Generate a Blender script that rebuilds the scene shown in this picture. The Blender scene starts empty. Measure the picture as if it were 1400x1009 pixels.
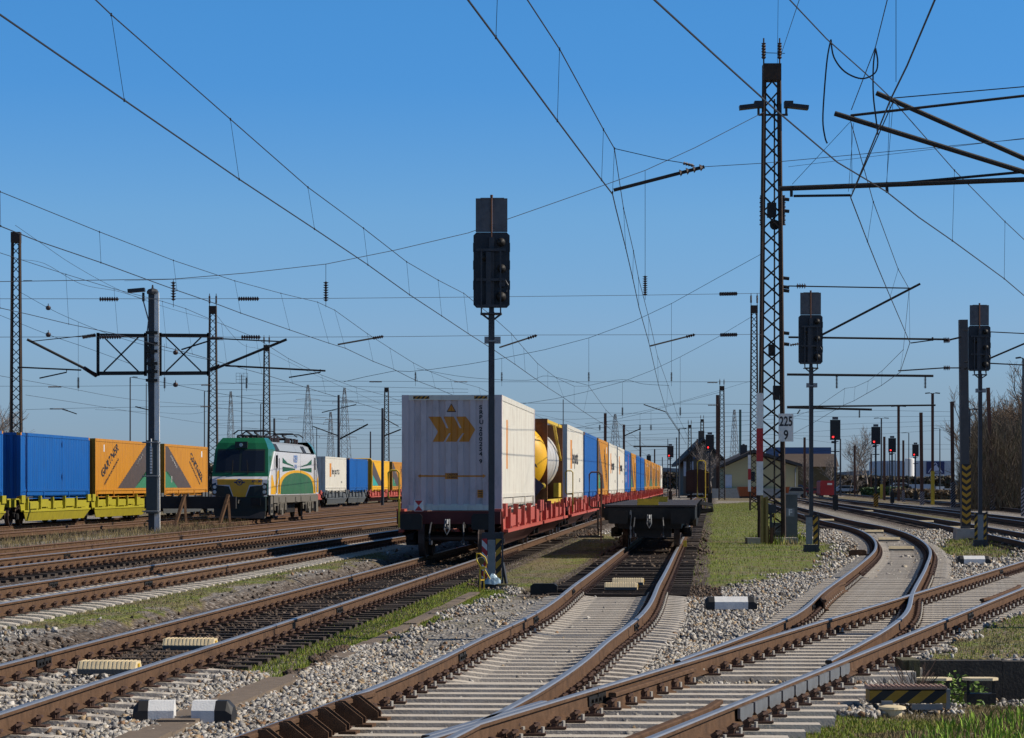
import bpy, math, random
import numpy as np
from mathutils import Vector, Matrix
random.seed(7); RNG = np.random.default_rng(7)
SC = bpy.context.scene; COL = SC.collection
F, HZ, CAMZ = 3600.0, 662.0, 2.0
KD = F/1900.0                              # depths below are noted in units of KD metres
def D(y): return y*KD
#          # focal length in photo pixels, horizon row, eye height
R = math.radians

def P(px, py, Y):                           # photo pixel + distance -> world point
    Y = Y*KD; return Vector(((px-700)/F*Y, Y, CAMZ-(py-HZ)*Y/F))
def G(px, py, z=0.0):                       # photo pixel on the level z -> world point
    Y = (CAMZ-z)*F/(py-HZ); return Vector(((px-700)/F*Y, Y, z))

# ---------------------------------------------------------------- materials
MATS = {}
def mat(name, col, rough=.6, metal=0., var=.12, scale=4., bump=0., bscale=30., dirt=None, dirtamt=.5, dscale=1.5, spec=.5, attr=None, coat=0., stretch=None, emit=None):
    if name in MATS: return MATS[name]
    m = bpy.data.materials.new(name); m.use_nodes = True; nt = m.node_tree; N = nt.nodes; L = nt.links
    b = N['Principled BSDF']; b.inputs['Roughness'].default_value = rough; b.inputs['Metallic'].default_value = metal
    b.inputs['Specular IOR Level'].default_value = spec
    if coat: b.inputs['Coat Weight'].default_value = coat
    tc = N.new('ShaderNodeTexCoord'); mp = N.new('ShaderNodeMapping'); L.new(tc.outputs['Object'], mp.inputs[0])
    if stretch: mp.inputs['Scale'].default_value = stretch
    no = N.new('ShaderNodeTexNoise'); no.inputs['Scale'].default_value = scale; no.inputs['Detail'].default_value = 6; no.inputs['Roughness'].default_value = .65
    L.new(mp.outputs[0], no.inputs['Vector'])
    mx = N.new('ShaderNodeMix'); mx.data_type = 'RGBA'
    c = Vector(col[:3])
    mx.inputs[6].default_value = (*[max(0, x*(1-2.2*var)) for x in c], 1); mx.inputs[7].default_value = (*[min(1, x*(1+2.2*var)) for x in c], 1)
    L.new(no.outputs['Fac'], mx.inputs[0]); out = mx.outputs[2]
    if attr:
        at = N.new('ShaderNodeAttribute'); at.attribute_name = attr
        m2 = N.new('ShaderNodeMix'); m2.data_type = 'RGBA'; m2.blend_type = 'MULTIPLY'; m2.inputs[0].default_value = 1
        L.new(out, m2.inputs[6]); L.new(at.outputs['Color'], m2.inputs[7]); out = m2.outputs[2]
    if dirt:
        n2 = N.new('ShaderNodeTexNoise'); n2.inputs['Scale'].default_value = dscale; n2.inputs['Detail'].default_value = 9; n2.inputs['Roughness'].default_value = .75
        L.new(mp.outputs[0], n2.inputs['Vector'])
        rp = N.new('ShaderNodeMapRange'); rp.inputs[1].default_value = .5; rp.inputs[2].default_value = .72; rp.inputs[3].default_value = 0; rp.inputs[4].default_value = dirtamt
        L.new(n2.outputs['Fac'], rp.inputs[0])
        m3 = N.new('ShaderNodeMix'); m3.data_type = 'RGBA'; L.new(rp.outputs[0], m3.inputs[0]); L.new(out, m3.inputs[6]); m3.inputs[7].default_value = (*dirt, 1); out = m3.outputs[2]
    L.new(out, b.inputs['Base Color'])
    if bump:
        n3 = N.new('ShaderNodeTexNoise'); n3.inputs['Scale'].default_value = bscale; n3.inputs['Detail'].default_value = 4
        L.new(tc.outputs['Object'], n3.inputs['Vector'])
        bp = N.new('ShaderNodeBump'); bp.inputs['Strength'].default_value = bump; bp.inputs['Distance'].default_value = .02
        L.new(n3.outputs['Fac'], bp.inputs['Height']); L.new(bp.outputs[0], b.inputs['Normal'])
    if emit:
        b.inputs['Emission Color'].default_value = (*emit[:3], 1); b.inputs['Emission Strength'].default_value = emit[3]
    MATS[name] = m; return m

RUST = mat('rail_rust', (.115, .067, .04), .9, 0, .3, 9, .3, 60, (.04,.027,.02), .7, 3, spec=.15)
STEEL = mat('rail_head_steel', (.40,.40,.40), .42, .75, .12, 6, 0)
DULLHEAD = mat('rail_head_dull', (.22,.13,.085), .5, .4, .2, 6, 0)
CONC = mat('sleeper_concrete', (.52,.47,.40), .9, 0, .14, 9, .3, 50, (.25,.19,.14), .55, 4)
CONC2 = mat('weathered_concrete', (.36,.34,.31), .9, 0, .15, 6, .3, 40, (.16,.14,.11), .6, 2.5)
WOOD = mat('sleeper_wood', (.055,.04,.03), .9, 0, .35, 7, .5, 60, (.13,.1,.075), .5, 5, stretch=(1,6,1))
PLANK = mat('duct_lid', (.17,.13,.095), .9, 0, .2, 9, .3, 60, (.09,.08,.06), .5, 3)
CLIP = mat('fastening_iron', (.085,.045,.03), .7, .2, .3, 30)
CLIPL = mat('bolt_cap', (.55,.52,.45), .6, .2, .2, 40)
BLACK = mat('black_iron', (.012,.011,.01), .6, .2, .3, 6, .2, 40, (.045,.035,.028), .5, 2)
UNDER = mat('underframe_black', (.007,.006,.0055), .8, .1, .3, 6)
SIGBLK = mat('signal_casing', (.022,.026,.034), .55, .2, .2, 5)
SIGGRY = mat('signal_plate', (.11,.11,.12), .55, .3, .15, 5, 0, 30, (.03,.03,.035), .6, 3)
GALV = mat('galvanised', (.22,.23,.24), .5, .5, .18, 8, 0, 30, (.12,.09,.07), .4, 3)
GALVD = mat('galvanised_dark', (.045,.048,.056), .55, .4, .2, 8)
LATT = mat('lattice_iron', (.04,.028,.022), .85, .1, .3, 5, 0, 30, (.12,.06,.03), .6, 2.2)
LATTFAR = mat('pylon_steel', (.17,.19,.21), .7, .3, .1, 1)
RUSTPOLE = mat('rusty_pole', (.12,.055,.035), .85, .1, .25, 3, 0, 30, (.05,.03,.025), .6, 1.5)
WIREM = mat('wire_copper', (.022,.022,.026), .6, .3, .1, 1)
INSUL = mat('insulator_brown', (.04,.022,.018), .4, 0, .2, 9)
YEL = mat('safety_yellow', (.62,.42,.03), .6, 0, .15, 6, 0, 30, (.25,.16,.05), .4, 5)
YEL2 = mat('stripe_yellow', (.5,.26,.02), .7, 0, .15, 6, 0, 30, (.2,.11,.04), .4, 5)
BLKP = mat('black_paint', (.015,.015,.016), .6, 0, .2, 6)
WHT = mat('white_paint', (.74,.74,.72), .65, 0, .08, 7, .2, 60, (.3,.28,.25), .35, 6)
REDP = mat('red_paint', (.45,.03,.03), .6, 0, .15, 5)
CREAM = mat('cream_plastic', (.72,.6,.38), .65, 0, .1, 9, 0, 30, (.42,.33,.2), .4, 6)
GREYBOX = mat('grey_cabinet', (.1,.11,.11), .6, .1, .12, 5, 0, 30, (.05,.05,.05), .5, 3)
LAMPR = mat('red_lamp', (.5,.01,.01), .4, emit=(1,.02,.02,5))
GLASS = mat('dark_glass', (.012,.016,.025), .08, 0, .05, 1)

# ---------------------------------------------------------------- mesh builder
class MB:
    def __init__(s): s.v = []; s.f = []; s.m = []; s.M = Matrix()
    def add(s, vs, fs, mi=0):
        n = len(s.v); s.v += [tuple(s.M @ Vector(v)) for v in vs]
        s.f += [tuple(n+i for i in f) for f in fs]; s.m += [mi]*len(fs); return s
    def box(s, x0, x1, y0, y1, z0, z1, mi=0):
        return s.add([(x0,y0,z0),(x1,y0,z0),(x1,y1,z0),(x0,y1,z0),(x0,y0,z1),(x1,y0,z1),(x1,y1,z1),(x0,y1,z1)],
              [(0,3,2,1),(4,5,6,7),(0,1,5,4),(1,2,6,5),(2,3,7,6),(3,0,4,7)], mi)
    def cbox(s, c, d, mi=0): return s.box(c[0]-d[0]/2,c[0]+d[0]/2,c[1]-d[1]/2,c[1]+d[1]/2,c[2]-d[2]/2,c[2]+d[2]/2,mi)
    def bar(s, p, q, w, h=None, mi=0):        # rectangular bar
        p, q = Vector(p), Vector(q); d = (q-p); 
        if d.length < 1e-6: return s
        d.normalize(); u = d.cross(Vector((0,0,1))); u = u.normalized() if u.length > 1e-3 else Vector((1,0,0)); t = u.cross(d)
        h = h or w; vs = []
        for a in (p, q):
            for i, j in ((-1,-1),(1,-1),(1,1),(-1,1)): vs.append(a+u*w/2*i+t*h/2*j)
        return s.add(vs, [(0,1,2,3),(7,6,5,4),(0,4,5,1),(1,5,6,2),(2,6,7,3),(3,7,4,0)], mi)
    def tube(s, pts, r, n=6, mi=0, r2=None, cap=True):
        pts = [Vector(p) for p in pts]; k = len(pts); vs = []; fs = []
        for i, p in enumerate(pts):
            d = (pts[min(i+1,k-1)]-pts[max(i-1,0)]).normalized()
            u = d.cross(Vector((0,0,1))); u = u.normalized() if u.length > 1e-3 else Vector((1,0,0)); t = u.cross(d)
            rr = r if r2 is None else r+(r2-r)*i/(k-1)
            for j in range(n):
                a = 2*math.pi*(j+.5)/n; vs.append(p+u*math.cos(a)*rr+t*math.sin(a)*rr)
        for i in range(k-1):
            for j in range(n):
                j2 = (j+1)%n; fs.append((i*n+j, i*n+j2, (i+1)*n+j2, (i+1)*n+j))
        if cap: fs += [tuple(range(n-1,-1,-1)), tuple((k-1)*n+j for j in range(n))]
        return s.add(vs, fs, mi)
    def cyl(s, c, r, h, axis='z', n=16, mi=0, r2=None):
        c = Vector(c); a = {'x':Vector((1,0,0)),'y':Vector((0,1,0)),'z':Vector((0,0,1))}[axis]
        return s.tube([c-a*h/2, c+a*h/2], r, n, mi, r2)
    def lathe(s, prof, c=(0,0,0), axis='z', n=16, mi=0):       # prof: (radius, along)
        vs = []; fs = []; k = len(prof); c = Vector(c)
        for (r, t) in prof:
            for j in range(n):
                a = 2*math.pi*j/n; x, y = r*math.cos(a), r*math.sin(a)
                vs.append(c+(Vector((x,y,t)) if axis=='z' else Vector((x,t,y)) if axis=='y' else Vector((t,x,y))))
        for i in range(k-1):
            for j in range(n): j2=(j+1)%n; fs.append((i*n+j,i*n+j2,(i+1)*n+j2,(i+1)*n+j))
        return s.add(vs, fs, mi)
    def prism(s, poly, a0, a1, plane='xz', mi=0):              # polygon extruded along the third axis
        k = len(poly)
        def mk(p, a): return {'xz':(p[0],a,p[1]),'yz':(a,p[0],p[1]),'xy':(p[0],p[1],a)}[plane]
        vs = [mk(p,a0) for p in poly]+[mk(p,a1) for p in poly]
        fs = [tuple(range(k)), tuple(range(2*k-1,k-1,-1))]+[(i,(i+1)%k+0,(i+1)%k+k,i+k)[::-1] for i in range(k)]
        return s.add(vs, fs, mi)
    def build(s, name, mats, parent=None, smooth=False, fixn=False):
        me = bpy.data.meshes.new(name); me.from_pydata(s.v, [], s.f)
        if not isinstance(mats, (list, tuple)): mats = [mats]
        for m in mats: me.materials.append(m)
        if len(mats) > 1: me.polygons.foreach_set('material_index', s.m)
        if fixn:
            import bmesh
            bm = bmesh.new(); bm.from_mesh(me); bmesh.ops.recalc_face_normals(bm, faces=bm.faces); bm.to_mesh(me); bm.free()
        if smooth: me.shade_smooth() if hasattr(me,'shade_smooth') else me.polygons.foreach_set('use_smooth',[True]*len(me.polygons))
        o = bpy.data.objects.new(name, me); COL.objects.link(o)
        if parent is not None: o.parent = parent
        return o

def tag(o, label=None, cat=None, group=None, kind=None):
    if label: o['label'] = label
    if cat: o['category'] = cat
    if group: o['group'] = group
    if kind: o['kind'] = kind
    return o
def thing(name, label, cat, loc=(0,0,0), rz=0, group=None):
    o = bpy.data.objects.new(name, None); COL.objects.link(o); o.location = loc; o.rotation_euler = (0,0,rz)
    o.empty_display_size = .2
    return tag(o, label, cat, group)
def copy_tree(o, parent=None):
    c = o.copy(); COL.objects.link(c); c.parent = parent
    for ch in list(o.children): copy_tree(ch, c)
    return c
def again(root, loc, rz, label, group=None):
    c = copy_tree(root); c.location = loc; c.rotation_euler = (0,0,rz); c['label'] = label
    if group: c['group'] = group
    return c
def fast_mesh(name, V, Fc, mats, tint=None, parent=None, smooth=False):
    me = bpy.data.meshes.new(name); V = np.asarray(V, np.float32); Fc = np.asarray(Fc, np.int32); k = Fc.shape[1]
    me.vertices.add(len(V)); me.vertices.foreach_set('co', V.ravel())
    me.loops.add(Fc.size); me.loops.foreach_set('vertex_index', Fc.ravel())
    me.polygons.add(len(Fc)); me.polygons.foreach_set('loop_start', np.arange(0, Fc.size, k, dtype=np.int32))
    try: me.polygons.foreach_set('loop_total', np.full(len(Fc), k, np.int32))
    except Exception: pass
    if smooth: me.polygons.foreach_set('use_smooth', np.ones(len(Fc), bool))
    me.update(calc_edges=True)
    if tint is not None:
        for an, arr in tint.items():
            a = me.attributes.new(an, 'FLOAT_COLOR', 'POINT'); c = np.ones((len(V),4), np.float32); c[:, :3] = arr; a.data.foreach_set('color', c.ravel())
    me.materials.append(mats)
    o = bpy.data.objects.new(name, me); COL.objects.link(o)
    if parent is not None: o.parent = parent
    return o

# ---------------------------------------------------------------- lettering
def text_tris(s, size, bold=0.0, align='LEFT'):
    cu = bpy.data.curves.new('lettering', 'FONT'); cu.body = s; cu.size = size; cu.offset = bold; cu.align_x = align; cu.resolution_u = 3; cu.fill_mode = 'FRONT'
    ob = bpy.data.objects.new('lettering', cu); COL.objects.link(ob)
    dg = bpy.context.evaluated_depsgraph_get(); me = bpy.data.meshes.new_from_object(ob.evaluated_get(dg))
    me.calc_loop_triangles()
    T = [[(me.vertices[i].co.x, me.vertices[i].co.y) for i in t.vertices] for t in me.loop_triangles]
    bpy.data.objects.remove(ob); bpy.data.meshes.remove(me); bpy.data.curves.remove(cu)
    return T
def xf(T, ox, oy, rot=0, sx=1, sy=1, shear=0):
    c, s = math.cos(rot), math.sin(rot); out = []
    for t in T: out.append([(ox+c*(x*sx+shear*y*sy)-s*y*sy, oy+s*(x*sx+shear*y*sy)+c*y*sy) for x, y in t])
    return out
def clipx(poly, a, keep_gt):
    out = []; n = len(poly)
    for i in range(n):
        p, q = poly[i], poly[(i+1)%n]; ip = (p[0]>=a) if keep_gt else (p[0]<=a); iq = (q[0]>=a) if keep_gt else (q[0]<=a)
        if ip: out.append(p)
        if ip != iq:
            t = (a-p[0])/(q[0]-p[0]); out.append((a, p[1]+t*(q[1]-p[1])))
    return out
def drape(mb, polys, brk, mapf, mi=0):
    """lay flat convex shapes over a corrugated wall: brk = sorted profile breakpoints"""
    for poly in polys:
        xs = [p[0] for p in poly]; lo, hi = min(xs), max(xs)
        cuts = [b for b in brk if lo < b < hi]; edges = [lo]+cuts+[hi]
        for a, b in zip(edges, edges[1:]):
            if b-a < 1e-5: continue
            q = clipx(clipx(poly, a, True), b, False)
            if len(q) >= 3: mb.add([mapf(x, z) for x, z in q], [tuple(range(len(q)))], mi)
# ---------------------------------------------------------------- tracks: X as a smooth function of Y
def hermite(ys, xs, q):
    ys = np.asarray(ys, float); xs = np.asarray(xs, float); q = np.atleast_1d(np.asarray(q, float))
    d = np.diff(xs)/np.diff(ys); m = np.empty(len(ys)); m[0] = d[0]; m[-1] = d[-1]
    h = np.diff(ys); m[1:-1] = (d[:-1]*h[1:]+d[1:]*h[:-1])/(h[1:]+h[:-1])
    i = np.clip(np.searchsorted(ys, q)-1, 0, len(ys)-2); t = (q-ys[i])/h[i]
    r = (2*t**3-3*t**2+1)*xs[i]+(t**3-2*t**2+t)*h[i]*m[i]+(-2*t**3+3*t**2)*xs[i+1]+(t**3-t**2)*h[i]*m[i+1]
    r = np.where(q < ys[0], xs[0]+(q-ys[0])*m[0], r); r = np.where(q > ys[-1], xs[-1]+(q-ys[-1])*m[-1], r)
    return r
TR = {
 'T1': ([2,14,24,34.6,60,100,170,300], [-6.15,-4.38,-2.95,-1.5,1.95,7.41,16.97,34.7]),
 'T2': ([4,7,10.1,12.2,14.3,16,19.05,25.75,39,60,150,300], [-3.3,-2.2,-1.16,-.53,-.02,.32,.98,1.98,3.87,6.9,20.0,42]),
 'T3': ([2,12,60], [-4.19,1.346,27.9]),
 'T3a': ([13,14.6,17.63,19.05,23.45,30.75,38.9,48.25,56.3,70.1,88.1,135,250], [1.87,2.62,4.0,4.58,6.0,8.4,10.93,13.23,14.74,16.34,18.85,25.5,43]),
 'L1': ([5,22,37.5,60,100,300], [-9.6,-7.25,-4.95,-1.64,4.1,33]),
 'L2': ([5,22,42,60,100,300], [-13.8,-11.4,-8.55,-5.9,-.1,29]),
 'L3': ([30,60,93,200], [-14.9,-10.95,-6.7,8]),
 'LL': ([61,70,80,110,150,300], [-14.5,-13.65,-12.5,-8.9,-3.4,17]),
 'L5': ([30,60,80,150,300], [-22.2,-18.7,-16.5,-8.4,10]),
 'L4': ([30,60,145,300], [-26.0,-22.45,-12.25,6]),
 'T4': ([30,44,57,71,100,135,300], [13.9,16.9,19.1,21.3,25.6,30.5,54]),
 'T5': ([40,69,110,156,300], [20.9,25.9,32.0,38,58]),
 'T6': ([60,105,160,300], [30.5,38.5,47,68]),
}
TR = {k: ([y*KD for y in a], b) for k, (a, b) in TR.items()}
ELEV = {'L1':.2, 'L2':.2}
def TX(t, y): return hermite(*TR[t], y)
def tdir(t, y):
    s = float(TX(t, y+.2)[0]-TX(t, y-.2)[0])/.4; return s
def lat(t, X, Y): 
    s = (TX(t, Y+.5)-TX(t, Y-.5)); return (X-TX(t, Y))/np.sqrt(1+s*s)

# ---------------------------------------------------------------- ground
PROF = [(-.075,0),(.075,0),(.075,.012),(.014,.03),(.009,.125),(.036,.136),(.036,.162),(.026,.172),(-.026,.172),(-.036,.162),(-.036,.136),(-.009,.125),(-.014,.03),(-.075,.012)]
def sstep(a, b, x): t = np.clip((x-a)/(b-a), 0, 1); return t*t*(3-2*t)
def vnoise(X, Y, s, seed=0):
    x = X*s+seed*17.3; y = Y*s+seed*9.1; xi = np.floor(x).astype(np.int64); yi = np.floor(y).astype(np.int64); fx = x-xi; fy = y-yi
    fx = fx*fx*(3-2*fx); fy = fy*fy*(3-2*fy)
    def h(a, b): n = (a*374761393+b*668265263+seed*974711) & 0x7fffffff; n = ((n^(n>>13))*1274126177) & 0x7fffffff; return ((n^(n>>16)) & 0xffff)/65535.
    return (h(xi,yi)*(1-fx)+h(xi+1,yi)*fx)*(1-fy)+(h(xi,yi+1)*(1-fx)+h(xi+1,yi+1)*fx)*fy
def fbm(X, Y, s, seed=0): return (vnoise(X,Y,s,seed)+.5*vnoise(X,Y,s*2.1,seed+1)+.25*vnoise(X,Y,s*4.3,seed+2))/1.75
def inpoly(X, Y, poly):
    r = np.zeros(X.shape, bool); n = len(poly); j = n-1
    for i in range(n):
        xi, yi = poly[i]; xj, yj = poly[j]
        c = ((yi > Y) != (yj > Y)) & (X < (xj-xi)*(Y-yi)/((yj-yi) if yj != yi else 1e-9)+xi); r ^= c; j = i
    return r
def wp(pp, z=0.): return [tuple(G(a, b, z)[:2]) for a, b in pp]
ZONES = {   # (polygon in photo pixels, greenness 0 dry .. 1 fresh)
 'A': ([(340,905),(352,890),(430,862),(560,812),(640,785),(662,800),(695,800),(690,810),(640,822),(580,846),(520,872),(470,880),(440,890),(362,946)], .85),
 'B': ([(930,800),(938,770),(948,740),(955,700),(972,688),(1075,684),(1118,735),(1160,745),(1120,775),(1060,784),(1000,800)], .66),
 'C': ([(690,800),(645,782),(700,755),(770,735),(850,722),(858,742),(790,790),(745,805)], .52),
 'D': ([(-60,880),(-60,852),(60,835),(200,808),(300,790),(380,772),(470,758),(540,765),(350,808),(230,842),(100,872)], .56),
 'E': ([(-150,775),(-150,728),(0,724),(200,708),(300,703),(330,716),(300,728),(150,750),(0,765)], .15),
 'E2': ([(-100,815),(-100,795),(0,790),(280,752),(540,716),(560,722),(300,758),(0,805)], .5),
 'F': ([(900,1045),(960,1005),(1030,985),(1100,968),(1180,966),(1290,962),(1350,946),(1400,934),(1500,925),(1600,1100),(900,1200)], .3),
 'Gz': ([(1215,893),(1232,880),(1290,850),(1420,800),(1520,790),(1520,894),(1215,894)], .4),
 'H': ([(1270,750),(1290,735),(1360,735),(1400,748),(1380,760),(1300,758)], .5),
 'I': ([(1150,694),(1160,689),(1420,716),(1420,722)], .5),
 'J': ([(980,676),(1420,682),(1420,697),(1200,686),(980,684)], .35),
 'K': ([(320,712),(560,694),(640,700),(560,712),(330,727)], .2),
}
ZW = {k: (wp(p), g) for k, (p, g) in ZONES.items()}
ZW['Gz'] = ([(a,D(b)) for a,b in [(4.45,15.25),(4.8,15.6),(7.1,20),(10.6,26.2),(16,26.2),(16,15.25)]], .45)
ZW['A2'] = ([(a,D(b)) for a,b in [(-60,90),(-20,90),(-9,150),(10,320),(-160,320)]], .3)
ZW['A3'] = ([(a,D(b)) for a,b in [(52,60),(130,60),(200,330),(62,330)]], .3)
PIT = wp([(1222,893),(1222,897),(1500,897),(1500,893)])
def zoneval(X, Y, ragged=True):
    nx = (fbm(X,Y,1.7,3)-.5); ny = (fbm(X,Y,1.7,8)-.5); amp = np.clip(Y/KD*.03,.2,2.5) if ragged else 0
    g = np.zeros(X.shape); fr = np.zeros(X.shape)
    for k, (poly, gr) in ZW.items():
        a = amp*(1.6 if k in 'BDE' else 1.)
        m = inpoly(X+nx*a, Y+ny*a*2.2*KD, poly); g[m] = 1; fr[m] = gr
    return g, fr
def pitdepth(X, Y):   # sunken bay before the retaining wall
    Y = Y/KD
    return .30*sstep(3.9,4.2,X)*(1-sstep(15.24,15.3,Y))*sstep(12.95,13.7,Y-.02*(X-4))*(1-sstep(6.6,8.4,X)*(Y < 15.0))
def height(X, Y):
    h = np.full(X.shape, -.09); h += (fbm(X,Y,.5,5)-.5)*.07*np.clip(1-Y/280,0.2,1); Yo = Y/KD
    le = 1-sstep(1.9, 3.3, lat('L1', X, Y)); le = le*sstep(-5.5,-2.6, lat('L2', X, Y)); h += .22*le
    for t in TR:
        d = np.abs(lat(t, X, Y)); e = ELEV.get(t, 0); w = 1-sstep(1.35, 1.95, d)
        if t == 'LL': w = w*(Yo > 61)
        if t == 'T3a': w = w*(Yo > 13)
        h = h*(1-w)+(e-np.where(np.isin(t, ['T2','T3','T3a']), .085, .06))*w
    h = np.where((Yo > 8) & (Yo < 17), h-pitdepth(X, Y), h)
    tf = sstep(15.27,15.31,Yo)*sstep(1.02,1.3,lat('T3',X,Y))*(1-sstep(19,24,Yo)); h = h*(1-tf)+tf*(.06+.03*fbm(X,Y,1.5,9))
    g = sstep(4.5,5.5,X)*(1-sstep(12.2,12.9,Yo))*sstep(2,5,Yo); h += .06*g
    return h
def make_ground():
    ys = [-40,-18,-4,5,9]; y = 12.
    while y < 7000:
        ys.append(y); y += max(.13, y*.0095) if y < 280 else y*.06
    ys = np.array(sorted(ys+[D(q) for q in (15.19,15.23,15.27,15.31,15.35)])); us = np.concatenate([[-60,-12,-4,-2,-1.2,-.8], np.linspace(-.55,.55,420), [.8,1.2,2,4,12,60]])
    Y, U = np.meshgrid(ys, us, indexing='ij'); X = U/KD*(np.maximum(Y,0)+11.); 
    X = np.clip(X, -6000, 6000); Yo = Y/KD
    Z = height(X, Y); g, fr = zoneval(X, Y)
    far = sstep(150, 260, Yo)*.6; g = np.maximum(g, far*(fbm(X,Y,.03,2) > .45)); fr = np.where((far > 0) & (fr == 0), .3, fr)
    dk = np.zeros(X.shape); cr = np.zeros(X.shape)
    for t in TR:
        d = np.abs(lat(t, X, Y)); w = 1-sstep(1.5, 2.3, d)
        if t == 'T1': w = w*sstep(14.5, 17, Yo)
        if t == 'T2': w = w*sstep(24.5, 26.5, Yo)
        if t in ('T3','T3a'): w = w*.0
        if t == 'L1': w = w*.0
        if t == 'LL': w = w*(Yo > 60)
        dk = np.maximum(dk, w); 
        wt = 1-sstep(1.5, 1.8, d)
        if t in ('L2','L3','L4','LL','L5','T4','T5','T6') or t == 'T1' or t == 'T2': g = np.where(wt > .5, g*0, g)
    fine = np.zeros(X.shape)            # trodden fine grit
    for pp in ([(560,880),(700,806),(760,803),(735,815),(600,868)], [(0,870),(0,830),(280,780),(540,735),(560,745),(400,772),(200,810)],
               [(935,800),(1000,785),(1120,775),(1060,800),(960,822)], [(-50,800),(0,790),(600,700),(620,712),(300,760)],
               [(1130,690),(1300,722),(1400,760),(1320,765),(1290,775),(1190,716),(1100,694)]):
        fine = np.maximum(fine, inpoly(X+(fbm(X,Y,1.1,4)-.5)*1.2, Y+(fbm(X,Y,1.1,6)-.5)*4, wp(pp)).astype(float))
    n0, n1 = Y.shape; idx = np.arange(n0*n1).reshape(n0, n1)
    Fc = np.stack([idx[:-1,:-1], idx[:-1,1:], idx[1:,1:], idx[1:,:-1]], -1).reshape(-1,4)
    V = np.stack([X, Y, Z], -1).reshape(-1,3)
    z1 = np.stack([g, fr, dk], -1).reshape(-1,3); z2 = np.stack([fine, fine*0, fine*0], -1).reshape(-1,3)
    m = bpy.data.materials.new('yard_ground'); m.use_nodes = True; nt = m.node_tree; N = nt.nodes; L = nt.links; b = N['Principled BSDF']
    b.inputs['Roughness'].default_value = .95; b.inputs['Specular IOR Level'].default_value = .2
    tc = N.new('ShaderNodeTexCoord')
    def noise(s, d=5, r=.6):
        n = N.new('ShaderNodeTexNoise'); n.inputs['Scale'].default_value = s; n.inputs['Detail'].default_value = d; n.inputs['Roughness'].default_value = r; L.new(tc.outputs['Object'], n.inputs['Vector']); return n.outputs['Fac']
    def ramp(fac, stops):
        r = N.new('ShaderNodeValToRGB'); e = r.color_ramp.elements
        while len(e) < len(stops): e.new(.5)
        for i, (p, c) in enumerate(stops): e[i].position = p; e[i].color = (*c, 1)
        L.new(fac, r.inputs[0]); return r.outputs[0]
    def mixc(f, a, bb):
        x = N.new('ShaderNodeMix'); x.data_type = 'RGBA'; L.new(f, x.inputs[0]); L.new(a, x.inputs[6]); L.new(bb, x.inputs[7]); return x.outputs[2]
    def mth(op, a, bb):
        x = N.new('ShaderNodeMath'); x.operation = op
        for i, q in enumerate((a, bb)):
            if isinstance(q, (int, float)): x.inputs[i].default_value = q
            else: L.new(q, x.inputs[i])
        return x.outputs[0]
    vo = N.new('ShaderNodeTexVoronoi'); vo.inputs['Scale'].default_value = 17; L.new(tc.outputs['Object'], vo.inputs['Vector'])
    sep = N.new('ShaderNodeSeparateColor'); L.new(vo.outputs['Color'], sep.inputs[0])
    gravel = ramp(sep.outputs[0], [(0,(.06,.056,.05)),(.3,(.2,.19,.175)),(.6,(.38,.36,.33)),(.8,(.27,.21,.15)),(1,(.56,.54,.5))])
    vf = N.new('ShaderNodeTexVoronoi'); vf.inputs['Scale'].default_value = 60; L.new(tc.outputs['Object'], vf.inputs['Vector'])
    sf = N.new('ShaderNodeSeparateColor'); L.new(vf.outputs['Color'], sf.inputs[0])
    grit = ramp(sf.outputs[0], [(0,(.14,.125,.11)),(.5,(.29,.27,.24)),(1,(.47,.45,.42))])
    grit = mixc(ramp(noise(.8, 5), [(.45,(0,0,0)),(.62,(.6,.6,.6))]), grit, ramp(noise(14), [(.3,(.11,.1,.05)),(.7,(.2,.17,.1))]))
    darkb = ramp(sep.outputs[1], [(0,(.025,.02,.017)),(.5,(.075,.055,.042)),(.85,(.14,.105,.08)),(1,(.4,.36,.32))])
    a1 = N.new('ShaderNodeAttribute'); a1.attribute_name = 'z1'; s1 = N.new('ShaderNodeSeparateColor'); L.new(a1.outputs['Color'], s1.inputs[0])
    a2 = N.new('ShaderNodeAttribute'); a2.attribute_name = 'z2'; s2 = N.new('ShaderNodeSeparateColor'); L.new(a2.outputs['Color'], s2.inputs[0])
    c = mixc(s2.outputs[0], gravel, grit); c = mixc(s1.outputs[2], c, darkb)
    big = noise(.45, 6, .7); n5 = noise(9, 5, .7)
    green = ramp(n5, [(.3,(.06,.085,.01)),(.55,(.15,.19,.025)),(.75,(.27,.27,.06))])
    dry = ramp(n5, [(.3,(.085,.065,.035)),(.55,(.19,.15,.08)),(.75,(.33,.27,.16))])
    gm = mth('SUBTRACT', mth('ADD', mth('MULTIPLY', big, 1.6), s1.outputs[1]), .8)
    gmr = N.new('ShaderNodeMapRange'); gmr.inputs[1].default_value = .42; gmr.inputs[2].default_value = .72; L.new(gm, gmr.inputs[0])
    grass = mixc(gmr.outputs[0], dry, green)
    cov = mth('MULTIPLY', s1.outputs[0], ramp(noise(5, 6, .75), [(.36,(.25,.25,.25)),(.5,(1,1,1))]))
    c = mixc(cov, c, grass)
    L.new(c, b.inputs['Base Color'])
    bp = N.new('ShaderNodeBump'); bp.inputs['Strength'].default_value = .9; bp.inputs['Distance'].default_value = .04
    hh = mth('ADD', mth('MULTIPLY', vo.outputs['Distance'], -1.2), 1.0); L.new(hh, bp.inputs['Height']); L.new(bp.outputs[0], b.inputs['Normal'])
    o = fast_mesh('ground', V, Fc, m, {'z1': z1, 'z2': z2}, smooth=True); tag(o, kind='structure')
make_ground()

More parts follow.
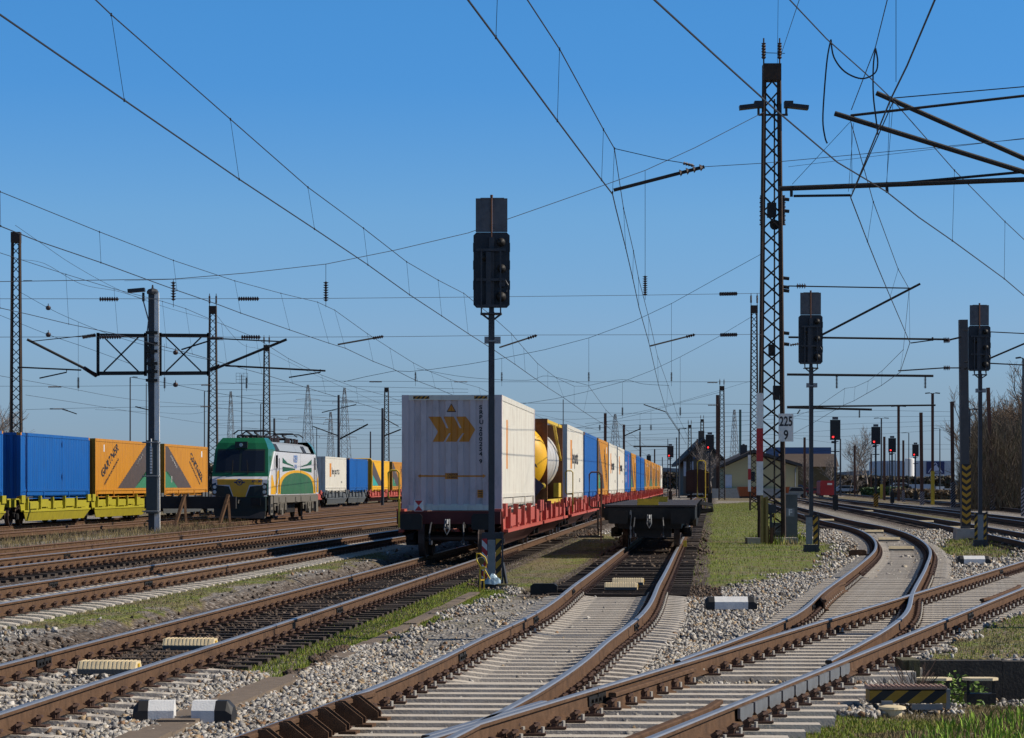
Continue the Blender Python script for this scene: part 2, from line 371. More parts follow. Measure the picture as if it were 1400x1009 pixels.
# ---------------------------------------------------------------- loose stones (ballast)
def stones(n_try, ylo, yhi, xlo, xhi, keep, size, name):
    X = RNG.uniform(xlo, xhi, n_try); Y = D(ylo+(yhi-ylo)*RNG.random(n_try)**1.0)
    inview = np.abs(X/Y)*KD < .41; X = X[inview]; Y = Y[inview]
    k = keep(X, Y); X = X[k]; Y = Y[k]; n = len(X)
    s = size*RNG.uniform(.45, 1.35, n)
    Z = height(X, Y)+s*.25+RNG.uniform(-.01,.03,n)
    base = np.array([(-1,-1,-1),(1,-1,-1),(1,1,-1),(-1,1,-1),(-1,-1,1),(1,-1,1),(1,1,1),(-1,1,1)], float)
    V = base[None]*RNG.uniform(.2, 1.15, (n,8,3)); V *= (s[:,None]*.5*RNG.uniform(.6,1.5,(n,3)))[:,None,:]
    q = RNG.normal(size=(n,4)); q /= np.linalg.norm(q,axis=1)[:,None]; w,x,y,z = q.T
    M = np.stack([1-2*(y*y+z*z),2*(x*y-z*w),2*(x*z+y*w),2*(x*y+z*w),1-2*(x*x+z*z),2*(y*z-x*w),2*(x*z-y*w),2*(y*z+x*w),1-2*(x*x+y*y)],-1).reshape(n,3,3)
    V = np.einsum('nij,nkj->nki', M, V)+np.stack([X,Y,Z],-1)[:,None,:]
    fc = np.array([(0,3,2,1),(4,5,6,7),(0,1,5,4),(1,2,6,5),(2,3,7,6),(3,0,4,7)]); FF = (fc[None]+(np.arange(n)*8)[:,None,None]).reshape(-1,4)
    pal = np.array([(.72,.70,.67),(.60,.59,.57),(.5,.49,.48),(.78,.76,.73),(.34,.33,.32),(.48,.36,.23),(.14,.13,.13),(.66,.6,.5),(.36,.22,.13)])
    ci = RNG.choice(len(pal), n, p=[.12,.17,.17,.06,.16,.09,.12,.07,.04]); c = pal[ci]*RNG.uniform(.6,1.05,(n,1))*np.array([1.0,.975,.93])
    dk = np.zeros(n)
    for t, y0 in (('T1',15.),('T2',25.2),('L2',0)): dk = np.maximum(dk, (np.abs(lat(t,X,Y)) < 1.9)*(Y > D(y0)))
    c = np.where(dk[:,None] > .5, c*np.array([.26,.2,.165]), c)
    tint = np.repeat(np.clip(c,0,1), 8, 0)
    o = fast_mesh(name, V.reshape(-1,3), FF, mat('ballast_stone', (.82,.82,.82), .9, 0, .1, 30, .4, 90, attr='tint'), {'tint': tint})
    return o
def keep_main(X, Y):
    g, _ = zoneval(X, Y); ok = g < .5; Yo = Y/KD
    nearT = np.full(X.shape, 99.)
    for t in ('T1','T2','T3','L1','L2'): nearT = np.minimum(nearT, np.abs(lat(t,X,Y)))
    nearT = np.where(Yo > 13, np.minimum(nearT, np.abs(lat('T3a',X,Y))), nearT)
    crib = nearT < 1.25
    prob = np.where(crib, np.where(np.abs(lat('T2',X,Y)) < 1.3, np.where(Yo > 14.2, .012, .05), np.where((np.abs(lat('T1',X,Y)) < 1.3) & (Yo > 15.2), .5, .09)), 1.)
    prob = np.where((np.abs(lat('T2',X,Y)) < 1.3) & (Yo > 25.4), .5, prob)*np.where(inpoly(X+(fbm(X,Y,1.3,4)-.5)*1., Y+(fbm(X,Y,1.3,6)-.5)*3.4, wp([(520,905),(600,850),(700,803),(768,800),(745,818),(650,872),(560,905)])), .04, 1.)
    prob = np.where((pitdepth(X,Y) > .05) | ((X > 3.3) & (Yo < 15.6) & (Yo > 12.2)), .12, prob)
    prob = np.where((lat('T1',X,Y) < -1.5) & (lat('L1',X,Y) > 1.2), np.where(Yo < 14.5, .6, .04)*prob, prob); prob = np.where((lat('T1',X,Y) < -4) , .1*prob, prob)
    prob = np.where(Yo > 22, prob*.75, prob)
    return ok & (RNG.random(X.shape) < prob)
o = stones(400000, 9.0, 17.5, -6.8, 7.2, keep_main, .04, 'ballast'); tag(o, 'loose white and grey ballast stones heaped between the near tracks', 'gravel', kind='stuff')
o = stones(190000, 17.5, 34, -8.6, 13.5, keep_main, .045, 'ballast'); tag(o, 'sparser grey ballast stones spread beside the tracks farther back', 'gravel', kind='stuff')

o = stones(70000, 34, 62, -4, 24, keep_main, .075, 'ballast'); tag(o, 'far grey stones along the shoulders of the S curve track', 'gravel', kind='stuff')
# ---------------------------------------------------------------- grass blades
def blades(n_try, region, h, w, name, pal, label, stick=.5, cat='grass', lean=.6, dens=None):
    poly, fr = region; xs = [p[0] for p in poly]; ysp = [p[1] for p in poly]
    X = RNG.uniform(min(xs)-.3, max(xs)+.3, n_try); Y = RNG.uniform(min(ysp)-.3, max(ysp)+.3, n_try)
    nx = (fbm(X,Y,1.7,3)-.5); ny = (fbm(X,Y,1.7,8)-.5); a = np.clip(Y/KD*.03,.2,2.5)
    k = inpoly(X+nx*a, Y+ny*a*2.2*KD, poly) & (np.abs(X/Y)*KD < .42)
    k &= fbm(X,Y,2.3,11) > (.5-stick*.5)
    if dens is not None: k &= RNG.random(len(X)) < dens(X, Y)
    X = X[k]; Y = Y[k]; n = len(X); Z = height(X, Y)-.01
    H = h*RNG.uniform(.4,1.3,n)*(.5+fbm(X,Y,3.1,12)); th = RNG.uniform(0,2*np.pi,n); ph = RNG.uniform(0,2*np.pi,n)
    wx = np.cos(th)*w*.5; wy = np.sin(th)*w*.5; lx = np.cos(ph)*H*lean*RNG.random(n); ly = np.sin(ph)*H*lean*RNG.random(n)
    V = np.zeros((n,5,3)); V[:,0] = np.stack([X-wx,Y-wy,Z],-1); V[:,1] = np.stack([X+wx,Y+wy,Z],-1)
    V[:,2] = np.stack([X-wx*.7+lx*.35,Y-wy*.7+ly*.35,Z+H*.6],-1); V[:,3] = np.stack([X+wx*.7+lx*.35,Y+wy*.7+ly*.35,Z+H*.6],-1); V[:,4] = np.stack([X+lx,Y+ly,Z+H],-1)
    b = (np.arange(n)*5)[:,None]; FF = np.concatenate([b+np.array([0,1,3]), b+np.array([0,3,2]), b+np.array([2,3,4])])
    pal = np.array(pal); c = pal[RNG.integers(0,len(pal),n)]; big = fbm(X,Y,.35,21)[:,None]; dry = np.array([.3,.24,.11])
    c = np.where(big < .55-fr*.32, dry*RNG.uniform(.5,1.1,(n,1)), c)*RNG.uniform(.7,1.2,(n,1))
    o = fast_mesh(name, V.reshape(-1,3), FF, mat('grass_blade', (1,1,1), .7, 0, .05, 5, attr='tint', spec=.3), {'tint': np.repeat(np.clip(c,0,1),5,0)})
    tag(o, label, cat, kind='stuff'); return o
GP = [(.15,.23,.02),(.22,.3,.03),(.11,.17,.02),(.29,.35,.04),(.31,.28,.06)]
OP = [(.17,.2,.04),(.22,.22,.06),(.15,.18,.03),(.25,.22,.08)]
blades(220000, ZW['F'], .042, .008, 'grass', GP, 'fresh green grass and weeds in the bottom right corner', .75)
blades(9000, (wp([(1190,1060),(1230,1000),(1290,985),(1370,960),(1500,935),(1600,1100)]),1.), .10, .016, 'grass', [(.22,.38,.03),(.16,.28,.03),(.3,.46,.05)], 'broad leaved bright green weeds at the bottom right edge', .6)
blades(130000, ZW['A'], .045, .009, 'grass', GP, 'low green grass strip along the cable duct by the near signal', .75)
blades(26000, ZW['C'], .04, .012, 'grass', OP, 'thin olive grass between the container train and the flat wagon track', .3)
blades(170000, ZW['B'], .08, .016, 'grass', GP, 'green and straw coloured grass island round the tall lattice mast', .6)
blades(40000, ZW['D'], .045, .012, 'grass', OP, 'mossy olive grass bank left of the container train track', .3)
blades(90000, ZW['Gz'], .045, .01, 'grass', GP, 'short mossy turf above the dark retaining wall', .5)
DP = [(.3,.23,.13),(.38,.3,.18),(.22,.15,.09),(.16,.1,.07),(.13,.14,.04)]
blades(60000, ZW['E'], .2, .014, 'dry_grass', DP, 'tall dry grass and dead stalks around the concrete mast on the left', .5)
blades(16000, ZW['E2'], .05, .02, 'grass', OP, 'thin grass between the two left hand tracks', .2)
blades(8000, ZW['H'], .09, .02, 'grass', GP, 'small grass patch around the right hand signal', .4)
o = blades(22000, (wp([(225,735),(225,712),(330,706),(345,716),(300,732)]),.1), .32, .012, 'dry_shrub', [(.1,.05,.04),(.15,.08,.06),(.2,.12,.08)], 'reddish brown dead brambles below the old buffer stop', .6, 'brambles', .9)
blades(3000, (wp([(1040,742),(1030,735),(1090,733),(1090,742)]),.7), .25, .03, 'grass', GP, 'taller grass tuft at the foot of the lattice mast', .9)
# ---------------------------------------------------------------- rails and sleepers
def rail(t, off, y0, y1, parent, **kw): return rail_w(t, off, D(y0), D(y1), parent, **kw)
def rail_w(t, off, y0, y1, parent, z=None, lift=0., name='rail', mats=(RUST, STEEL), flare=None):
    e = ELEV.get(t, 0); z = (e+.018+lift) if z is None else z
    ys = [y0]
    while ys[-1] < y1: ys.append(ys[-1]+(.8 if ys[-1] < 115 else 6.))
    ys[-1] = y1; mb = MB(); n = len(PROF); vs = []; fs = []; mi = []
    for k, y in enumerate(ys):
        s = tdir(t, y); nn = math.hypot(1, s); ux, uy = 1/nn, -s/nn; x = float(TX(t, y)[0])
        o_ = off+(flare(y) if flare else 0); cx, cy = x+ux*o_, y+uy*o_
        for (a, b) in PROF: vs.append((cx+ux*a, cy+uy*a, z+b))
    for i in range(len(ys)-1):
        for j in range(n):
            j2 = (j+1) % n; fs.append((i*n+j, i*n+j2, (i+1)*n+j2, (i+1)*n+j)); mi.append(1 if j in (6,7,8) else 0)
    fs += [tuple(range(n))[::-1], tuple((len(ys)-1)*n+j for j in range(n))]; mi += [0,0]
    mb.v = vs; mb.f = fs; mb.m = mi
    return mb.build(name, list(mats), parent)

def joint(t, off, y, parent):                # fishplate on a rail joint
    y = D(y)
    s = tdir(t, y); e = ELEV.get(t,0); mb = MB(); nn = math.hypot(1,s); x = float(TX(t,y)[0])+off/nn; yy = y-off*s/nn
    mb.M = Matrix.Translation((x, yy, e+.018)) @ Matrix.Rotation(-math.atan(s), 4, 'Z')
    for sd in (-1,1):
        mb.box(sd*.016-.012, sd*.016+.012, -.3, .3, .035, .12)
        for q in (-.2,-.07,.07,.2): mb.cyl((sd*.034,q,.078), .018, .03, 'x', 6)
    mb.box(-.0365,.0365,-.004,.004,.1,.174)
    mb.build('fishplate', BLACK, parent)

def sleeper_mesh(xl, xr, kind, w=.24):
    mb = MB(); h = w/2
    if kind == 'wood':
        j = lambda: random.uniform(-.008,.008)
        mb.add([(xl,-h+j(),-.14),(xr,-h+j(),-.14),(xr,h+j(),-.14),(xl,h+j(),-.14),(xl,-h+j(),j()-.004),(xr,-h+j(),j()-.004),(xr,h+j(),j()-.004),(xl,h+j(),j()-.004)],
               [(0,3,2,1),(4,5,6,7),(0,1,5,4),(1,2,6,5),(2,3,7,6),(3,0,4,7)])
        return mb
    L_ = xr-xl
    if kind == 'conc':
        st = [(xl,-.03,.09),(xl+.12,-.012,.1),(xl+.42,.006,.11),(xl+.66,.006,.11),(xl+.95,-.03,.085),(xr-.95,-.03,.085),(xr-.66,.006,.11),(xr-.42,.006,.11),(xr-.12,-.012,.1),(xr,-.03,.09)]
    else: st = [(xl,-.004,.11),(xr,-.004,.11)]
    vs = []; fs = []
    for x, z, hw in st: vs += [(x,-h-.015,-.16),(x,-hw,z),(x,hw,z),(x,h+.015,-.16)]
    for i in range(len(st)-1):
        for j in range(3): fs.append((i*4+j, i*4+j+1, (i+1)*4+j+1, (i+1)*4+j)[::-1])
    fs += [(0,1,2,3)[::-1], tuple(len(vs)-4+j for j in range(4))]
    mb.add(vs, fs); return mb
def clip_mesh(kind):
    mb = MB()
    mb.box(-.19,.19,-.075,.075,0,.017)
    for sd in (-1,1):
        mb.box(sd*.085-.018,sd*.085+.018,-.05,.05,.017,.05)
        mb.tube([(sd*.06,-.045,.05),(sd*.1,-.05,.075),(sd*.135,-.02,.085),(sd*.135,.02,.085),(sd*.1,.05,.075),(sd*.06,.045,.05)], .014, 5)
        mb.cyl((sd*.11,0,.055), .02, .09, 'z', 6)
        if kind == 'plate': mb.cyl((sd*.165,0,.04), .017, .05, 'z', 6, 1)
    return mb
CL = {k: clip_mesh(k).build('rail_fastening', [CLIP, CLIPL]) for k in ('spring','plate')}
SLM = {}
def add_sleeper(parent, X, Y, rz, xl, xr, kind, z, offs, clip='spring', wid=.24):
    key = (round(xl,1), round(xr,1), kind, wid, random.randint(0,2) if kind == 'wood' else 0)
    if key not in SLM: SLM[key] = sleeper_mesh(xl, xr, kind, wid).build('sleeper', WOOD if kind == 'wood' else CONC); o = SLM[key]
    else: o = SLM[key].copy(); COL.objects.link(o)
    o.location = (X, Y, z+random.uniform(-.004,.003)); o.rotation_euler = (0,0,rz+random.uniform(-.006,.006)); o.parent = parent
    for x in offs:
        c = CL[clip].copy(); COL.objects.link(c); c.parent = o; c.location = (x, 0, .002)
    return o
def sleepers(t, parent, y0, y1, sp, kind, clips=True, lo=-1.3, hi=1.3, maxn=100, clipkind='spring'):
    y0, y1 = D(y0), D(y1); y = y0; n = 0; rest = MB(); e = ELEV.get(t,0)
    while y < y1:
        s = tdir(t, y); X = float(TX(t, y)[0]); kd = kind(y) if callable(kind) else kind
        if n < maxn: add_sleeper(parent, X, y, -math.atan(s), lo, hi, kd, e, (-.7535,.7535) if clips and y < 115 else (), clipkind)
        else:
            m2 = sleeper_mesh(lo, hi, 'wood'); M = Matrix.Translation((X,y,e)) @ Matrix.Rotation(-math.atan(s),4,'Z')
            rest.M = M; rest.add(m2.v, m2.f)
        n += 1; y += sp/math.hypot(1,s)
    if rest.v: o = rest.build('sleeper', WOOD, parent); o['kind'] = 'stuff'
HG = .7535
def simple_track(t, label, y0, y1, sp=.62, kind='wood', mats=(RUST, STEEL), maxn=100, joints=(), clips=True, sl0=None, sl1=None):
    tr = thing('railway_track', label, 'track')
    for s in (-1,1): rail(t, s*HG, y0, y1, tr, mats=mats)
    sleepers(t, tr, sl0 or y0, sl1 or min(y1,150), sp, kind, clips, maxn=maxn)
    for sd, y in joints: joint(t, sd*HG, y, tr)
    return tr
simple_track('T1', 'track under the red container train, pale concrete sleepers near and dark wooden ones beyond', 6.5, 300, .62, lambda y: 'conc' if y < D(15.2) else 'wood', joints=((-1,14.8),(-1,27.5),(1,21)), sl0=8.2)
t2 = thing('railway_track', 'centre track curving under the empty black flat wagon, ribbed concrete sleepers near', 'track')
rail('T2', -HG, 6.5, 300, t2); rail('T2', HG, 6.5, 300, t2, lift=.0)
for sd, y in ((-1,24.6),(-1,19.5),(1,18.6),(-1,15.3)): joint('T2', sd*HG, y, t2)
sleepers('T2', t2, 14.2, 25.2, .6, 'conc', maxn=100, clipkind='plate'); sleepers('T2', t2, 25.4, 150, .62, 'wood', maxn=62)
t3 = thing('railway_turnout', 'turnout splitting at the centre bottom, long concrete bearers under the shiny crossing rails', 'turnout')
rail('T3', -HG, 6.5, 60, t3, lift=.003); rail('T3', HG, 6.5, 60, t3, lift=.002)
for sd, y in ((-1,12.2),(1,20.2),(1,31),(-1,30)): joint('T3', sd*HG, y, t3)
t3a = thing('railway_track', 'right hand track sweeping in an S curve past the lattice mast', 'track')
rail('T3a', -HG, 14.2, 250, t3a); rail('T3a', HG, 14.4, 250, t3a, lift=.0)
for sd, y in ((-1,21.5),(1,33.5)): joint('T3a', sd*HG, y, t3a)
def xat(t, off, y): s = tdir(t,y); return float(TX(t,y)[0])+off*math.hypot(1,s)
y = D(8.6)                                          # shared bearers of the first turnout
while y < D(14.0):
    xl = xat('T2',-HG,y)-.5; xr = xat('T3',HG,y)+.55; rz = -.05
    offs = sorted({round((xat(a,o_,y)-xl),3) for a in ('T2','T3') for o_ in (-HG,HG)})
    add_sleeper(t3, xl, y, rz, 0, round(xr-xl,1), 'bearer', 0, [o_/math.cos(rz) for o_ in offs], 'plate'); y += .6
y = D(14.6)
while y < D(29.5):                                   # bearers of the second turnout
    xl = xat('T3a',-HG,y)-.55; xr = xat('T3',HG,y)+.6
    if y < D(16.5): xl = max(xl, xat('T2',HG,y)+.95)
    offs = sorted({round((xat(a,o_,y)-xl),3) for a in ('T3a','T3') for o_ in (-HG,HG)})
    o = add_sleeper(t3, xl, y, -.02, 0, round(xr-xl,1), 'bearer', 0, [o_ for o_ in offs], 'plate'); y += .6
sleepers('T3a', t3a, 30.2, 150, .6, 'conc', maxn=100)
sleepers('T3', t3, 30, 46, .6, 'conc', maxn=34)
def check_rail(t, off, y0, y1, parent, ribs=0, z=.03, flare=True, label=None):
    y0, y1 = D(y0), D(y1)
    fl = (lambda y: (.06*max(0, 1-(y-y0)/.5)+.06*max(0, 1-(y1-y)/.5))*(-1 if off > 0 else 1)) if flare else None
    o = rail_w(t, off, y0, y1, parent, z=z, name='check_rail', mats=(RUST, RUST), flare=fl)
    if ribs:
        yy = y0+.15; sgn = -1 if off > 0 else 1
        while yy < y1-.1:
            s = tdir(t, yy); nn = math.hypot(1,s); cx = float(TX(t,yy)[0])+off/nn; cy = yy-off*s/nn; mb = MB()
            mb.M = Matrix.Translation((cx,cy,z)) @ Matrix.Rotation(-math.atan(s),4,'Z')
            for q in (-.06,.06): mb.prism([(sgn*.03,.0),(sgn*.26,.0),(sgn*.26,.06),(sgn*.09,.19),(sgn*.03,.19)], q-.008, q+.008, 'xz')
            mb.box(min(sgn*.2,sgn*.34),max(sgn*.2,sgn*.34),-.08,.08,-.012,.012)
            yy += .6; mb.build('check_rail_bracket', RUST, o, fixn=True)
    return o
check_rail('T2', -HG+.095, 8.0, 11.9, t2, ribs=1, z=.045)
check_rail('T3', HG-.12, 9.2, 11.7, t3)
check_rail('T3a', -HG+.12, 21.6, 25.5, t3, ribs=0)
check_rail('T3', HG-.12, 21.9, 25.0, t3)
check_rail('T3', -HG+.11, 12.3, 14.0, t3, flare=False, z=-.03)
mb = MB()                                        # running wing plates at the crossing noses
for (t, off, y0, y1) in (('T3',-HG-.085,9.9,11.5),): rail(t, off, y0, y1, t3, name='wing_rail', flare=lambda y: 0)
simple_track('L1', 'raised left track nearest the container train, white sleeper ends showing', 14, 300, .62, 'conc', joints=((-1,23.5),(1,23.8)), sl0=16)
simple_track('L2', 'second left track with dark wooden sleepers behind the raised one', 20, 300, .62, 'wood', joints=((-1,33),(1,39)), sl0=22)
simple_track('L3', 'rusty left track running past the green locomotive', 30, 200, .62, 'wood', (RUST, DULLHEAD), 60, clips=False, sl0=42)
simple_track('LL', 'short rusty siding under the green and white locomotive', 63, 200, .62, 'wood', (RUST, DULLHEAD), 60, clips=False)
simple_track('L5', 'rusty track in front of the yellow container wagons', 30, 300, .62, 'wood', (RUST, DULLHEAD), 80, clips=False, sl0=44)
simple_track('L4', 'track under the long left hand container train', 30, 300, .62, 'wood', (RUST, DULLHEAD), 80, clips=False, sl0=46)
simple_track('T4', 'dark right hand track running behind the striped concrete pole', 30, 300, .62, 'wood', (RUST, STEEL), 80, clips=False, sl0=38)
simple_track('T5', 'straight track beyond the striped pole at the right edge', 40, 300, .62, 'wood', (RUST, STEEL), 80, clips=False, sl0=56)
simple_track('T6', 'farthest right hand track at the foot of the bare trees', 60, 300, .62, 'wood', (RUST, STEEL), 80, clips=False, sl0=80)
for c in CL.values(): bpy.data.objects.remove(c)

for k in range(9):                               # grey plates clipped under the outer rail head
    yy = D(11.7)+k*.62; s = tdir('T3', yy); mb = MB(); nn = math.hypot(1,s); x = float(TX('T3',yy)[0])+(HG+.045)/nn
    mb.M = Matrix.Translation((x, yy-(HG+.045)*s/nn, .02)) @ Matrix.Rotation(-math.atan(s),4,'Z')
    mb.prism([(-.28,.135),(.28,.135),(.28,.05),(.2,.02),(-.2,.02),(-.28,.05)], -.012, .012, 'yz'); mb.build('rail_web_plate', GALV, t3)
# ---------------------------------------------------------------- small things on the ground
def sensor_box(x, y, rz, w, label):
    t = thing('track_sensor_box', label, 'sensor box', (x, y, 0), rz, 'cream ribbed sensor boxes lying between rails')
    mb = MB(); mb.prism([(-.17,0),(.17,0),(.17,.05),(.11,.125),(-.11,.125),(-.17,.05)], -w/2, w/2, 'yz')
    n = int(w/.045)
    for i in range(n): mb.prism([(-.173,.05),(-.112,.127),(.112,.127),(.173,.05),(.173,.053),(.113,.131),(-.113,.131),(-.173,.053)], -w/2+.02+i*.045, -w/2+.04+i*.045, 'yz')
    mb.build('cover', CREAM, t, fixn=True)
    m2 = MB(); m2.cbox((0,-.176,.02),(w*.96,.02,.05)); m2.build('base_plate', GREYBOX, t)
    m3 = MB(); m3.cbox((w/2+.006,0,.07),(.012,.08,.06)); m3.build('end_window', YEL, t)
def on(t, y, off=0): s = tdir(t,y); return float(TX(t,y)[0])+off*math.hypot(1,s)
for (t, y, off, lb) in (('T1',14.75,.0,'cream ribbed box between the left track rails, nearer of the pair'),('T1',16.9,.05,'cream ribbed box between the left track rails, farther of the pair'),
        ('T2',26.4,0,'cream ribbed box on the centre track at the edge of the concrete sleepers'),('T2',27.7,.05,'cream ribbed box on the centre track just behind its twin'),
        ('T3a',42,0,'cream ribbed box in the S curve of the right hand track, nearest there'),('T3a',57,0,'cream ribbed box in the S curve, third from the camera'),('T3a',75,0,'cream ribbed box where the curve straightens by the signal'),('T3a',49,-.1,'cream ribbed box in the S curve, second from the camera'),
        ('T4',62,0,'cream ribbed box on the dark right track near the striped pole'),('T4',72,0,'cream ribbed box on the dark right track, middle one'),('T4',100,0,'cream ribbed box far along the dark right track')):
    y = D(y); s = tdir(t,y); sensor_box(on(t,y,off), y, -math.atan(s), .62 if y < 57 else .75, lb)
def fouling(x, y, z, rz, w, h, ends, label, d=.2, blk=.22):
    t = thing('fouling_marker', label, 'marker block', (x,y,z), rz, 'black and white marker blocks between tracks')
    pr = [(-d,0),(d,0),(d,h*.6),(d*.45,h),(-d*.45,h),(-d,h*.6)]
    a = -w/2+(blk if 'l' in ends else 0); b = w/2-(blk if 'r' in ends else 0)
    mb = MB(); mb.prism(pr, a, b, 'yz'); mb.build('white_section', WHT, t, fixn=True)
    for e, x0, x1 in (('l',-w/2,a),('r',b,w/2)):
        if e in ends:
            m2 = MB(); k = .45; q = [(p[0]*k, p[1]*.75) for p in pr]; xo, xi = (x0,x1) if e == 'l' else (x1,x0)
            vs = [(xi,p[0],p[1]) for p in pr]+[((xo+(xi-xo)*.35),p[0],p[1]) for p in pr]+[(xo,p[0],p[1]*.72) for p in pr]
            n = 6; fs = [tuple(range(n)), tuple(range(3*n-1,2*n-1,-1))]
            for r in range(2): fs += [(r*n+i, r*n+(i+1)%n, (r+1)*n+(i+1)%n, (r+1)*n+i) for i in range(n)]
            m2.add(vs, fs); m2.build('black_end', BLKP, t, fixn=True)
p = G(209,981); fouling(p.x, p.y+.1, -.06, .05, .35, .2, 'l', 'half marker block with black left end beside the duct lid at bottom left', .13, .13)
p = G(291,981); fouling(p.x, p.y+.1, -.06, -.08, .35, .2, 'r', 'half marker block with black right end beside the duct lid at bottom left', .13, .15)
p = G(999,830); fouling(p.x, p.y, -.03, .0, .84, .2, 'lr', 'white marker block with black ends in the gravel right of the centre track', .16, .15)
p = G(1331,769); fouling(p.x, p.y, -.03, .0, .84, .2, 'lr', 'white marker block with black ends below the right hand signal', .16, .15)
# cable duct lids
duct = thing('cable_duct', 'grey brown cable duct lids running diagonally from bottom left to the near signal', 'cable duct')
dp = [G(130,1040,-.02), G(240,987,-.02), G(330,950,-.02), G(440,905,-.02), G(560,850,-.02), G(655,804,-.02)]
pts = []
for a, b in zip(dp, dp[1:]):
    n = max(1, int((b-a).length/1.0)); pts += [a+(b-a)*i/n for i in range(n)]
for i, (a, b) in enumerate(zip(pts, pts[1:])):
    d = b-a; L_ = d.length-.012; mb = MB(); j = random.uniform(-.012,.012)
    mb.M = Matrix.Translation((a+b)/2) @ Matrix.Rotation(math.atan2(d.y,d.x),4,'Z') @ Matrix.Rotation(random.uniform(-.02,.02),4,'X')
    hw_ = .17 if a.y < D(14.5) else .1; mb.box(-L_/2,L_/2,-hw_,hw_,-.06,(.012 if a.y < D(14.5) else -.03)+j); mb.build('duct_lid', PLANK, duct)
# rusty and dark lubricator boxes beside rails
for (t, y, off, lb) in (('T1',14.2,-1.45,'dark box with yellow edge left of the left track'),('T2',25.9,-1.35,'black iron box left of the centre track'),('T3a',39.2,-1.2,'rusty box left of the S curve')):
    y = D(y); s = tdir(t,y); q = thing('rail_contact_box', lb, 'contact box', (on(t,y,off), y, -.06), -math.atan(s), 'dark boxes at the rail side')
    mb = MB(); mb.box(-.3,.2,-.14,.14,0,.17); mb.prism([(-.3,.17),(.2,.17),(.14,.21),(-.24,.21)], -.12, .12, 'xz'); mb.box(.2,.55,-.03,.03,.05,.09); mb.build('box_body', BLACK if t != 'T3a' else RUST, q, fixn=True)
    if t == 'T1': mb = MB(); mb.box(-.28,-.02,-.146,-.14,.14,.17); mb.box(.05,.2,-.05,.05,.211,.235); mb.build('yellow_edge', YEL, q)
# retaining wall and pit things
wall = thing('retaining_wall', 'dark shaded concrete retaining wall below the mossy turf at right', 'wall', (0,0,0))
xw = xat('T3',HG,15.6)+.36
xw = 4.24
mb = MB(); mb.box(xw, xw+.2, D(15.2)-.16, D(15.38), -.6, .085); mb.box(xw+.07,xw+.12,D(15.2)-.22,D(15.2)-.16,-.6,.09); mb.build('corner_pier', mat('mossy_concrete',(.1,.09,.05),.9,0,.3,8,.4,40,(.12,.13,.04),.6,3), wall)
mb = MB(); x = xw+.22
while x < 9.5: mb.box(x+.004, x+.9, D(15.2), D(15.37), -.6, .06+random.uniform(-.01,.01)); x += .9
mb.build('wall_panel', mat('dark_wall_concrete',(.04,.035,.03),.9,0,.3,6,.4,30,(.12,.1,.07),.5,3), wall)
STRIPES = {}
def stripe_mat(name, c1, c2, scale, ang, rough=.6):
    m = bpy.data.materials.new(name); m.use_nodes = True; N = m.node_tree.nodes; L = m.node_tree.links; b = N['Principled BSDF']; b.inputs['Roughness'].default_value = rough
    tc = N.new('ShaderNodeTexCoord'); s = N.new('ShaderNodeSeparateXYZ'); L.new(tc.outputs['Object'], s.inputs[0])
    a = N.new('ShaderNodeMath'); a.operation = 'MULTIPLY'; L.new(s.outputs[0], a.inputs[0]); a.inputs[1].default_value = ang
    c = N.new('ShaderNodeMath'); c.operation = 'ADD'; L.new(a.outputs[0], c.inputs[0]); L.new(s.outputs[2], c.inputs[1])
    d = N.new('ShaderNodeMath'); d.operation = 'MULTIPLY'; L.new(c.outputs[0], d.inputs[0]); d.inputs[1].default_value = scale
    e = N.new('ShaderNodeMath'); e.operation = 'FRACT'; L.new(d.outputs[0], e.inputs[0])
    f = N.new('ShaderNodeMath'); f.operation = 'GREATER_THAN'; L.new(e.outputs[0], f.inputs[0]); f.inputs[1].default_value = .5
    x = N.new('ShaderNodeMix'); x.data_type = 'RGBA'; L.new(f.outputs[0], x.inputs[0]); x.inputs[6].default_value = (*c1,1); x.inputs[7].default_value = (*c2,1)
    n = N.new('ShaderNodeTexNoise'); n.inputs['Scale'].default_value = 9; L.new(tc.outputs['Object'], n.inputs['Vector'])
    y = N.new('ShaderNodeMix'); y.data_type = 'RGBA'; y.blend_type = 'MULTIPLY'; y.inputs[0].default_value = .5; L.new(x.outputs[2], y.inputs[6]); L.new(n.outputs['Fac'], y.inputs[7])
    L.new(y.outputs[2], b.inputs['Base Color']); return m
ST_YB = stripe_mat('yellow_black_stripes', (.62,.33,.02), (.012,.012,.012), 4.2, -1.0)
ST_YB2 = stripe_mat('yellow_black_box', (.42,.24,.012), (.012,.012,.012), 5.2, -.8)  # yellow muted so the colour carries the shade on the box front
ST_RW = stripe_mat('red_white_stripes', (.5,.02,.03), (.75,.75,.78), 4.2, 1.)
ST_RW2 = stripe_mat('red_white_pole', (.5,.02,.03), (.75,.75,.78), 4.2, -1.)
pm = thing('point_machine', 'long low point motor box with yellow and black striped front', 'point machine', (G(1213,962,-.12).x, D(12.75), -.075), 0)
mb = MB(); mb.box(-.36,.34,-.12,.16,.075,.19); mb.build('housing', [ST_YB2], pm)
mb = MB(); mb.box(-.37,.35,-.13,.17,.203,.222)
for i in range(16): mb.box(-.37+i*.0457,-.37+i*.0457+.022,-.13,.17,.222,.232)
mb.build('ribbed_lid', mat('lid_brown',(.3,.19,.14),.7,0,.2,8), pm)
mb = MB(); mb.box(-.26,-.16,-.19,-.13,0,.1); mb.box(.34,.38,-.1,.1,.02,.2); mb.box(.02,.3,-.16,-.13,.02,.07); mb.build('bracket', GALV, pm)
cp = thing('round_cable_box', 'round cream cable box standing before the striped motor box', 'cable box', (G(1213,962,0).x, D(12.5), -.06))
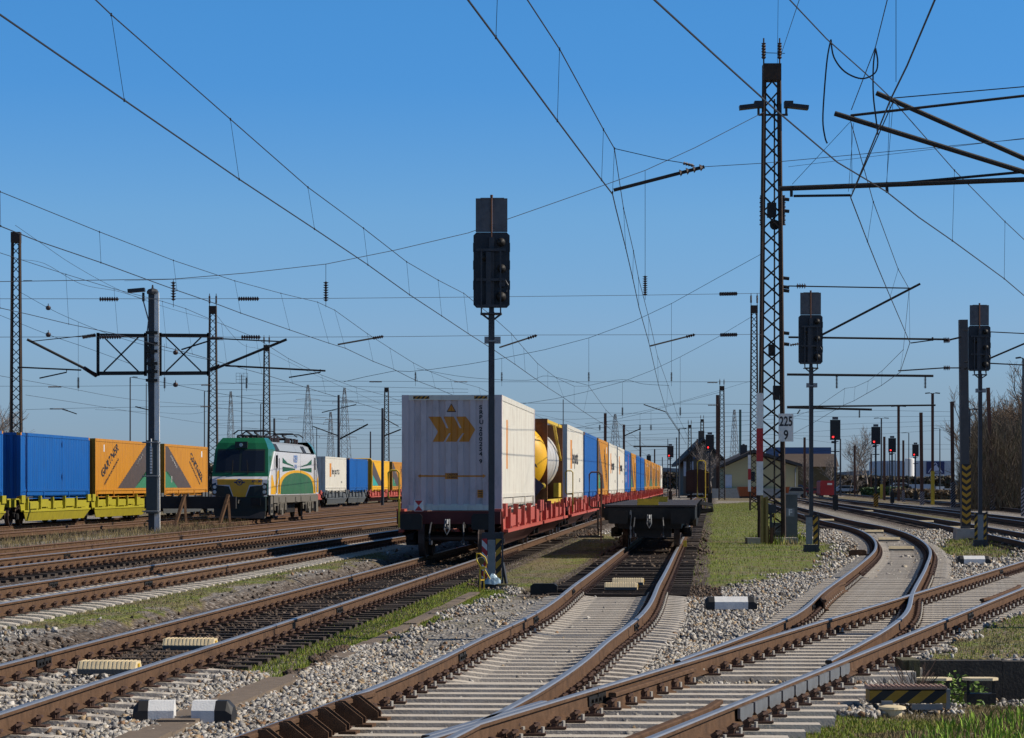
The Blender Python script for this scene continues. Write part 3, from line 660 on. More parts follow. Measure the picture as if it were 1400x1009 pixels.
mb = MB(); mb.lathe([(0,.07),(.08,.07),(.12,.06),(.125,.04),(.09,.035),(.08,-.1),(.0,-.1)], n=20); mb.build('box_body', CREAM, cp, smooth=False)
for i, (px, lb) in enumerate(((1277,'cream eight sided pit lid left of its twin under the wall'),(1340,'cream eight sided pit lid right of its twin under the wall'))):
    q = thing('pit_lid', lb, 'lid', ((px-700)/F*D(14.3), D(14.3), -.17), 0, 'cream lids on small posts in the sunken bay')
    mb = MB(); mb.prism([(-.18,-.04),(-.11,-.11),(.11,-.11),(.18,-.04),(.18,.04),(.11,.11),(-.11,.11),(-.18,.04)], .155, .18, 'xy'); mb.cyl((0,0,.172),.03,.014,'z',8); mb.build('lid_plate', CREAM, q, fixn=True)
    mb = MB(); mb.cbox((-.13,-.03,.06),(.03,.03,.2)); mb.cbox((.13,-.03,.06),(.03,.03,.2)); mb.box(-.15,.15,-.08,.08,-.1,.02); mb.build('base_box', BLACK, q)
def leafy(loc, n, rad, hh, label, name='weed', pal=((.09,.17,.02),(.14,.24,.03),(.2,.3,.05)), sz=.03):
    V = []; Fc = []; T = []
    for i in range(n):
        a = random.uniform(0,6.28); r = rad*math.sqrt(random.random()); h = hh*random.random()*(1-.5*r/rad); c = Vector((loc[0]+r*math.cos(a), loc[1]+r*math.sin(a)*.5, loc[2]+h))
        u = Vector((random.gauss(0,1),random.gauss(0,1),random.gauss(0,.5))).normalized()*sz; w = Vector((random.gauss(0,1),random.gauss(0,1),random.gauss(0,1))).normalized()*sz*.6
        b = len(V); V += [c-u, c+w, c+u, c-w]; Fc.append((b,b+1,b+2,b+3)); T += [random.choice(pal)]*4
    o = fast_mesh(name, [tuple(v) for v in V], Fc, mat('leaf', (1,1,1), .6, 0, .05, 5, attr='tint'), {'tint': np.array(T)}); tag(o, label, 'weed'); return o
leafy((4.7,D(14.75),-.38), 520, .36, .42, 'leafy green weed between the two cream lids')
leafy((4.65,D(13.9),-.36), 300, .3, .22, 'low green weed in front of the right cream lid')
leafy((4.25,D(14.7),-.36), 60, .1, .3, 'small green weed against the retaining wall corner')
tw = thing('twig_bush', 'bare dead twig bush beside the striped motor box', 'bush', (3.75,D(13.0),-.1))
mb = MB()
for i in range(34):
    a = random.uniform(0,6.28); l = random.uniform(.25,.5); p0 = Vector((0,0,0)); p1 = Vector((.1*math.cos(a),.1*math.sin(a),l*.5)); p2 = p1+Vector((.14*math.cos(a+random.uniform(-1,1)),.12*math.sin(a),l*.5)); mb.tube([p0,p1,p2],.0035,3)
mb.build('twigs', mat('dead_twig',(.1,.06,.045),.9), tw)
# ---------------------------------------------------------------- containers
CW = mat('container_white', (.68,.65,.56), .45, 0, .06, 2, .1, 8, (.34,.25,.17), .6, 1.8, stretch=(2,2,.3))
CWF = mat('container_white_worn_shaded', (.58,.5,.5), .6, 0, .08, 2, .2, 8, (.2,.17,.16), .6, 1.4, stretch=(1.5,1.5,.5))  # worn white, also darkened and warmed so the colour carries the end wall's shade
CB = mat('container_blue', (.004,.1,.37), .4, 0, .12, 2, .1, 8, (.02,.07,.2), .6, 1.8, stretch=(2,2,.3))
CY = mat('container_orange', (.52,.22,.01), .55, 0, .12, 3, .1, 8, (.25,.09,.02), .75, 2.6, stretch=(2,2,.22))
CYY = mat('container_yellow', (.78,.42,.01), .5, 0, .08, 3, .1, 8)
OR = mat('logo_orange', (.62,.23,.02), .5, 0, .08, 3)
INK = mat('letter_black', (.02,.02,.025), .6); GRY = mat('band_grey', (.075,.06,.06), .6, 0, .15, 4, 0, 30, (.13,.07,.05), .4, 2)
GRN = mat('band_green', (.035,.2,.11), .6, 0, .15, 3); TEAL = mat('band_teal', (.03,.33,.3), .6, 0, .1, 3)
INKF = mat('letter_white', (.7,.7,.7), .6); REDL = mat('stripe_magenta', (.4,.05,.12), .6)
WARN = stripe_mat('corner_warning', (.65,.3,.02), (.012,.012,.012), 9, -1.0)
W_, H_ = 1.25, 2.88
def corr(L0, L1, per, fr=(.36,.14,.36,.14), d=.03):
    n = max(1, round((L1-L0)/per)); p = (L1-L0)/n; xs = [L0]; ds = [0.]
    for i in range(n):
        b = L0+i*p; xs += [b+p*fr[0], b+p*(fr[0]+fr[1]), b+p*(fr[0]+fr[1]+fr[2]), b+p]; ds += [0., d, d, 0.]
    return xs, ds
def container(name, label, L_, body, kind, group=None, fper=.29, fmat=None, loc=(0,0,0), rz=0):
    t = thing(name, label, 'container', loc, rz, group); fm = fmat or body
    zb, zt = .42, H_-.13
    xs, ds = corr(.2, L_-.2, .34, d=.024); fx, fd = corr(-W_+.17, W_-.17, fper, fr=(.4,.1,.4,.1), d=.055)
    mb = MB()                                     # side walls, ends, roof
    for sd in (1,-1):
        for a, b, da, db in zip(xs, xs[1:], ds, ds[1:]):
            q = [(sd*(W_-.012-da),a,zb),(sd*(W_-.012-db),b,zb),(sd*(W_-.012-db),b,zt),(sd*(W_-.012-da),a,zt)]; mb.add(q if sd > 0 else q[::-1], [(0,1,2,3)], 0)
    for a, b, da, db in zip(fx, fx[1:], fd, fd[1:]):
        mb.add([(a,.03+da,.12),(b,.03+db,.12),(b,.03+db,zt),(a,.03+da,zt)], [(0,1,2,3)], 1)
        mb.add([(a,L_-.03-da,.12),(b,L_-.03-db,.12),(b,L_-.03-db,zt),(a,L_-.03-da,zt)], [(3,2,1,0)], 1)
    mb.box(-W_+.03,W_-.03,.05,L_-.05,.1,.16,0); mb.box(-W_+.03,W_-.03,.05,L_-.05,H_-.06,H_-.03,0)
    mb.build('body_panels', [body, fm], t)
    for y0, y1 in ((0,.2),(L_-.2,L_)):
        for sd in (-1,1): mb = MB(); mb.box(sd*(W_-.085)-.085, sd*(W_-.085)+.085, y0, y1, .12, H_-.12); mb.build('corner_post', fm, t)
    mb = MB()
    for sd in (-1,1):
        mb.box(sd*(W_-.05)-.049, sd*(W_-.05)+.049, .2, L_-.2, zt-.003, H_-.002)
        mb.box(sd*(W_-.05)-.049, sd*(W_-.05)+.049, .2, L_-.2, .32, zb+.003)
    for y0 in (.002, L_-.102): mb.box(-W_+.17, W_-.17, y0, y0+.1, H_-.13, H_-.004); mb.box(-W_+.17, W_-.17, y0, y0+.1, .003, .13)
    mb.build('frame_rails', body, t)
    mb = MB()                                     # recessed bottom rail with twist lock pockets
    for sd in (-1,1):
        mb.box(sd*(W_-.07)-.04, sd*(W_-.07)+.04, .2, L_-.2, .1, .3)
        mb.box(sd*(W_-.02)-.012, sd*(W_-.02)+.012, .5, L_-.5, .0, .035)
        for y in (.35, L_*.32, L_*.68, L_-.35): mb.box(sd*(W_-.03)-.03, sd*(W_-.03)+.03, y-.06, y+.06, .0, .32)
        mb.bar((sd*(W_-.02),.5,.02),(sd*(W_-.02),.7,.3),.03); mb.bar((sd*(W_-.02),L_-.5,.02),(sd*(W_-.02),L_-.7,.3),.03)
    mb.build('bottom_rail', body, t)
    for y in (.09, L_-.09):
        for sd in (-1,1):
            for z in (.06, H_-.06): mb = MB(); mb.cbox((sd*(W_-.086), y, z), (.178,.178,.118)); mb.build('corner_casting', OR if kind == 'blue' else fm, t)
    sidemap = lambda s, z: (W_-.012+.010-float(np.interp(s, xs, ds)), s, z)
    def side(polys, m, nm): 
        g = MB(); ks = L_/7.05; drape(g, [[(a*ks, b) for a, b in p] for p in polys], xs, sidemap); return g.build(nm, m, t)
    if kind in ('gart','gartm'):
        fl = (lambda P_: [[(7.05-a, b) for a, b in p] for p in P_]) if kind == 'gart' else (lambda P_: P_)
        top = zt-.002; k = 3.75/(top-.44)
        side(fl([[(.2,top),(.55,top),(.55+k*(top-.44),.44),(2.1,.44),(.2,1.35)]]), GRY, 'grey_band')
        side(fl([[(.2,1.345),(.55,1.345),(2.07,.445),(.2,.445)]]), GRN, 'green_wedge')
        if kind == 'gart':
            T = xf(text_tris('GARTNER', .55, .014), .85, .92, .64, 1.0, 1, .25); T2 = xf(text_tris('INTERNATIONALE SPEDITION', .17, .004), 1.1, .55, .64, .95, 1, .25)
            T3 = xf(text_tris('www.gartnerkg.com', .2, .006), 5.15, 1.55, .58, .72, 1, 0)
            wp_ = [[(1.0,2.25),(1.15,2.25),(1.15,2.6),(1.0,2.6)]]
        else:
            T = xf(text_tris('GARTNER', .55, .014), 4.05, 2.2, -.62, 1.0, 1, -.25); T2 = xf(text_tris('INTERNATIONALE SPEDITION', .17, .004), 3.95, 1.9, -.64, .95, 1, -.25)
            T3 = xf(text_tris('www.gartnerkg.com', .2, .006), .95, 2.2, -.58, .72, 1, 0)
            wp_ = [[(6.0,2.25),(6.15,2.25),(6.15,2.6),(6.0,2.6)], [(1.05,.75),(1.2,.75),(1.2,1.1),(1.05,1.1)]]
        side(T+T2, INK, 'black_lettering'); side(T3+wp_, INKF, 'white_lettering')
    if kind == 'white':
        side([[(1.45,1.25),(1.95,1.25),(1.95,2.35),(1.45,2.35)]], OR, 'orange_mark')
        T = xf(text_tris('be ports', .8, 0), 2.15, 1.45, 0, .92, 1.05); T2 = xf(text_tris('47 82', .2, .006), 5.2, .75)
        side(T+T2, INK, 'black_lettering')
    if kind == 'first':
        side([[(.95,1.05),(1.2,1.05),(1.2,2.3),(.95,2.3)]], OR, 'orange_mark')
    if kind == 'bluestripe':
        side([[(3.9,.44),(4.4,.44),(4.4,2.7),(3.9,2.7)]], REDL, 'magenta_stripe')
        side(xf(text_tris('O', .9, .03), 1.0, 1.5)+xf(text_tris('i', .7, .02), 1.3, .8), INKF, 'white_lettering')
    return t
def front_marks(t, L_):
    fx, fd = corr(-W_+.17, W_-.17, .29, fr=(.4,.1,.4,.1), d=.055)
    fm = lambda x, z: (x, .03-.004+float(np.interp(x, fx, fd)), z)
    # photo frame of the end wall: pixels 549..686 x 541..697
    X = lambda px: -W_+(px-549)/(686-549)*2.5
    Z = lambda py: H_-(py-541)/(697.5-541)*H_
    def front(polys, m, nm): g = MB(); drape(g, polys, fx, fm); return g.build(nm, m, t)
    pp = lambda *q: [(X(510+a/4.667), Z(520+b/4.667)) for a, b in q]
    front([pp((350,235),(430,235),(466,308),(399,308)), pp((446,235),(512,235),(552,308),(480,308)), pp((528,235),(590,235),(645,308),(564,308)),
           pp((399,308),(645,308),(650,320),(412,328)), pp((412,328),(650,320),(638,340),(408,340)),
           pp((408,340),(484,340),(447,394),(378,394)), pp((494,340),(570,340),(530,394),(462,394)), pp((580,340),(638,340),(610,394),(546,394))], OR, 'orange_chevrons')
    front([pp((280,610),(300,598),(300,624)), pp((298,604),(458,606),(458,616),(298,616)), pp((540,606),(702,606),(702,616),(540,616)), pp((700,598),(720,610),(700,624)),
           pp((458,592),(540,592),(540,630),(458,630))], OR, 'orange_arrow'); front([pp((664,698),(701,698),(701,748),(664,748))], OR, 'orange_plate')
    g = MB(); tri = lambda c, r, z0: [(c-r, z0), (c+r, z0), (c, z0+1.75*r)]
    cx, cz = X(510+498/4.667), Z(520+206/4.667)
    drape(g, [tri(cx, .12, cz)], fx, lambda x, z: (x, fm(x,z)[1]-.001, z)); g.build('warning_frame', INK, t)
    g = MB(); drape(g, [tri(cx, .092, cz+.02)], fx, lambda x, z: (x, fm(x,z)[1]-.004, z)); g.build('warning_triangle', OR, t)
    T = []
    for i, ch in enumerate('SRPU 200254 9'):
        if ch == ' ': continue
        zz = Z(520+178/4.667)-(i-(i > 4)*.6-(i > 11)*.5)*.1235; T += xf(text_tris(ch, .14, .005), X(510+675/4.667), zz-.04, 0, 1.15, 1)
    cx2 = X(510+464/4.667); c2 = lambda x, z: (x, fm(x,z)[1]-.003, z)
    g = MB(); drape(g, T, fx, fm); drape(g, xf(text_tris('CAUTION', .07, .002), cx2+.03, Z(520+607/4.667), 0, .85)+xf(text_tris('2.90 HIGH', .07, .002), cx2+.02, Z(520+625/4.667), 0, .78), fx, c2)
    for k in range(3): drape(g, [pp((670,706+k*14),(696,706+k*14),(696,711+k*14),(670,711+k*14))], fx, c2)
    g.build('black_lettering', INK, t)
    g = MB(); g.box(X(510+255/4.667), X(510+358/4.667), -.001,.001, H_-.1,H_-.03); g.box(X(510+645/4.667), X(510+728/4.667), -.001,.001, H_-.1,H_-.03); g.build('warning_stripes', WARN, t)
DEG = math.atan(.1365); TL = lambda Y: 7.41-1.25*0+(Y-100)*.1365
def t1pos(Y, z=1.345): return (float(TX('T1', D(Y))[0]), D(Y), z)
def rz_at(t, y): return -math.atan(tdir(t, D(y)))
def tl(t, Y, z): return (float(TX(t, D(Y))[0]), D(Y), z)
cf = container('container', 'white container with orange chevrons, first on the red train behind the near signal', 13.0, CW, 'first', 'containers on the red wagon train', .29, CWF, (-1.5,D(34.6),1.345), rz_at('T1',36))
front_marks(cf, 13.0)
L7 = 13.36
PROTO = {}
ORD = ['first','second','third','fourth','fifth','sixth','seventh','eighth','ninth','tenth','eleventh']
spec = [(51.5,'white'),(59.2,'blue'),(67.1,'gartm'),(74.8,'white'),(82.7,'white'),(90.4,'bluestripe'),(98.3,'gartm'),(106,'blue'),(113.9,'blue'),(121.6,'gartm'),(129.5,'gart'),(137.2,'gartm'),(145.1,'gart'),(152.8,'gartm'),(160.7,'gart'),(168.4,'white')]
nm = {'white':'white container with orange mark','blue':'plain blue container','gart':'orange container with rising black lettering','gartm':'orange container with falling black lettering','bluestripe':'blue container with a magenta stripe'}
mats_ = {'white':CW,'blue':CB,'gart':CY,'gartm':CY,'bluestripe':CB}
cnt = {}
def put(kind, loc, rz, label, group):
    if kind not in PROTO: PROTO[kind] = container('container', label, L7, mats_[kind], kind, group, .3, loc=loc, rz=rz); return PROTO[kind]
    return again(PROTO[kind], loc, rz, label, group)
for Y, k in spec:
    cnt[k] = cnt.get(k, 0)+1
    put(k, t1pos(Y), rz_at('T1', Y+3), f'{nm[k]}, {ORD[cnt[k]-1]} such along the red train', 'containers on the red wagon train')
L4z = 1.36
specL = [(51.4,'blue','plain blue container cut off by the left edge'),(60.0,'blue','blue container with orange corners beside the left lattice mast'),(67.7,'gart','orange container with rising GARTNER lettering left of the concrete mast'),
  (76.8,'gartm','orange container with falling GARTNER lettering between the concrete mast and the locomotive'),(111.7,'white','white container with orange mark just right of the locomotive'),(119.9,'blue','blue container between the white and the yellow ones right of the locomotive'),
  (137.8,'gartm','orange container just left of the big white chevron container'),(145.7,'gart','orange container hidden mostly behind the big white chevron container')]
for Y, k, lb in specL:
    o = put(k, tl('L4', Y, L4z), rz_at('L4', Y+3), lb, 'containers on the left hand train')
t = container('container', 'yellow container with teal corner and bright frame right of the locomotive', 14.4, CYY, 'plain', 'containers on the left hand train', loc=tl('L4',128.8,L4z), rz=rz_at('L4',130))
mb = MB(); mb.prism([(.25,.5),(5,.5),(.25,1.5)], 1.252, 1.256, 'yz'); mb.build('teal_wedge', TEAL, t)
mb = MB(); mb.prism([(.25,2.7),(.9,2.7),(8.7,.5),(5.02,.5),(.25,1.55)], 1.252, 1.256, 'yz'); mb.build('grey_band', GRY, t)
mb = MB(); mb.tube([(1.2,-.06,.1),(1.2,-.06,2.8),(1.1,-.06,2.95),(-1.1,-.06,2.95),(-1.2,-.06,2.8),(-1.2,-.06,.1)], .09, 6); mb.build('end_frame', CYY, t)

# tank container
def tank(loc, rz):
    t = thing('tank_container', 'yellow ended tank container in a brown frame on the red train', 'tank container', loc, rz, 'containers on the red wagon train')
    BR = mat('tank_frame_brown', (.16,.06,.015), .6, 0, .25, 4, 0, 30, (.5,.25,.03), .5, 1.5); L_ = 9.6; H = 2.78
    for y in (.08, L_-.08):
        mb = MB()
        for sd in (-1,1): mb.cbox((sd*1.15,y,H/2),(.16,.16,H))
        mb.cbox((0,y,H-.07),(2.3,.15,.14)); mb.cbox((0,y,.08),(2.3,.15,.15))
        yy = y+(.02 if y < 1 else -.02)
        for sd in (-1,1): 
            mb.prism([(sd*1.1,H-.1),(sd*.05,H-.1),(sd*1.1,H-1.3)], yy-.03, yy+.03, 'xz'); mb.prism([(sd*1.1,.1),(sd*.2,.1),(sd*1.1,1.2)], yy-.03, yy+.03, 'xz')
        mb.build('end_frame', BR, t, fixn=True)
    mb = MB()
    for sd in (-1,1):
        mb.cbox((sd*1.15,L_/2,.08),(.12,L_-.3,.14)); mb.cbox((sd*1.15,L_/2,H-.06),(.1,L_-.3,.1)); mb.bar((sd*1.15,L_*.55,H-.05),(sd*1.15,L_-.2,H*.55),.09)
    mb.cbox((1.1,L_-1.2,.45),(.18,1.6,.5)); mb.build('side_rail', YEL, t)
    mb = MB(); r = 1.13
    mb.lathe([(0,-1.0),(.4,-.97),(.8,-.85),(1.02,-.7),(1.13,-.52),(1.18,-.3),(1.18,-.02)], (.05,.12,1.5), 'y', 40); mb.build('tank_end', CYY, t, smooth=True, fixn=True)
    mb = MB(); mb.lathe([(r,-.6),(r*1.0,.0),(r,L_-1.5),(.9,L_-.9),(.0,L_-.7)], (0,.745,1.5), 'y', 40)
    for q in (1.2,3,5,6.8): mb.lathe([(r+.012,q),(r+.012,q+.06)], (0,.72,1.5), 'y', 40)
    mb.cyl((0,L_/2,2.68),.3,.2,'z',16); mb.build('tank_shell', mat('silver_cladding',(.6,.57,.52),.5,.25,.15,3,0,30,(.25,.22,.18),.6,1.2), t, smooth=True)
    mb = MB(); mb.M = Matrix.Translation((.78,-1.0,.5)) @ Matrix.Rotation(R(40),4,'Y'); mb.cbox((0,0,0),(.5,.03,.7)); mb.build('placard', mat('placard_grey',(.09,.06,.075),.6), t)
    mb = MB(); mb.M = Matrix.Translation((.78,-1.02,.5)) @ Matrix.Rotation(R(40),4,'Y'); mb.cbox((0,0,-.02),(.5,.004,.03)); mb.build('placard_line', INK, t)
    mb = MB(); mb.tube([(.3,-.85,.05),(1.12,-.7,.55)],.045,8); mb.lathe([(0,-.05),(.1,0),(.1,.1),(0,.12)],(1.12,-.72,.6),'y',12); mb.build('outlet_pipe', YEL, t)
    T = xf(text_tris('EG', .34, .025, 'CENTER'), .66, 1.72); T2 = xf(text_tris('UNA', .15, .01), .62, 1.2)
    dome = lambda a, b: .12-.07+float(np.interp(math.hypot(a-.05,b-1.5),[0,.4,.8,1.02,1.13],[-1.0,-.97,-.85,-.7,-.52]))
    g = MB()
    for tr in T+T2: g.add([(a, dome(a,b), b) for a, b in tr], [(0,1,2)])
    g.build('black_lettering', INK, t); return t
tank(tl('T1',45.0,1.345), rz_at('T1',46))

# ---------------------------------------------------------------- wagons
WRED = mat('wagon_red', (.44,.085,.06), .7, 0, .2, 3, 0, 30, (.13,.05,.035), .75, 3)
WSKR = mat('wagon_skirt_brown', (.2,.07,.05), .7, 0, .2, 3, 0, 30, (.07,.04,.03), .6, 2)
WYEL = mat('wagon_yellow', (.36,.32,.01), .7, 0, .2, 3, 0, 30, (.13,.1,.02), .7, 3)
WYEL2 = mat('wagon_skirt_yellow', (.33,.28,.01), .7, 0, .15, 3, 0, 30, (.14,.1,.02), .5, 2)
WGRY = mat('wagon_grey', (.1,.11,.115), .6, 0, .15, 3, 0, 30, (.05,.05,.045), .5, 2)
def bogie(parent, yc, nm='bogie'):
    mb = MB()
    for sd in (-1,1):
        mb.prism([(-1.2,.42),(-.9,.3),(.9,.3),(1.2,.42),(1.2,.56),(.5,.62),(-.5,.62),(-1.2,.56)], sd*1.0-.05, sd*1.0+.05, 'yz')
        for y in (-.9,.9): mb.cbox((sd*1.02,y,.42),(.22,.34,.26)); mb.cyl((sd*1.1,y,.42),.13,.12,'x',10)
        for y in (-.25,.0,.25): mb.cyl((sd*1.0,y,.42),.07,.26,'z',8)
    mb.cbox((0,0,.5),(2.0,.5,.2))
    M = Matrix.Translation((0,yc,0)); mb.v = [tuple(M @ Vector(v)) for v in mb.v]
    b = mb.build(nm, UNDER, parent, fixn=True)
    for y in (-.9,.9):
        m = MB(); m.cyl((0,yc+y,.46),.08,1.5,'x',8)
        for sd in (-1,1): m.lathe([(0,-.04),(.3,-.035),(.4,-.07),(.46,-.07),(.46,.05),(.49,.07),(.49,.09),(.3,.07),(0,.07)], (sd*.75,yc+y,.46) , 'x', 24) if sd < 0 else m.lathe([(0,.04),(.3,.035),(.4,.07),(.46,.07),(.46,-.05),(.49,-.07),(.49,-.09),(.3,-.07),(0,-.07)], (sd*.75,yc+y,.46), 'x', 24)
        m.build('wheelset', mat('wheel_steel',(.07,.05,.045),.6,.4,.2,6), b)
    return b
def ends(t, L_, colm, plate=True):
    for yy, s in ((0,-1),(L_,1)):
        mb = MB(); mb.box(-1.28,1.28,min(yy,yy-s*.25),max(yy,yy-s*.25),.83,1.14); mb.build('headstock', mat('headstock_shaded_red',(.09,.012,.01),.7) if colm is WRED else colm, t)  # on red wagons the headstock's deep shade is put into a darker red
        for sd in (-1,1):
            m = MB(); c = sd*.875
            m.cyl((c,yy+s*.2,.88),.11,.4,'y',12)
            x0,x1,z0,z1,k = c-.27,c+.27,.7,1.09,.035
            m.prism([(x0+k,z0),(x1-k,z0),(x1,z0+k),(x1,z1-k*1.6),(x1-k*1.6,z1),(x0+k*1.6,z1),(x0,z1-k*1.6),(x0,z0+k)], yy+s*.4, yy+s*.46, 'xz')
            m.build('buffer', BLACK, t, fixn=True)
        m = MB(); m.tube([(0,yy+s*.05,.92),(0,yy+s*.32,.92),(0,yy+s*.4,.84),(0,yy+s*.34,.74),(0,yy+s*.25,.78)],.035,6)
        m.tube([(-.05,yy+s*.25,.95),(-.06,yy+s*.4,.7),(0,yy+s*.42,.58),(.06,yy+s*.4,.7),(.05,yy+s*.25,.95)],.018,5); m.build('draw_hook', GALV, t)
        for hx in (-.42,.38):
            m = MB(); m.tube([(hx,yy+s*.02,.86),(hx,yy+s*.22,.8),(hx*1.05,yy+s*.3,.6),(hx*1.02,yy+s*.3,.42),(hx*.98,yy+s*.24,.36)],.024,6)
            m.cyl((hx*.98,yy+s*.24,.38),.045,.1,'z',8); m.build('brake_hose', GALVD, t)
def handrail(t, x, y, z0, z1, h0, m=YEL, w=.27):
    mb = MB(); mb.bar((x,y,z0),(x,y,h0),.045)
    mb.tube([(x,y,h0),(x,y,z1-.06),(x-.06,y,z1),(x-w+.06,y,z1),(x-w,y,z1-.06),(x-w,y,h0+.06),(x-w+.06,y,h0),(x,y,h0)], .022, 6); mb.build('handrail', m, t)
def pocket_wagon(label, L_, colm, skm, group, loc, rz, pockets=2, castings=True):
    t = thing('container_wagon', label, 'freight wagon', loc, rz, group)
    ends(t, L_, colm)
    mb = MB(); mb.box(-.35,.35,.25,L_-.25,.72,1.12); mb.build('centre_sill', UNDER, t)
    pl = (L_-1.6)/pockets
    for sd in (-1,1):
        mb = MB(); sk = MB()
        for p in range(pockets):
            y0 = .8+p*pl+.55; y1 = y0+pl-1.1
            f = lambda q: sd*q
            xo = 1.32
            def bx(a,b,z0,z1,o=0,th=.07): mb.box(min(f(xo+o),f(xo+o-th)),max(f(xo+o),f(xo+o-th)),a,b,z0,z1)
            mb.prism([(y0-.5,1.16),(y0-.15,.62),(y1+.15,.62),(y1+.5,1.16),(y1+.05,1.16),(y1-.1,1.06),(y0+.1,1.06),(y0-.05,1.16)], min(f(xo-.1),f(xo-.05)), max(f(xo-.1),f(xo-.05)), 'yz')
            bx(y0-.35,y0+.3,1.0,1.33,.02,.1); bx(y1-.3,y1+.35,1.0,1.33,.02,.1)
            n = 5; hs = [(1.02,1.2),(1.14,1.3),(.98,1.22),(1.16,1.28),(1.04,1.18)]
            for i in range(n):
                a = y0+.55+i*(y1-y0-1.1)/n; b = a+(y1-y0-1.1)/n; h1, h2 = hs[(i+2*p)%5]; g1 = .3+.5*((i+p)%3)
                bx(a+.12,b-g1,.74+.06*(i%2),h1,.04,.08); bx(a-.05,a+.1,.7,h2,.08,.12); bx(b-g1+.1,b-.1,.74,h1-.12,-.02,.04); mb.bar((f(xo+.06),a+.05,1.22),(f(xo+.02),a+.3,1.0),.05)
            bx(y0-.1,y1+.1,.6,.68,.06,.14)
            sin_ = .42 if colm is WRED else .08
            q = [(f(xo+.04),y0-.1,.62),(f(xo+.04),y1+.1,.62),(f(xo-sin_),y1-.75,.2),(f(xo-sin_),y0+.75,.2)]
            sk.add(q+[(a-f(.03),b,c) for a,b,c in q], [(0,1,2,3),(7,6,5,4),(0,4,5,1),(1,5,6,2),(2,6,7,3),(3,7,4,0)])
        mb.build('side_panel', colm, t, fixn=True); sk.build('skirt_plate', skm, t, fixn=True)
    for k in range(pockets+1): bogie(t, .8+1.2+k*(L_-4.0)/pockets*1.0 if pockets > 1 else 2+k*(L_-4))
    m = MB()
    for sd in (-1,1):
        for y in (.4,L_-.4): m.box(sd*1.2-.1,sd*1.2+.1,y-.3,y+.3,1.14,1.2)
    m.build('deck_plate', colm, t)
    return t
ws = 1/math.cos(DEG)
w1 = pocket_wagon('red container wagon at the head, carrying the chevron container and the tank', D(17.0), WRED, WSKR, 'red wagons of the container train', tl('T1',34.15,.19), rz_at('T1',40))
handrail(w1, -1.22, .02, .75, 2.15, 1.45); handrail(w1, 1.5, D(16.95), .8, 2.3, 1.45, YEL)
mb = MB(); mb.box(-1.16+.35,-.94+.35,-.33,-.32,1.15,1.42); mb.build('tail_plate', WHT, w1)
mb = MB(); mb.add([(-.80,-.334,1.16),(-.60,-.334,1.16),(-.70,-.334,1.285)],[(0,1,2)]); mb.add([(-.80,-.334,1.41),(-.60,-.334,1.41),(-.70,-.334,1.285)],[(2,1,0)]); mb.build('tail_mark', REDP, w1)
w2 = pocket_wagon('second red container wagon, under the first white lettered and the blue container', D(15.3), WRED, WSKR, 'red wagons of the container train', tl('T1',51.3,.19), rz_at('T1',58))
handrail(w2, 1.5, D(14.9), .4, 2.3, 1.3, RUSTPOLE, .4)
Y = 66.95
for i in range(7):
    again(w2, tl('T1',Y,.19), rz_at('T1',Y+7), f'{ORD[i+2]} red container wagon counting back along the red train'); Y += 15.65
for c in [c for c in bpy.data.objects if c.name.startswith('handrail') and c.parent and c.parent.get('label','').endswith('back along the red train')]: bpy.data.objects.remove(c)
wy = pocket_wagon('yellow container wagon under the blue and orange containers left of the concrete mast', D(15.4), WYEL, WYEL2, 'wagons of the left hand train', tl('L4',59.4,.19), rz_at('L4',66))
again(wy, tl('L4',43.7,.19), rz_at('L4',50), 'yellow container wagon cut off by the left edge')
wg = pocket_wagon('grey container wagon under the orange container left of the locomotive', D(15.2), WGRY, WGRY, 'wagons of the left hand train', tl('L4',75.6,.19), rz_at('L4',83))
again(wg, tl('L4',111.2,.19), rz_at('L4',118), 'dark grey container wagon right of the locomotive')
again(w2, tl('L4',95.5,.19), rz_at('L4',100), 'red wagon end showing just right of the locomotive', 'wagons of the left hand train')
again(w2, tl('L4',127.1,.19), rz_at('L4',130), 'red wagon under the yellow container right of the grey one', 'wagons of the left hand train')
again(w2, tl('L4',142.9,.19), rz_at('L4',150), 'red wagon behind the near chevron container', 'wagons of the left hand train')
for c in [c for c in bpy.data.objects if c.name.startswith('handrail') and c.parent and c.parent.get('group') == 'wagons of the left hand train']: bpy.data.objects.remove(c)

# empty flat wagon
fx0, fy0 = float(TX('T2',D(39.2))[0]), D(39.2)
fw = thing('flat_wagon', 'empty black flat wagon with two yellow end boards on the centre track', 'freight wagon', (fx0-.02,fy0,.19), rz_at('T2',50))
ends(fw, 26.0, BLACK)
mb = MB(); mb.box(-.9,.9,.3,25.7,.55,1.1); mb.box(-.6,.6,.5,1.2,.3,.6)
for sd in (-1,1): mb.prism([(.3,.8),(6,.8),(8,.5),(18,.5),(20,.8),(25.7,.8),(25.7,1.15),(.3,1.15)], sd*1.22-.05, sd*1.22+.05, 'yz')
mb.build('underframe', BLACK, fw, fixn=True)
mb = MB(); dk = mat('deck_planks',(.035,.028,.026),.7,0,.3,4,0,30,(.12,.1,.09),.4,3)
for i in range(26): mb.box(-1.3,1.3,.02+i,.99+i,1.16,1.22)
mb.build('deck', dk, fw)
for yy, xx, w in ((.15,-.05,.6),(13.5,.02,.52)):
    mb = MB(); mb.box(xx-w/2,xx+w/2,yy-.02,yy+.02,1.215,1.4); mb.build('yellow_end_board', YEL, fw)
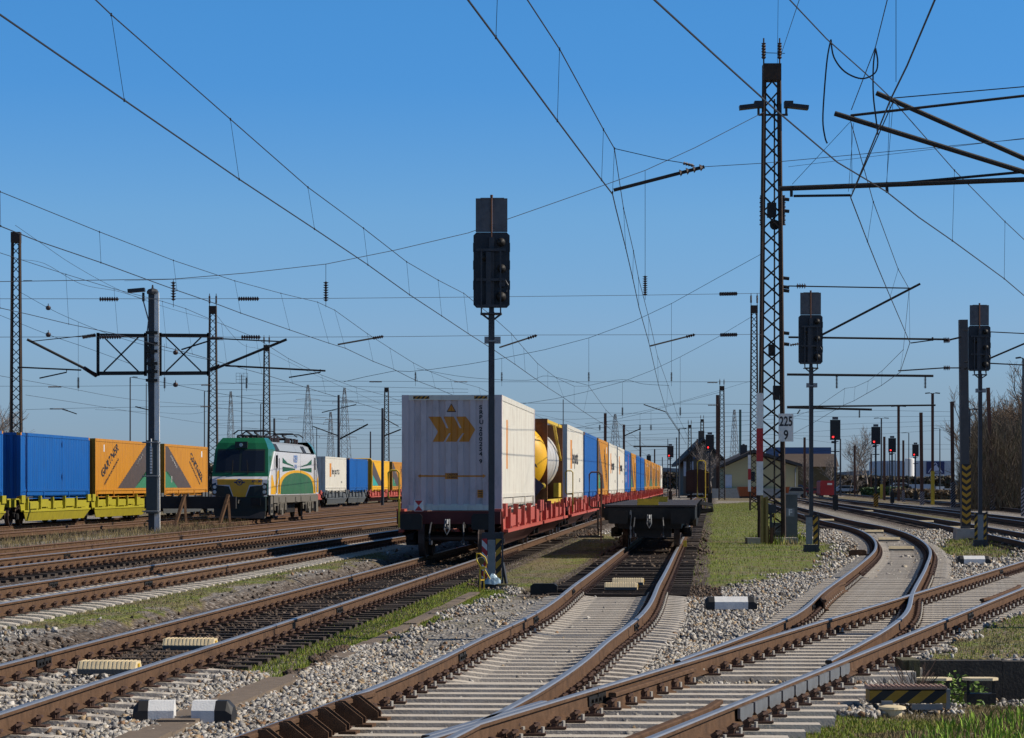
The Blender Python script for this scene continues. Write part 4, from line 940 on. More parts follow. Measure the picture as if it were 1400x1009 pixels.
for sd in (-1,1):
    mb = MB()
    for i in range(12): mb.box(sd*1.36-.03,sd*1.36+.03,1.2+i*2.05,1.3+i*2.05,.85,1.25)
    for i in range(3): mb.tube([(sd*1.33,9+i*4,1.2),(sd*1.75,9.2+i*4,1.12),(sd*1.78,9.9+i*4,.95),(sd*1.33,10+i*4,.9)],.035,5)
    mb.build('stake_pocket', BLACK, fw)
for yc in (3.0,23.0): bogie(fw, yc)
mb = MB(); mb.tube([(-1.45,-.1,1.1),(-1.45,-.1,.6),(-1.45,.1,.35),(-1.85,.1,.33)],.03,5); mb.box(-2.0,-1.3,-.12,.2,.3,.35); mb.build('step', BLACK, fw)
handrail(fw, -1.36, -.2, .2, 2.15, 1.15, RUSTPOLE, .33); handrail(fw, 1.5, 25.6, .9, 2.7, 1.3, YEL, .3)
mb = MB(); mb.box(.95,1.05,-.1,0,.05,.22); mb.build('chock_lamp', YEL, fw)
mb = MB(); mb.tube([(-.52,-.34,1.08),(-.5,-.36,.9),(-.53,-.34,.6),(-.51,-.36,.35)],.012,4)
for z in (1.0,.58,.34): mb.cbox((-.52,-.37,z),(.05,.04,.09))
mb.build('coupling_cable', GALV, fw)
# brown brake van farther on
bv = thing('goods_van', 'dark brown goods van with a yellow handrail far along the centre track', 'freight wagon', tl('T2',152,.19), rz_at('T2',155))
BRN = mat('van_brown',(.045,.02,.015),.7,0,.2,2)
mb = MB(); mb.box(-1.25,1.25,0,9,1.15,3.1); mb.prism([(-1.3,3.1),(1.3,3.1),(.9,3.35),(0,3.45),(-.9,3.35)],-.1,9.1,'xz'); mb.build('body', BRN, bv, fixn=True)
mb = MB(); 
for x in (-1.27,-.4,.4): mb.box(x,x+.06,-.04,0,1.15,3.1)
mb.box(-.5,-.45,-.06,-.04,2.2,2.8); mb.build('end_posts', BRN, bv)
ends(bv, 9.0, BRN); bogie(bv, 2.2); bogie(bv, 6.8); handrail(bv, 1.25, -.25, .5, 3.1, 1.5, YEL, .38)

# ---------------------------------------------------------------- locomotive
LGRN = mat('loco_green',(.01,.115,.045),.3,0,.08,2,0,30,(.03,.09,.06),.3,2,coat=.3); LWHT = mat('loco_white',(.68,.69,.72),.35,0,.05,2,0,30,(.4,.38,.36),.3,2,coat=.3)
LYEL = mat('loco_yellow',(.8,.42,.01),.4,0,.06,2,coat=.2); LGR2 = mat('loco_green_matt',(.03,.12,.05),.5,0,.2,3,0,30,(.12,.13,.1),.5,1.2)
LSKT = mat('loco_skirt',(.13,.12,.10),.8,0,.2,4,0,30,(.07,.06,.05),.6,2); LROOF = mat('loco_roof',(.33,.36,.38),.5,.2,.1,2,0,30,(.18,.18,.17),.4,2)
LDRK = mat('loco_dark',(.01,.018,.016),.5,0,.1,3)
lo = thing('electric_locomotive', 'green, white and yellow electric locomotive standing behind the buffer stop', 'locomotive', (-13.62,D(69.4),.19), -.065); lo.scale = (1,1,1.045)
LL = 18.6
def ring(y, w, zb, ze, zr, wr): return [(-w,y,zb),(-w,y,ze),(-wr,y,zr),(wr,y,zr),(w,y,ze),(w,y,zb)]
def loftb(rs, mi=0, cap=True):
    m = MB(); n = len(rs[0]); vs = [p for r in rs for p in r]; fs = []
    for i in range(len(rs)-1):
        for j in range(n-1): fs.append((i*n+j, (i+1)*n+j, (i+1)*n+j+1, i*n+j+1))
    if cap: fs += [tuple(range(n)), tuple(len(vs)-1-j for j in range(n))]
    m.add(vs, fs, mi); return m
m = loftb([ring(.42,1.42,1.22,1.9,1.95,1.40), ring(.5,1.46,1.2,2.05,2.1,1.4), ring(1.9,1.5,1.2,3.3,3.33,1.46), ring(LL-1.9,1.5,1.2,3.3,3.33,1.46), ring(LL-.5,1.46,1.2,2.05,2.1,1.4)]); m.build('body', LWHT, lo, fixn=True)
# cab head: nose + windscreen + roof cap
def cab(y0, s):
    yy = lambda a: y0+s*a
    m = MB()
    secs = [(.0,1.30,1.12),(.0,1.40,1.95),(.10,1.42,2.12),(.58,1.34,3.42),(.74,1.22,3.72),(1.1,1.05,3.97)]
    vs = []
    for a, w, z in secs: vs += [(-w,yy(a),z),(-w*.55,yy(a-.09),z),(w*.55,yy(a-.09),z),(w,yy(a),z)]
    back = [(2.15,1.47,1.12),(2.15,1.47,1.95),(2.15,1.47,2.12),(2.15,1.46,3.42),(2.15,1.32,3.72),(2.15,1.1,3.97)]
    nb = len(vs)
    for a, w, z in back: vs += [(-w,yy(a),z),(w,yy(a),z)]
    F_ = []
    for i in range(5):
        for j in range(3): F_.append((i*4+j,i*4+j+1,(i+1)*4+j+1,(i+1)*4+j))
        F_.append((i*4+3, nb+i*2+1, nb+i*2+3, (i+1)*4+3)); F_.append((i*4, (i+1)*4, nb+i*2+2, nb+i*2))
    F_.append((20,21,22,23,nb+11,nb+10)); F_.append((0,1,2,3,nb+1,nb))
    m.add(vs, F_)
    return m.build('cab_head', LGRN, lo, fixn=True)
cab(.15, 1); cab(LL-.15, -1)
def panel(q, m, nm, parent=lo): g = MB(); g.add(q, [tuple(range(len(q)))]); return g.build(nm, m, parent)
yf = lambda x, z, off=.012: .15-.09*(1 if abs(x) < .75 else max(0,(1.4-abs(x))/.65))+(0 if z < 1.95 else (z-1.95)/.17*.1 if z < 2.12 else .1+(z-2.12)/1.2*.45)-off
def fpoly(pts, m, nm, off=.015, nx=6):
    g = MB(); xs = [p[0] for p in pts]; cuts = sorted({-.75,.75,0}|{min(xs)+(max(xs)-min(xs))*i/8 for i in range(1,8)}); zs = [p[1] for p in pts]
    zc = [z for z in (1.95,2.12) if min(zs) < z < max(zs)]
    pl = [pts]
    for z in zc:
        nw = []
        for p in pl:
            sw = [(b,a) for a,b in p]
            for kg in (True,False):
                c = clipx(sw, z, kg)
                if len(c) > 2: nw.append([(b,a) for a,b in c])
        pl = nw
    drape(g, pl, cuts, lambda x, z: (x, yf(x,z,off), z)); return g.build(nm, m, lo)
fpoly([(-1.38,1.14),(1.38,1.14),(1.40,2.1),(-1.40,2.1)], LWHT, 'nose_white', .01)
fpoly([(-1.12,1.98),(1.12,1.98),(1.1,1.68),(.42,1.6),(.3,1.14),(-.3,1.14),(-.42,1.6),(-1.1,1.68)], LYEL, 'nose_yellow', .02) if False else None
fpoly([(-1.14,1.98),(1.14,1.98),(1.12,1.7),(-1.12,1.7)], LYEL, 'nose_yellow', .02)
fpoly([(-.5,1.7),(.5,1.7),(.3,1.12),(-.3,1.12)], LYEL, 'nose_yellow', .02)
for s in (-1,1): fpoly([(s*.53,1.62),(s*1.25,1.7),(s*1.22,1.14),(s*.34,1.14)][::s], LDRK, 'air_grille', .022)
for s in (-1,1): fpoly([(s*.06,2.38),(s*1.2,2.38),(s*1.15,3.34),(s*.06,3.34)][::s], GLASS, 'windscreen', .02)
fpoly([(-1.26,2.29),(1.26,2.29),(1.2,3.42),(-1.2,3.42)], LDRK, 'windscreen_frame', .012)
m = MB(); m.cbox((0,.66,3.62),(.62,.2,.32)); m.cyl((0,.54,3.62),.09,.08,'y',16,1); m.build('top_headlight', [LDRK, mat('lens',(.3,.4,.42),.1,.2)], lo)
for s in (-1,1):
    fpoly([(s*1.12,1.18),(s*1.38,1.22),(s*1.4,1.75),(s*1.2,1.8)][::s], GLASS, 'headlight_housing', .03)
    m = MB(); m.cyl((s*1.25,.1,1.6),.085,.08,'y',14); m.cyl((s*1.25,.1,1.36),.085,.08,'y',14); m.build('headlight', mat('lens2',(.6,.62,.62),.15,.3), lo)
    m = MB(); m.cyl((s*.875,-.05,.9),.12,.4,'y',12); m.cbox((s*.875,-.28,.9),(.5,.06,.36)); m.build('buffer', BLACK, lo)
    m = MB(); m.tube([(s*.4,.2,2.2),(s*.35,.18,2.9)],.02,4); m.build('wiper', BLACK, lo)
g = MB()
ang = lambda a, r: (r*math.cos(a), 1.83+r*math.sin(a)*.95)
R8 = [[ang(2*math.pi*i/16,.17),ang(2*math.pi*(i+1)/16,.17),ang(2*math.pi*(i+1)/16,.125),ang(2*math.pi*i/16,.125)] for i in range(16)]
drape(g, R8+[[(-.28,1.86),(-.1,1.83),(-.1,1.77),(-.28,1.80)],[(.28,1.86),(.1,1.83),(.1,1.77),(.28,1.80)],[(-.1,1.88),(.1,1.88),(0,1.74)]], [0], lambda x, z: (x, yf(x,z,.028), z))
drape(g, xf(text_tris('471 001', .17, .006), .62, 1.82), [.75], lambda x, z: (x, yf(x,z,.028), z)); g.build('blue_emblem', mat('emblem_blue',(.01,.03,.13),.5), lo)
m = MB(); m.box(-1.3,1.3,.1,.5,.45,1.12); m.prism([(-1.2,.15),(1.2,.15),(1.3,.45),(-1.3,.45)],-.02,.1,'xz'); m.build('front_apron', LDRK, lo, fixn=True)
m = MB(); m.box(-1.15,1.3,-.1,.1,.12,.2); m.prism([(.2,.1),(1.3,.1),(1.35,.42),(1.1,.42)],-.14,-.08,'xz'); m.build('snow_plough', LSKT, lo, fixn=True)
m = MB(); m.tube([(0,.1,.95),(0,-.25,.95),(0,-.35,.8)],.05,6); m.build('draw_hook', BLACK, lo)
# roof
m = loftb([[(-1.33,y,3.3),(-1.1,y,3.72),(-.8,y,3.84),(.8,y,3.84),(1.1,y,3.72),(1.33,y,3.3)] for y in (2.25,LL-2.25)]); rf = m.build('roof', LROOF, lo, fixn=True)
m = MB()
for y in (3.6,12.8): m.prism([(y,3.36),(y+1.1,3.36),(y+1.1,3.37),(y,3.37)],1.3,1.31,'yz')
for y in (3.5,13.2):
    q = [(1.325,y,3.36),(1.325,y+1.2,3.36),(1.12,y+1.2,3.72),(1.12,y,3.72)]; m.add(q, [(0,1,2,3)])
m.box(1.43,1.48,2.4,LL-2.4,3.28,3.37); m.build('roof_grille', BLACK, lo)
def panto(y, up=.0, nm='pantograph'):
    m = MB()
    for a in (-.5,.5):
        for b in (-.7,.7): m.cyl((a,y+b,3.98),.06,.22,'z',8)
        m.bar((a,y-.8,4.1),(a,y+.8,4.1),.05)
    m.bar((-.5,y-.7,4.1),(.5,y-.7,4.1),.06); m.bar((-.5,y+.7,4.1),(.5,y+.7,4.1),.06)
    m.bar((0,y+.7,4.14),(0,y-.9,4.3),.07); m.bar((0,y-.9,4.3),(0,y+.6,4.36),.05)
    for q in (.5,.75): m.tube([(-.95,y+q,4.2),(-.7,y+q,4.38),(.7,y+q,4.38),(.95,y+q,4.2)],.022,5)
    m.build(nm, BLACK, lo)
for y in (3.2,5.6,12.6,15.0): panto(y)
m = MB()
for i in range(26):
    y = 3+i*.48; x = random.uniform(-.7,.7); m.cyl((x,y,3.97),random.uniform(.04,.1),random.uniform(.15,.38),'z',7)
m.tube([(-.4,2.8,4.15),(-.4,8,4.1),(.3,12,4.12),(.3,15.5,4.15)],.03,5); m.tube([(.4,3,4.1),(.5,9,4.18),(-.3,14,4.1)],.025,5); m.build('roof_equipment', INSUL, lo)
# sides
def lside(polys, mtl, nm, o=.006):
    g = MB()
    for p in polys: g.add([(1.5+o-(max(0,2.0-a)*.028 if a < 2 else max(0,a-(LL-2))*.028), a, z) for a, z in p], [tuple(range(len(p)))]); 
    g.build(nm, mtl, lo); g = MB()
    for p in polys: g.add([(-1.5-o, a, z) for a, z in p][::-1], [tuple(range(len(p)))])
    return g.build(nm, mtl, lo)
yc, hw = 9.7, 6.6
def arc(rx, z0, ztop, n=16): return [(yc-rx*math.cos(math.pi*i/n), z0+(ztop-z0)*max(0,math.sin(math.pi*i/n))**.62) for i in range(n+1)]
lside([arc(6.9,1.24,2.45)], LYEL, 'yellow_arch', .008); lside([arc(6.0,1.24,2.32)], LGR2, 'green_arch', .012)
lside([[(.75,1.24),(2.0,1.24),(3.2,2.1),(3.2,2.42),(.9,2.15)]], LYEL, 'yellow_band', .007)
for sg in (-1,1):
    f = lambda a: yc+sg*a
    lside([[(f(5.3),3.05),(f(5.3),2.78),(f(1.4),2.62),(f(1.5),2.68),(f(3.6),2.8)][::sg], [(f(5.3),2.35),(f(5.3),2.6),(f(.9),2.52),(f(.9),2.46)][::sg]], LGRN, 'green_flash', .01)
lside([[(17.0,1.3),(18.0,1.3),(17.9,2.2),(17.2,1.9)]], LYEL, 'yellow_band', .009)
g = MB(); TT = xf(text_tris('GYSEV', .5, .015), 8.2, 2.85)+xf(text_tris('CARGO', .26, .008), 8.5, 2.55)
for tr in TT: g.add([(1.512,a,z) for a,z in tr], [(0,1,2)])
g.build('side_lettering', mat('letter_blue',(.15,.25,.5),.5), lo)
m = MB()
for y in (2.3,16.1): m.box(1.503,1.51,y,y+.45,2.5,3.15); 
m.build('door_window', GLASS, lo)
m = MB()
for y in (2.05,2.95,15.85,16.75): m.tube([(1.56,y,1.3),(1.56,y,3.0)],.018,5)
for y in (2.2,16.0): m.box(1.5,1.508,y-.08,y-.06,1.2,3.25); m.box(1.5,1.508,y+.63,y+.65,1.2,3.25)
m.build('door_handrail', BLACK, lo)
m = MB(); m.cbox((1.62,1.75,2.85),(.1,.12,.55)); m.build('mirror', BLACK, lo)
m = MB(); m.box(1.4,1.49,1.6,LL-1.6,.82,1.2); m.box(-1.49,-1.4,1.6,LL-1.6,.82,1.2)
for y in (3.2,5.5,9,11,14.5): m.box(1.49,1.52,y,y+.7,.86,1.1)
m.box(1.35,1.47,.7,1.5,.25,1.15); m.box(1.35,1.47,LL-1.5,LL-.7,.25,1.15); m.build('side_skirt', LSKT, lo)
m = MB()
for y in (1.0,1.25): m.box(1.46,1.475,.85,1.35,.35+.28*(y>1.1),.5+.28*(y>1.1))
m.build('step_recess', BLACK, lo)
m = MB(); m.box(-1.2,1.2,1,LL-1,.7,1.15); m.box(-1.1,1.1,7.2,11.4,.3,.7); m.build('underframe', UNDER, lo)
for yb in (4.3,14.3):
    m = MB()
    for sd in (-1,1):
        m.prism([(yb-2.1,.75),(yb-1.9,.45),(yb+1.9,.45),(yb+2.1,.75),(yb+1,.9),(yb-1,.9)], sd*1.36-.06, sd*1.36+.06, 'yz')
        for a in (-1.3,-.3,.3,1.3): m.cyl((sd*1.4,yb+a,.66),.13,.4,'z',10)
        for a in (-.8,.8,0): m.bar((sd*1.46,yb+a,.8),(sd*1.44,yb+a+.3,.3),.1)
        m.cbox((sd*1.42,yb,.4),(.2,.6,.35))
    b = m.build('bogie', LSKT, lo, fixn=True)
    for a in (-1.5,1.5):
        w = MB(); w.cyl((0,yb+a,.6),.1,2.2,'x',8)
        for sd in (-1,1): w.cyl((sd*.76,yb+a,.62),.62,.13,'x',28); w.cbox((sd*1.42,yb+a,.5),(.2,.4,.35))
        w.build('wheelset', UNDER, b)

# buffer stop
bs = thing('buffer_stop', 'old timber buffer stop with rusty rail posts in front of the locomotive', 'buffer stop', (-14.2,D(65.5),0), 0)
mb = MB(); mb.box(-3.1,1.2,-.18,.18,.85,1.42); mb.build('timber_beam', mat('dark_timber',(.022,.02,.02),.8,0,.3,3), bs)
for x in (.85,-1.2):
    mb = MB(); mb.bar((x-.35,-1.3,-.05),(x,-.2,1.5),.13); mb.bar((x+.18,-1.0,-.05),(x,-.2,1.3),.11); mb.build('rail_post', RUST, bs)
# ---------------------------------------------------------------- light signals seen from behind
def back_signal(label, px, base, ztop, foot='yb', z0=0.):
    Y = (CAMZ-z0)*F/(base-HZ); X = (px-700)/F*Y
    t = thing('light_signal', label, 'signal', (X,Y,z0), 0, 'railway signals'); zt = ztop-z0
    zb1 = zt-.70; zb0 = zb1-1.49; w = .36
    mb = MB(); mb.bar((0,.0,.9),(0,.0,zb0-.1),.12,.14); mb.bar((0,.06,zb0-.1),(0,.06,zb1-.1),.1); mb.build('mast', GALVD, t)
    mb = MB(); k = .06; mb.prism([(-w+k,zb0),(w-k,zb0),(w,zb0+k),(w,zb1-k),(w-k,zb1),(-w+k,zb1),(-w,zb1-k),(-w,zb0+k)], .1, .26, 'xz')
    for z in (zb0+.35,zb0+.75,zb0+1.1): mb.box(-w-.008,-w+.01,.08,.1,z,z+.18); mb.box(w-.01,w+.008,.08,.1,z,z+.18)
    mb.build('signal_box', SIGBLK, t, fixn=True)
    mb = MB(); mb.box(-.315,-.005,.14,.16,zb1+.01,zt-.02); mb.box(.02,.315,.14,.16,zb1+.01,zt-.02); mb.box(-.22,.25,.125,.139,zt-.04,zt-.01); mb.build('back_plate', SIGGRY, t)
    mb = MB(); mb.tube([(.0,.115,zb1-.3),(.0,.115,zt+.02)],.022,6); mb.cyl((0,.115,zt+.02),.03,.05,'z',8); mb.build('plate_rod', RUSTPOLE, t)
    for (x,z,r) in ((.19,zb1-.2,.085),(-.12,zb1-.5,.08),(.2,zb1-.72,.085),(.19,zb1-1.28,.1)):
        mb = MB(); mb.lathe([(r,0),(r,-.06),(r*.75,-.13),(0,-.15)],(x,.1,z),'y',16); mb.build('lamp_back', BLACK, t, smooth=True)
    mb = MB(); mb.box(.15,.27,.02,.1,zb1-1.08,zb1-.9); mb.tube([(.27,.05,zb1-.95),(.33,.04,zb1-1.05),(.3,.03,zb1-1.18),(.2,.05,zb1-1.2)],.014,5); mb.build('junction_box', GALVD, t)
    mb = MB()
    for x in (-.2,.18): mb.bar((x,-.1,zb0-.14),(x,-.1,zb1-.35),.028)
    for z in (zb1-.36,zb1-.95,zb0+.02): mb.bar((-.3,-.06,z),(.28,-.06,z),.03,.05)
    mb.bar((-.06,-.02,zb1-.4),(-.06,-.02,zb0),.1,.1)
    mb.box(-.22,.2,-.16,.2,zb0-.15,zb0-.12); mb.bar((-.2,-.14,zb0-.14),(0,0,zb0-.28),.03); mb.bar((.2,-.14,zb0-.14),(0,0,zb0-.28),.03)
    for x in (-.2,.18): mb.bar((x,-.1,zb0-.14),(x,.1,zb0+.1),.025)
    mb.build('maintenance_frame', GALVD, t)
    mb = MB(); z = zb0-.72
    mb.box(-.14,-.06,-.08,.1,z,z+.13); mb.box(.06,.18,-.08,.1,z,z+.13); mb.box(-.1,.1,-.09,-.06,z+.03,z+.06); mb.build('terminal_box', GALV, t)
    # foot
    mb = MB()
    if foot == 'near':
        mb.box(-.075,.075,-.1,-.07,.14,.9); mb.build('foot_plate', GALV, t)
        for m_, x0, x1 in ((ST_RW,-.19,-.085),(ST_YB,.085,.19)): mb = MB(); mb.box(x0,x1,-.095,-.075,.14,.92); mb.build('striped_board', m_, t)
        mb = MB(); mb.box(-.19,.21,-.06,.1,.92,1.04); mb.box(.2,.235,-.12,.12,.02,1.04); mb.bar((.22,-.1,0),(.28,-.2,0.0),.05); mb.bar((.22,0,.45),(.3,-.05,0),.05); mb.bar((-.2,0,.3),(-.26,0,0),.05)
        mb.box(-.2,.2,-.1,.14,-.05,.1); mb.build('foot_frame', GALVD, t)
    else:
        two = foot == 'two'
        mb = MB(); mb.box(-.17 if not two else -.09,.03 if not two else .09,-.1,-.07,.18,1.0); mb.build('foot_plate', GALV, t)
        mb = MB(); mb.box(.05 if not two else .1,.19,-.095,-.075,.18,1.04); 
        if two: mb.box(-.2,-.1,-.095,-.075,.18,1.04)
        mb.build('striped_board', ST_YB, t)
        mb = MB(); mb.box(-.2,.22,-.06,.1,1.0,1.06); mb.box(.2,.24,-.08,.1,.1,1.1)
        for sd in (-1,1): mb.prism([(sd*.12,.2),(sd*.28,-.02),(sd*.14,-.02)],-.14,-.06,'xz')
        mb.box(-.22,.22,-.12,.14,-.06,.16); mb.build('foot_frame', GALVD, t, fixn=True)
    return t
s1 = back_signal('tall grey signal seen from behind, nearest, in front of the white chevron container', 672, 800, 7.70, 'near')
back_signal('grey signal seen from behind, between the lattice mast and the curving track', 1109, 752, 7.85)
back_signal('grey signal seen from behind, beside the striped concrete pole at right', 1340, 745, 7.93, 'two')
p = G(659,806)                                  # yellow hand lever
lv = thing('hand_lever', 'small yellow iron hand lever post beside the near signal', 'lever', (p.x,p.y,0))
mb = MB(); mb.bar((-.04,0,-.05),(-.04,0,.38),.03); mb.bar((.04,.05,0),(.04,.05,.36),.025); mb.bar((-.04,0,.18),(.04,.05,.18),.025); mb.cbox((.01,0,.41),(.1,.08,.06)); mb.build('post', YEL, lv)
mb = MB(); mb.tube([(-.02,0,.42),(-.1,0,.55),(-.1,.02,.68),(-.04,.02,.68),(.06,0,.6),(.09,0,.5),(.07,0,.42)],.017,6); mb.tube([(.05,-.03,.38),(.15,-.05,.2)],.014,5); mb.build('lever_arm', YEL, lv)
mb = MB(); mb.lathe([(0,-.02),(.07,-.01),(.07,.01),(0,.02)],(-.02,.02,.54),'y',14); mb.build('weight', mat('lever_dark',(.12,.1,.02),.6), lv)
p = G(674,800)
V = []; 
mb = MB(); rr = random.Random(3); n1, n2 = 9, 5
for i in range(n2):
    for j in range(n1):
        a = 2*math.pi*j/n1; r = .17*math.cos(i/4*1.5)+rr.uniform(-.03,.03)*(i < 4); mb.v.append((r*math.cos(a)*1., r*math.sin(a)*.5, .03+i*.05+rr.uniform(-.015,.02)))
for i in range(n2-1):
    for j in range(n1): mb.f.append((i*n1+j,i*n1+(j+1)%n1,(i+1)*n1+(j+1)%n1,(i+1)*n1+j)); mb.m.append(0)
bag = mb.build('plastic_bag', mat('bag_blue_white',(.3,.42,.5),.25,0,.45,14,.6,20,(.02,.12,.3),.9,9), None); bag.location = (p.x-.0,p.y-.2,0); tag(bag, 'crumpled blue and white plastic bag at the foot of the near signal', 'bag')
p = G(700,801); mb = MB(); mb.bar((p.x-.28,p.y,.03),(p.x+.12,p.y-.05,.02),.05,.03); o = mb.build('timber_offcut', mat('pale_wood',(.5,.36,.16),.8,0,.2,9), None); tag(o, 'short pale wooden stick lying right of the near signal', 'stick')

# signals facing the camera, with a red lamp
def front_signal(label, px, top, bot, Y, w=.76):
    Y = D(Y); X = (px-700)/F*Y; zt = CAMZ-(top-HZ)*Y/F; zb = CAMZ-(bot-HZ)*Y/F; t = thing('light_signal', label, 'signal', (X,Y,0), 0, 'railway signals')
    mb = MB(); mb.bar((0,.1,0),(0,.1,zb+.2),.14); mb.build('mast', GALVD, t)
    mb = MB(); mb.box(-w/2,w/2,-.05,.12,zb,zt-.22); mb.build('signal_box', BLKP, t)
    mb = MB(); mb.box(-w*.28,w*.28,0,.08,zt-.2,zt); mb.build('top_plate', SIGGRY, t)
    mb = MB(); mb.cyl((-w*.22,-.07,zb+.22),.065,.03,'y',12); mb.build('red_lamp', LAMPR, t)
    mb = MB(); mb.box(-w*.35,w*.3,-.1,.1,zb-.14,zb-.08); mb.box(-w*.4,w*.1,-.07,-.05,zb-.25,zb-.1); mb.box(-.3,.3,-.1,.1,zb-.9,zb-.82); mb.build('platform', GALVD, t)
    mb = MB(); mb.box(-.2,.2,-.1,.1,.1,1.2); mb.build('foot_board', ST_YB if 'yellow' in label else BLACK, t)
front_signal('signal with a red lamp right of the lattice mast, nearest of those facing us', 1142, 570, 601.5, 104)
front_signal('red lamp signal with yellow striped foot, second of the row along the right tracks', 1197.5, 580, 607.5, 119)
front_signal('signal with a red lamp, third of the row along the right hand tracks', 1219.8, 596, 618.5, 140)
front_signal('signal with a red lamp, fourth and farthest of the row before the white silo', 1251.7, 605, 624, 166)
front_signal('signal with a red lamp standing before the dark gabled house', 970.5, 591, 615, 128)
front_signal('signal with a red lamp between the container train and the gabled house', 916.5, 607, 625.5, 165)
front_signal('small distant signal just above the end of the container train', 887, 621, 633, 240)

# ---------------------------------------------------------------- lattice masts
def lattice(label, px, top, Y, wb, wt, zb=0., name='lattice_mast', n=None, m=LATT, horn='U', group='lattice masts of the overhead line', dp=.5, leg=.08, br=.032, cat='mast'):
    Y = D(Y); X = (px-700)/F*Y; H = CAMZ-(top-HZ)*Y/F-zb; t = thing(name, label, cat, (X,Y,zb), 0, group)
    n = n or int(H/(.6*(wb+wt)/2+.18))
    cor = lambda z: (wb+(wt-wb)*z/H)/2
    for sx, sy in ((-1,-1),(1,-1),(1,1),(-1,1)):
        mb = MB(); a, b = cor(0), cor(H); mb.bar((sx*a,sy*a*dp,0),(sx*b,sy*b*dp,H),leg); mb.build('leg', m, t)
    mb = MB()
    for i in range(n):
        z0, z1 = H*i/n, H*(i+1)/n; a, b = cor(z0), cor(z1)
        for f in range(4):
            def pt(s, w, z): return [(s*w,-w*dp,z),(w,s*w*dp,z),(s*w,w*dp,z),(-w,s*w*dp,z)][f]
            s_ = 1 if (i+(f > 1)) % 2 else -1
            mb.bar(pt(-s_,a,z0),pt(s_,b,z1),br,br)
    mb.build('lattice_bracing', m, t)
    mb = MB(); w = wt/2+.05; mb.box(-w,w,-w,w,H-.28,H+.3); mb.build('head_plate', m, t)
    if horn:
        mb = MB()
        for sx in (-1,1): mb.cyl((sx*w*.9,0,H+.75),.03,.95,'z',6); mb.lathe([(.05+.035*(k%2),k*.05) for k in range(12)],(sx*w*.9,0,H+.5),'z',8)
        mb.build('horn_insulator', INSUL, t)
    return t
m1 = lattice('tall brown lattice mast with two lamps and a 225 9 sign', 1055, 100, 48.7, .84, .52, leg=.1, br=.055)
lp = lambda px, py, Y=48.7: tuple(P(px,py,Y)-Vector(m1.location))
mb = MB(); mb.bar(lp(1037,157),lp(1077,157),.07)
for px in (1037,1075): mb.bar(lp(px,157),lp(px,143),.08)
mb.build('lamp_bracket', GALVD, m1)
for a, b in ((1037,1011),(1078,1105)):
    mb = MB(); mb.bar(lp(a,144.5),lp(b,147.5),.42,.14); mb.cbox((Vector(lp(a,143))),(.3,.4,.22)); mb.build('flood_lamp', SIGBLK, m1)
mb = MB(); mb.tube([lp(1042,72),lp(1073,73)],.015,4); mb.build('head_wire', BLACK, m1)
for y in (272,288,380,392,397,455,470): mb = MB(); mb.tube([lp(1070,y),lp(1079,y+1)],.06,6); mb.build('fitting', BLACK, m1)
for px in (1041,1071.5):
    mb = MB(); mb.tube([lp(px,268),lp(px,308)],.04,6)
    for k in range(14): mb.cyl(lp(px,268+k*3),.07 if k%2 else .05,.05,'z',8)
    mb.build('side_insulator', INSUL, m1)
mb = MB(); mb.box(-.1,.12,-.1,.2,6.5,6.9) ; mb.cbox((-.0,0,11.6),(.3,.35,.5)); mb.tube([(.1,0,.2),(.1,0,15.5)],.03,5); mb.cyl((.12,.1,11.1),.18,.05,'y',14); mb.cbox((.15,-.1,5.2),(.22,.22,.5)); mb.build('tension_gear', BLACK, m1)
mb = MB(); mb.box(lp(1062.5,600)[0], lp(1082.5,600)[0], -.52,-.49, lp(0,604)[2], lp(0,566)[2]); mb.build('sign_board', WHT, m1)
g = MB()
def put_text(g, s, size, cx, z, y, bold=.01, sx=.8):
    for tr in xf(text_tris(s, size, bold, 'CENTER'), cx, z, 0, sx, 1): g.add([(a,y,b) for a,b in tr], [(0,1,2)])
cx = (lp(1062.5,0)[0]+lp(1082.5,0)[0])/2
put_text(g, '225', .46, cx, lp(0,582.5)[2], -.523, .012, .68); put_text(g, '9', .46, cx, lp(0,601)[2], -.523, .012, .75); g.build('sign_lettering', INK, m1)
rw = MB()
zs = [lp(0,q)[2] for q in (677,631,586,538)]
for i in range(3):
    g = MB(); g.box(lp(1032.5,0)[0], lp(1041.5,0)[0], -.51,-.45, zs[i], zs[i+1]); g.build('banded_board', REDP if i == 1 else WHT, m1)
for bx_, (x0,x1) in (('a',(1020,1039)),('b',(1060,1089))):
    g = MB(); g.box(lp(x0,0)[0], lp(x1,0)[0], -.55,.4,-.1,.13); g.build('concrete_footing', CONC2, m1)
l2 = lattice('brown lattice mast with red and white board behind the tall one', 1031, 423, 106, .62, .42, leg=.085, br=.05)
g = MB(); z = lambda py: CAMZ-(py-HZ)*D(106)/F
for a, b, m_ in ((672,656,WHT),(656,641,REDP),(641,622,WHT)):
    g = MB(); g.box(-.5,-.28,-.4,-.36,z(a),z(b)); g.build('banded_board', m_, l2)
lattice('slender dark lattice mast right of the gabled house', 987, 531, 178, .75, .5, leg=.1, br=.045)
lattice('lattice mast with hazy outline left of the gabled house', 943, 583, 250, .8, .5, leg=.1, br=.05)
lattice('rusty lattice mast at the left edge behind the blue container', 22, 325, 76, .62, .4, leg=.1, br=.04, horn='')
lattice('rusty lattice mast between the orange containers and the locomotive', 291, 424, 103, .75, .45, leg=.1, br=.04)
lattice('rusty lattice mast rising behind the locomotive roof', 364.5, 476, 132, .8, .45, leg=.1, br=.045)
lattice('thin lattice mast just left of the chevron container', 528.5, 533, 190, .8, .5, leg=.11, br=.05, horn='')
lattice('small lattice mast just beyond the end of the flat wagon', 960, 575, 300, .9, .6, leg=.14, br=.08)

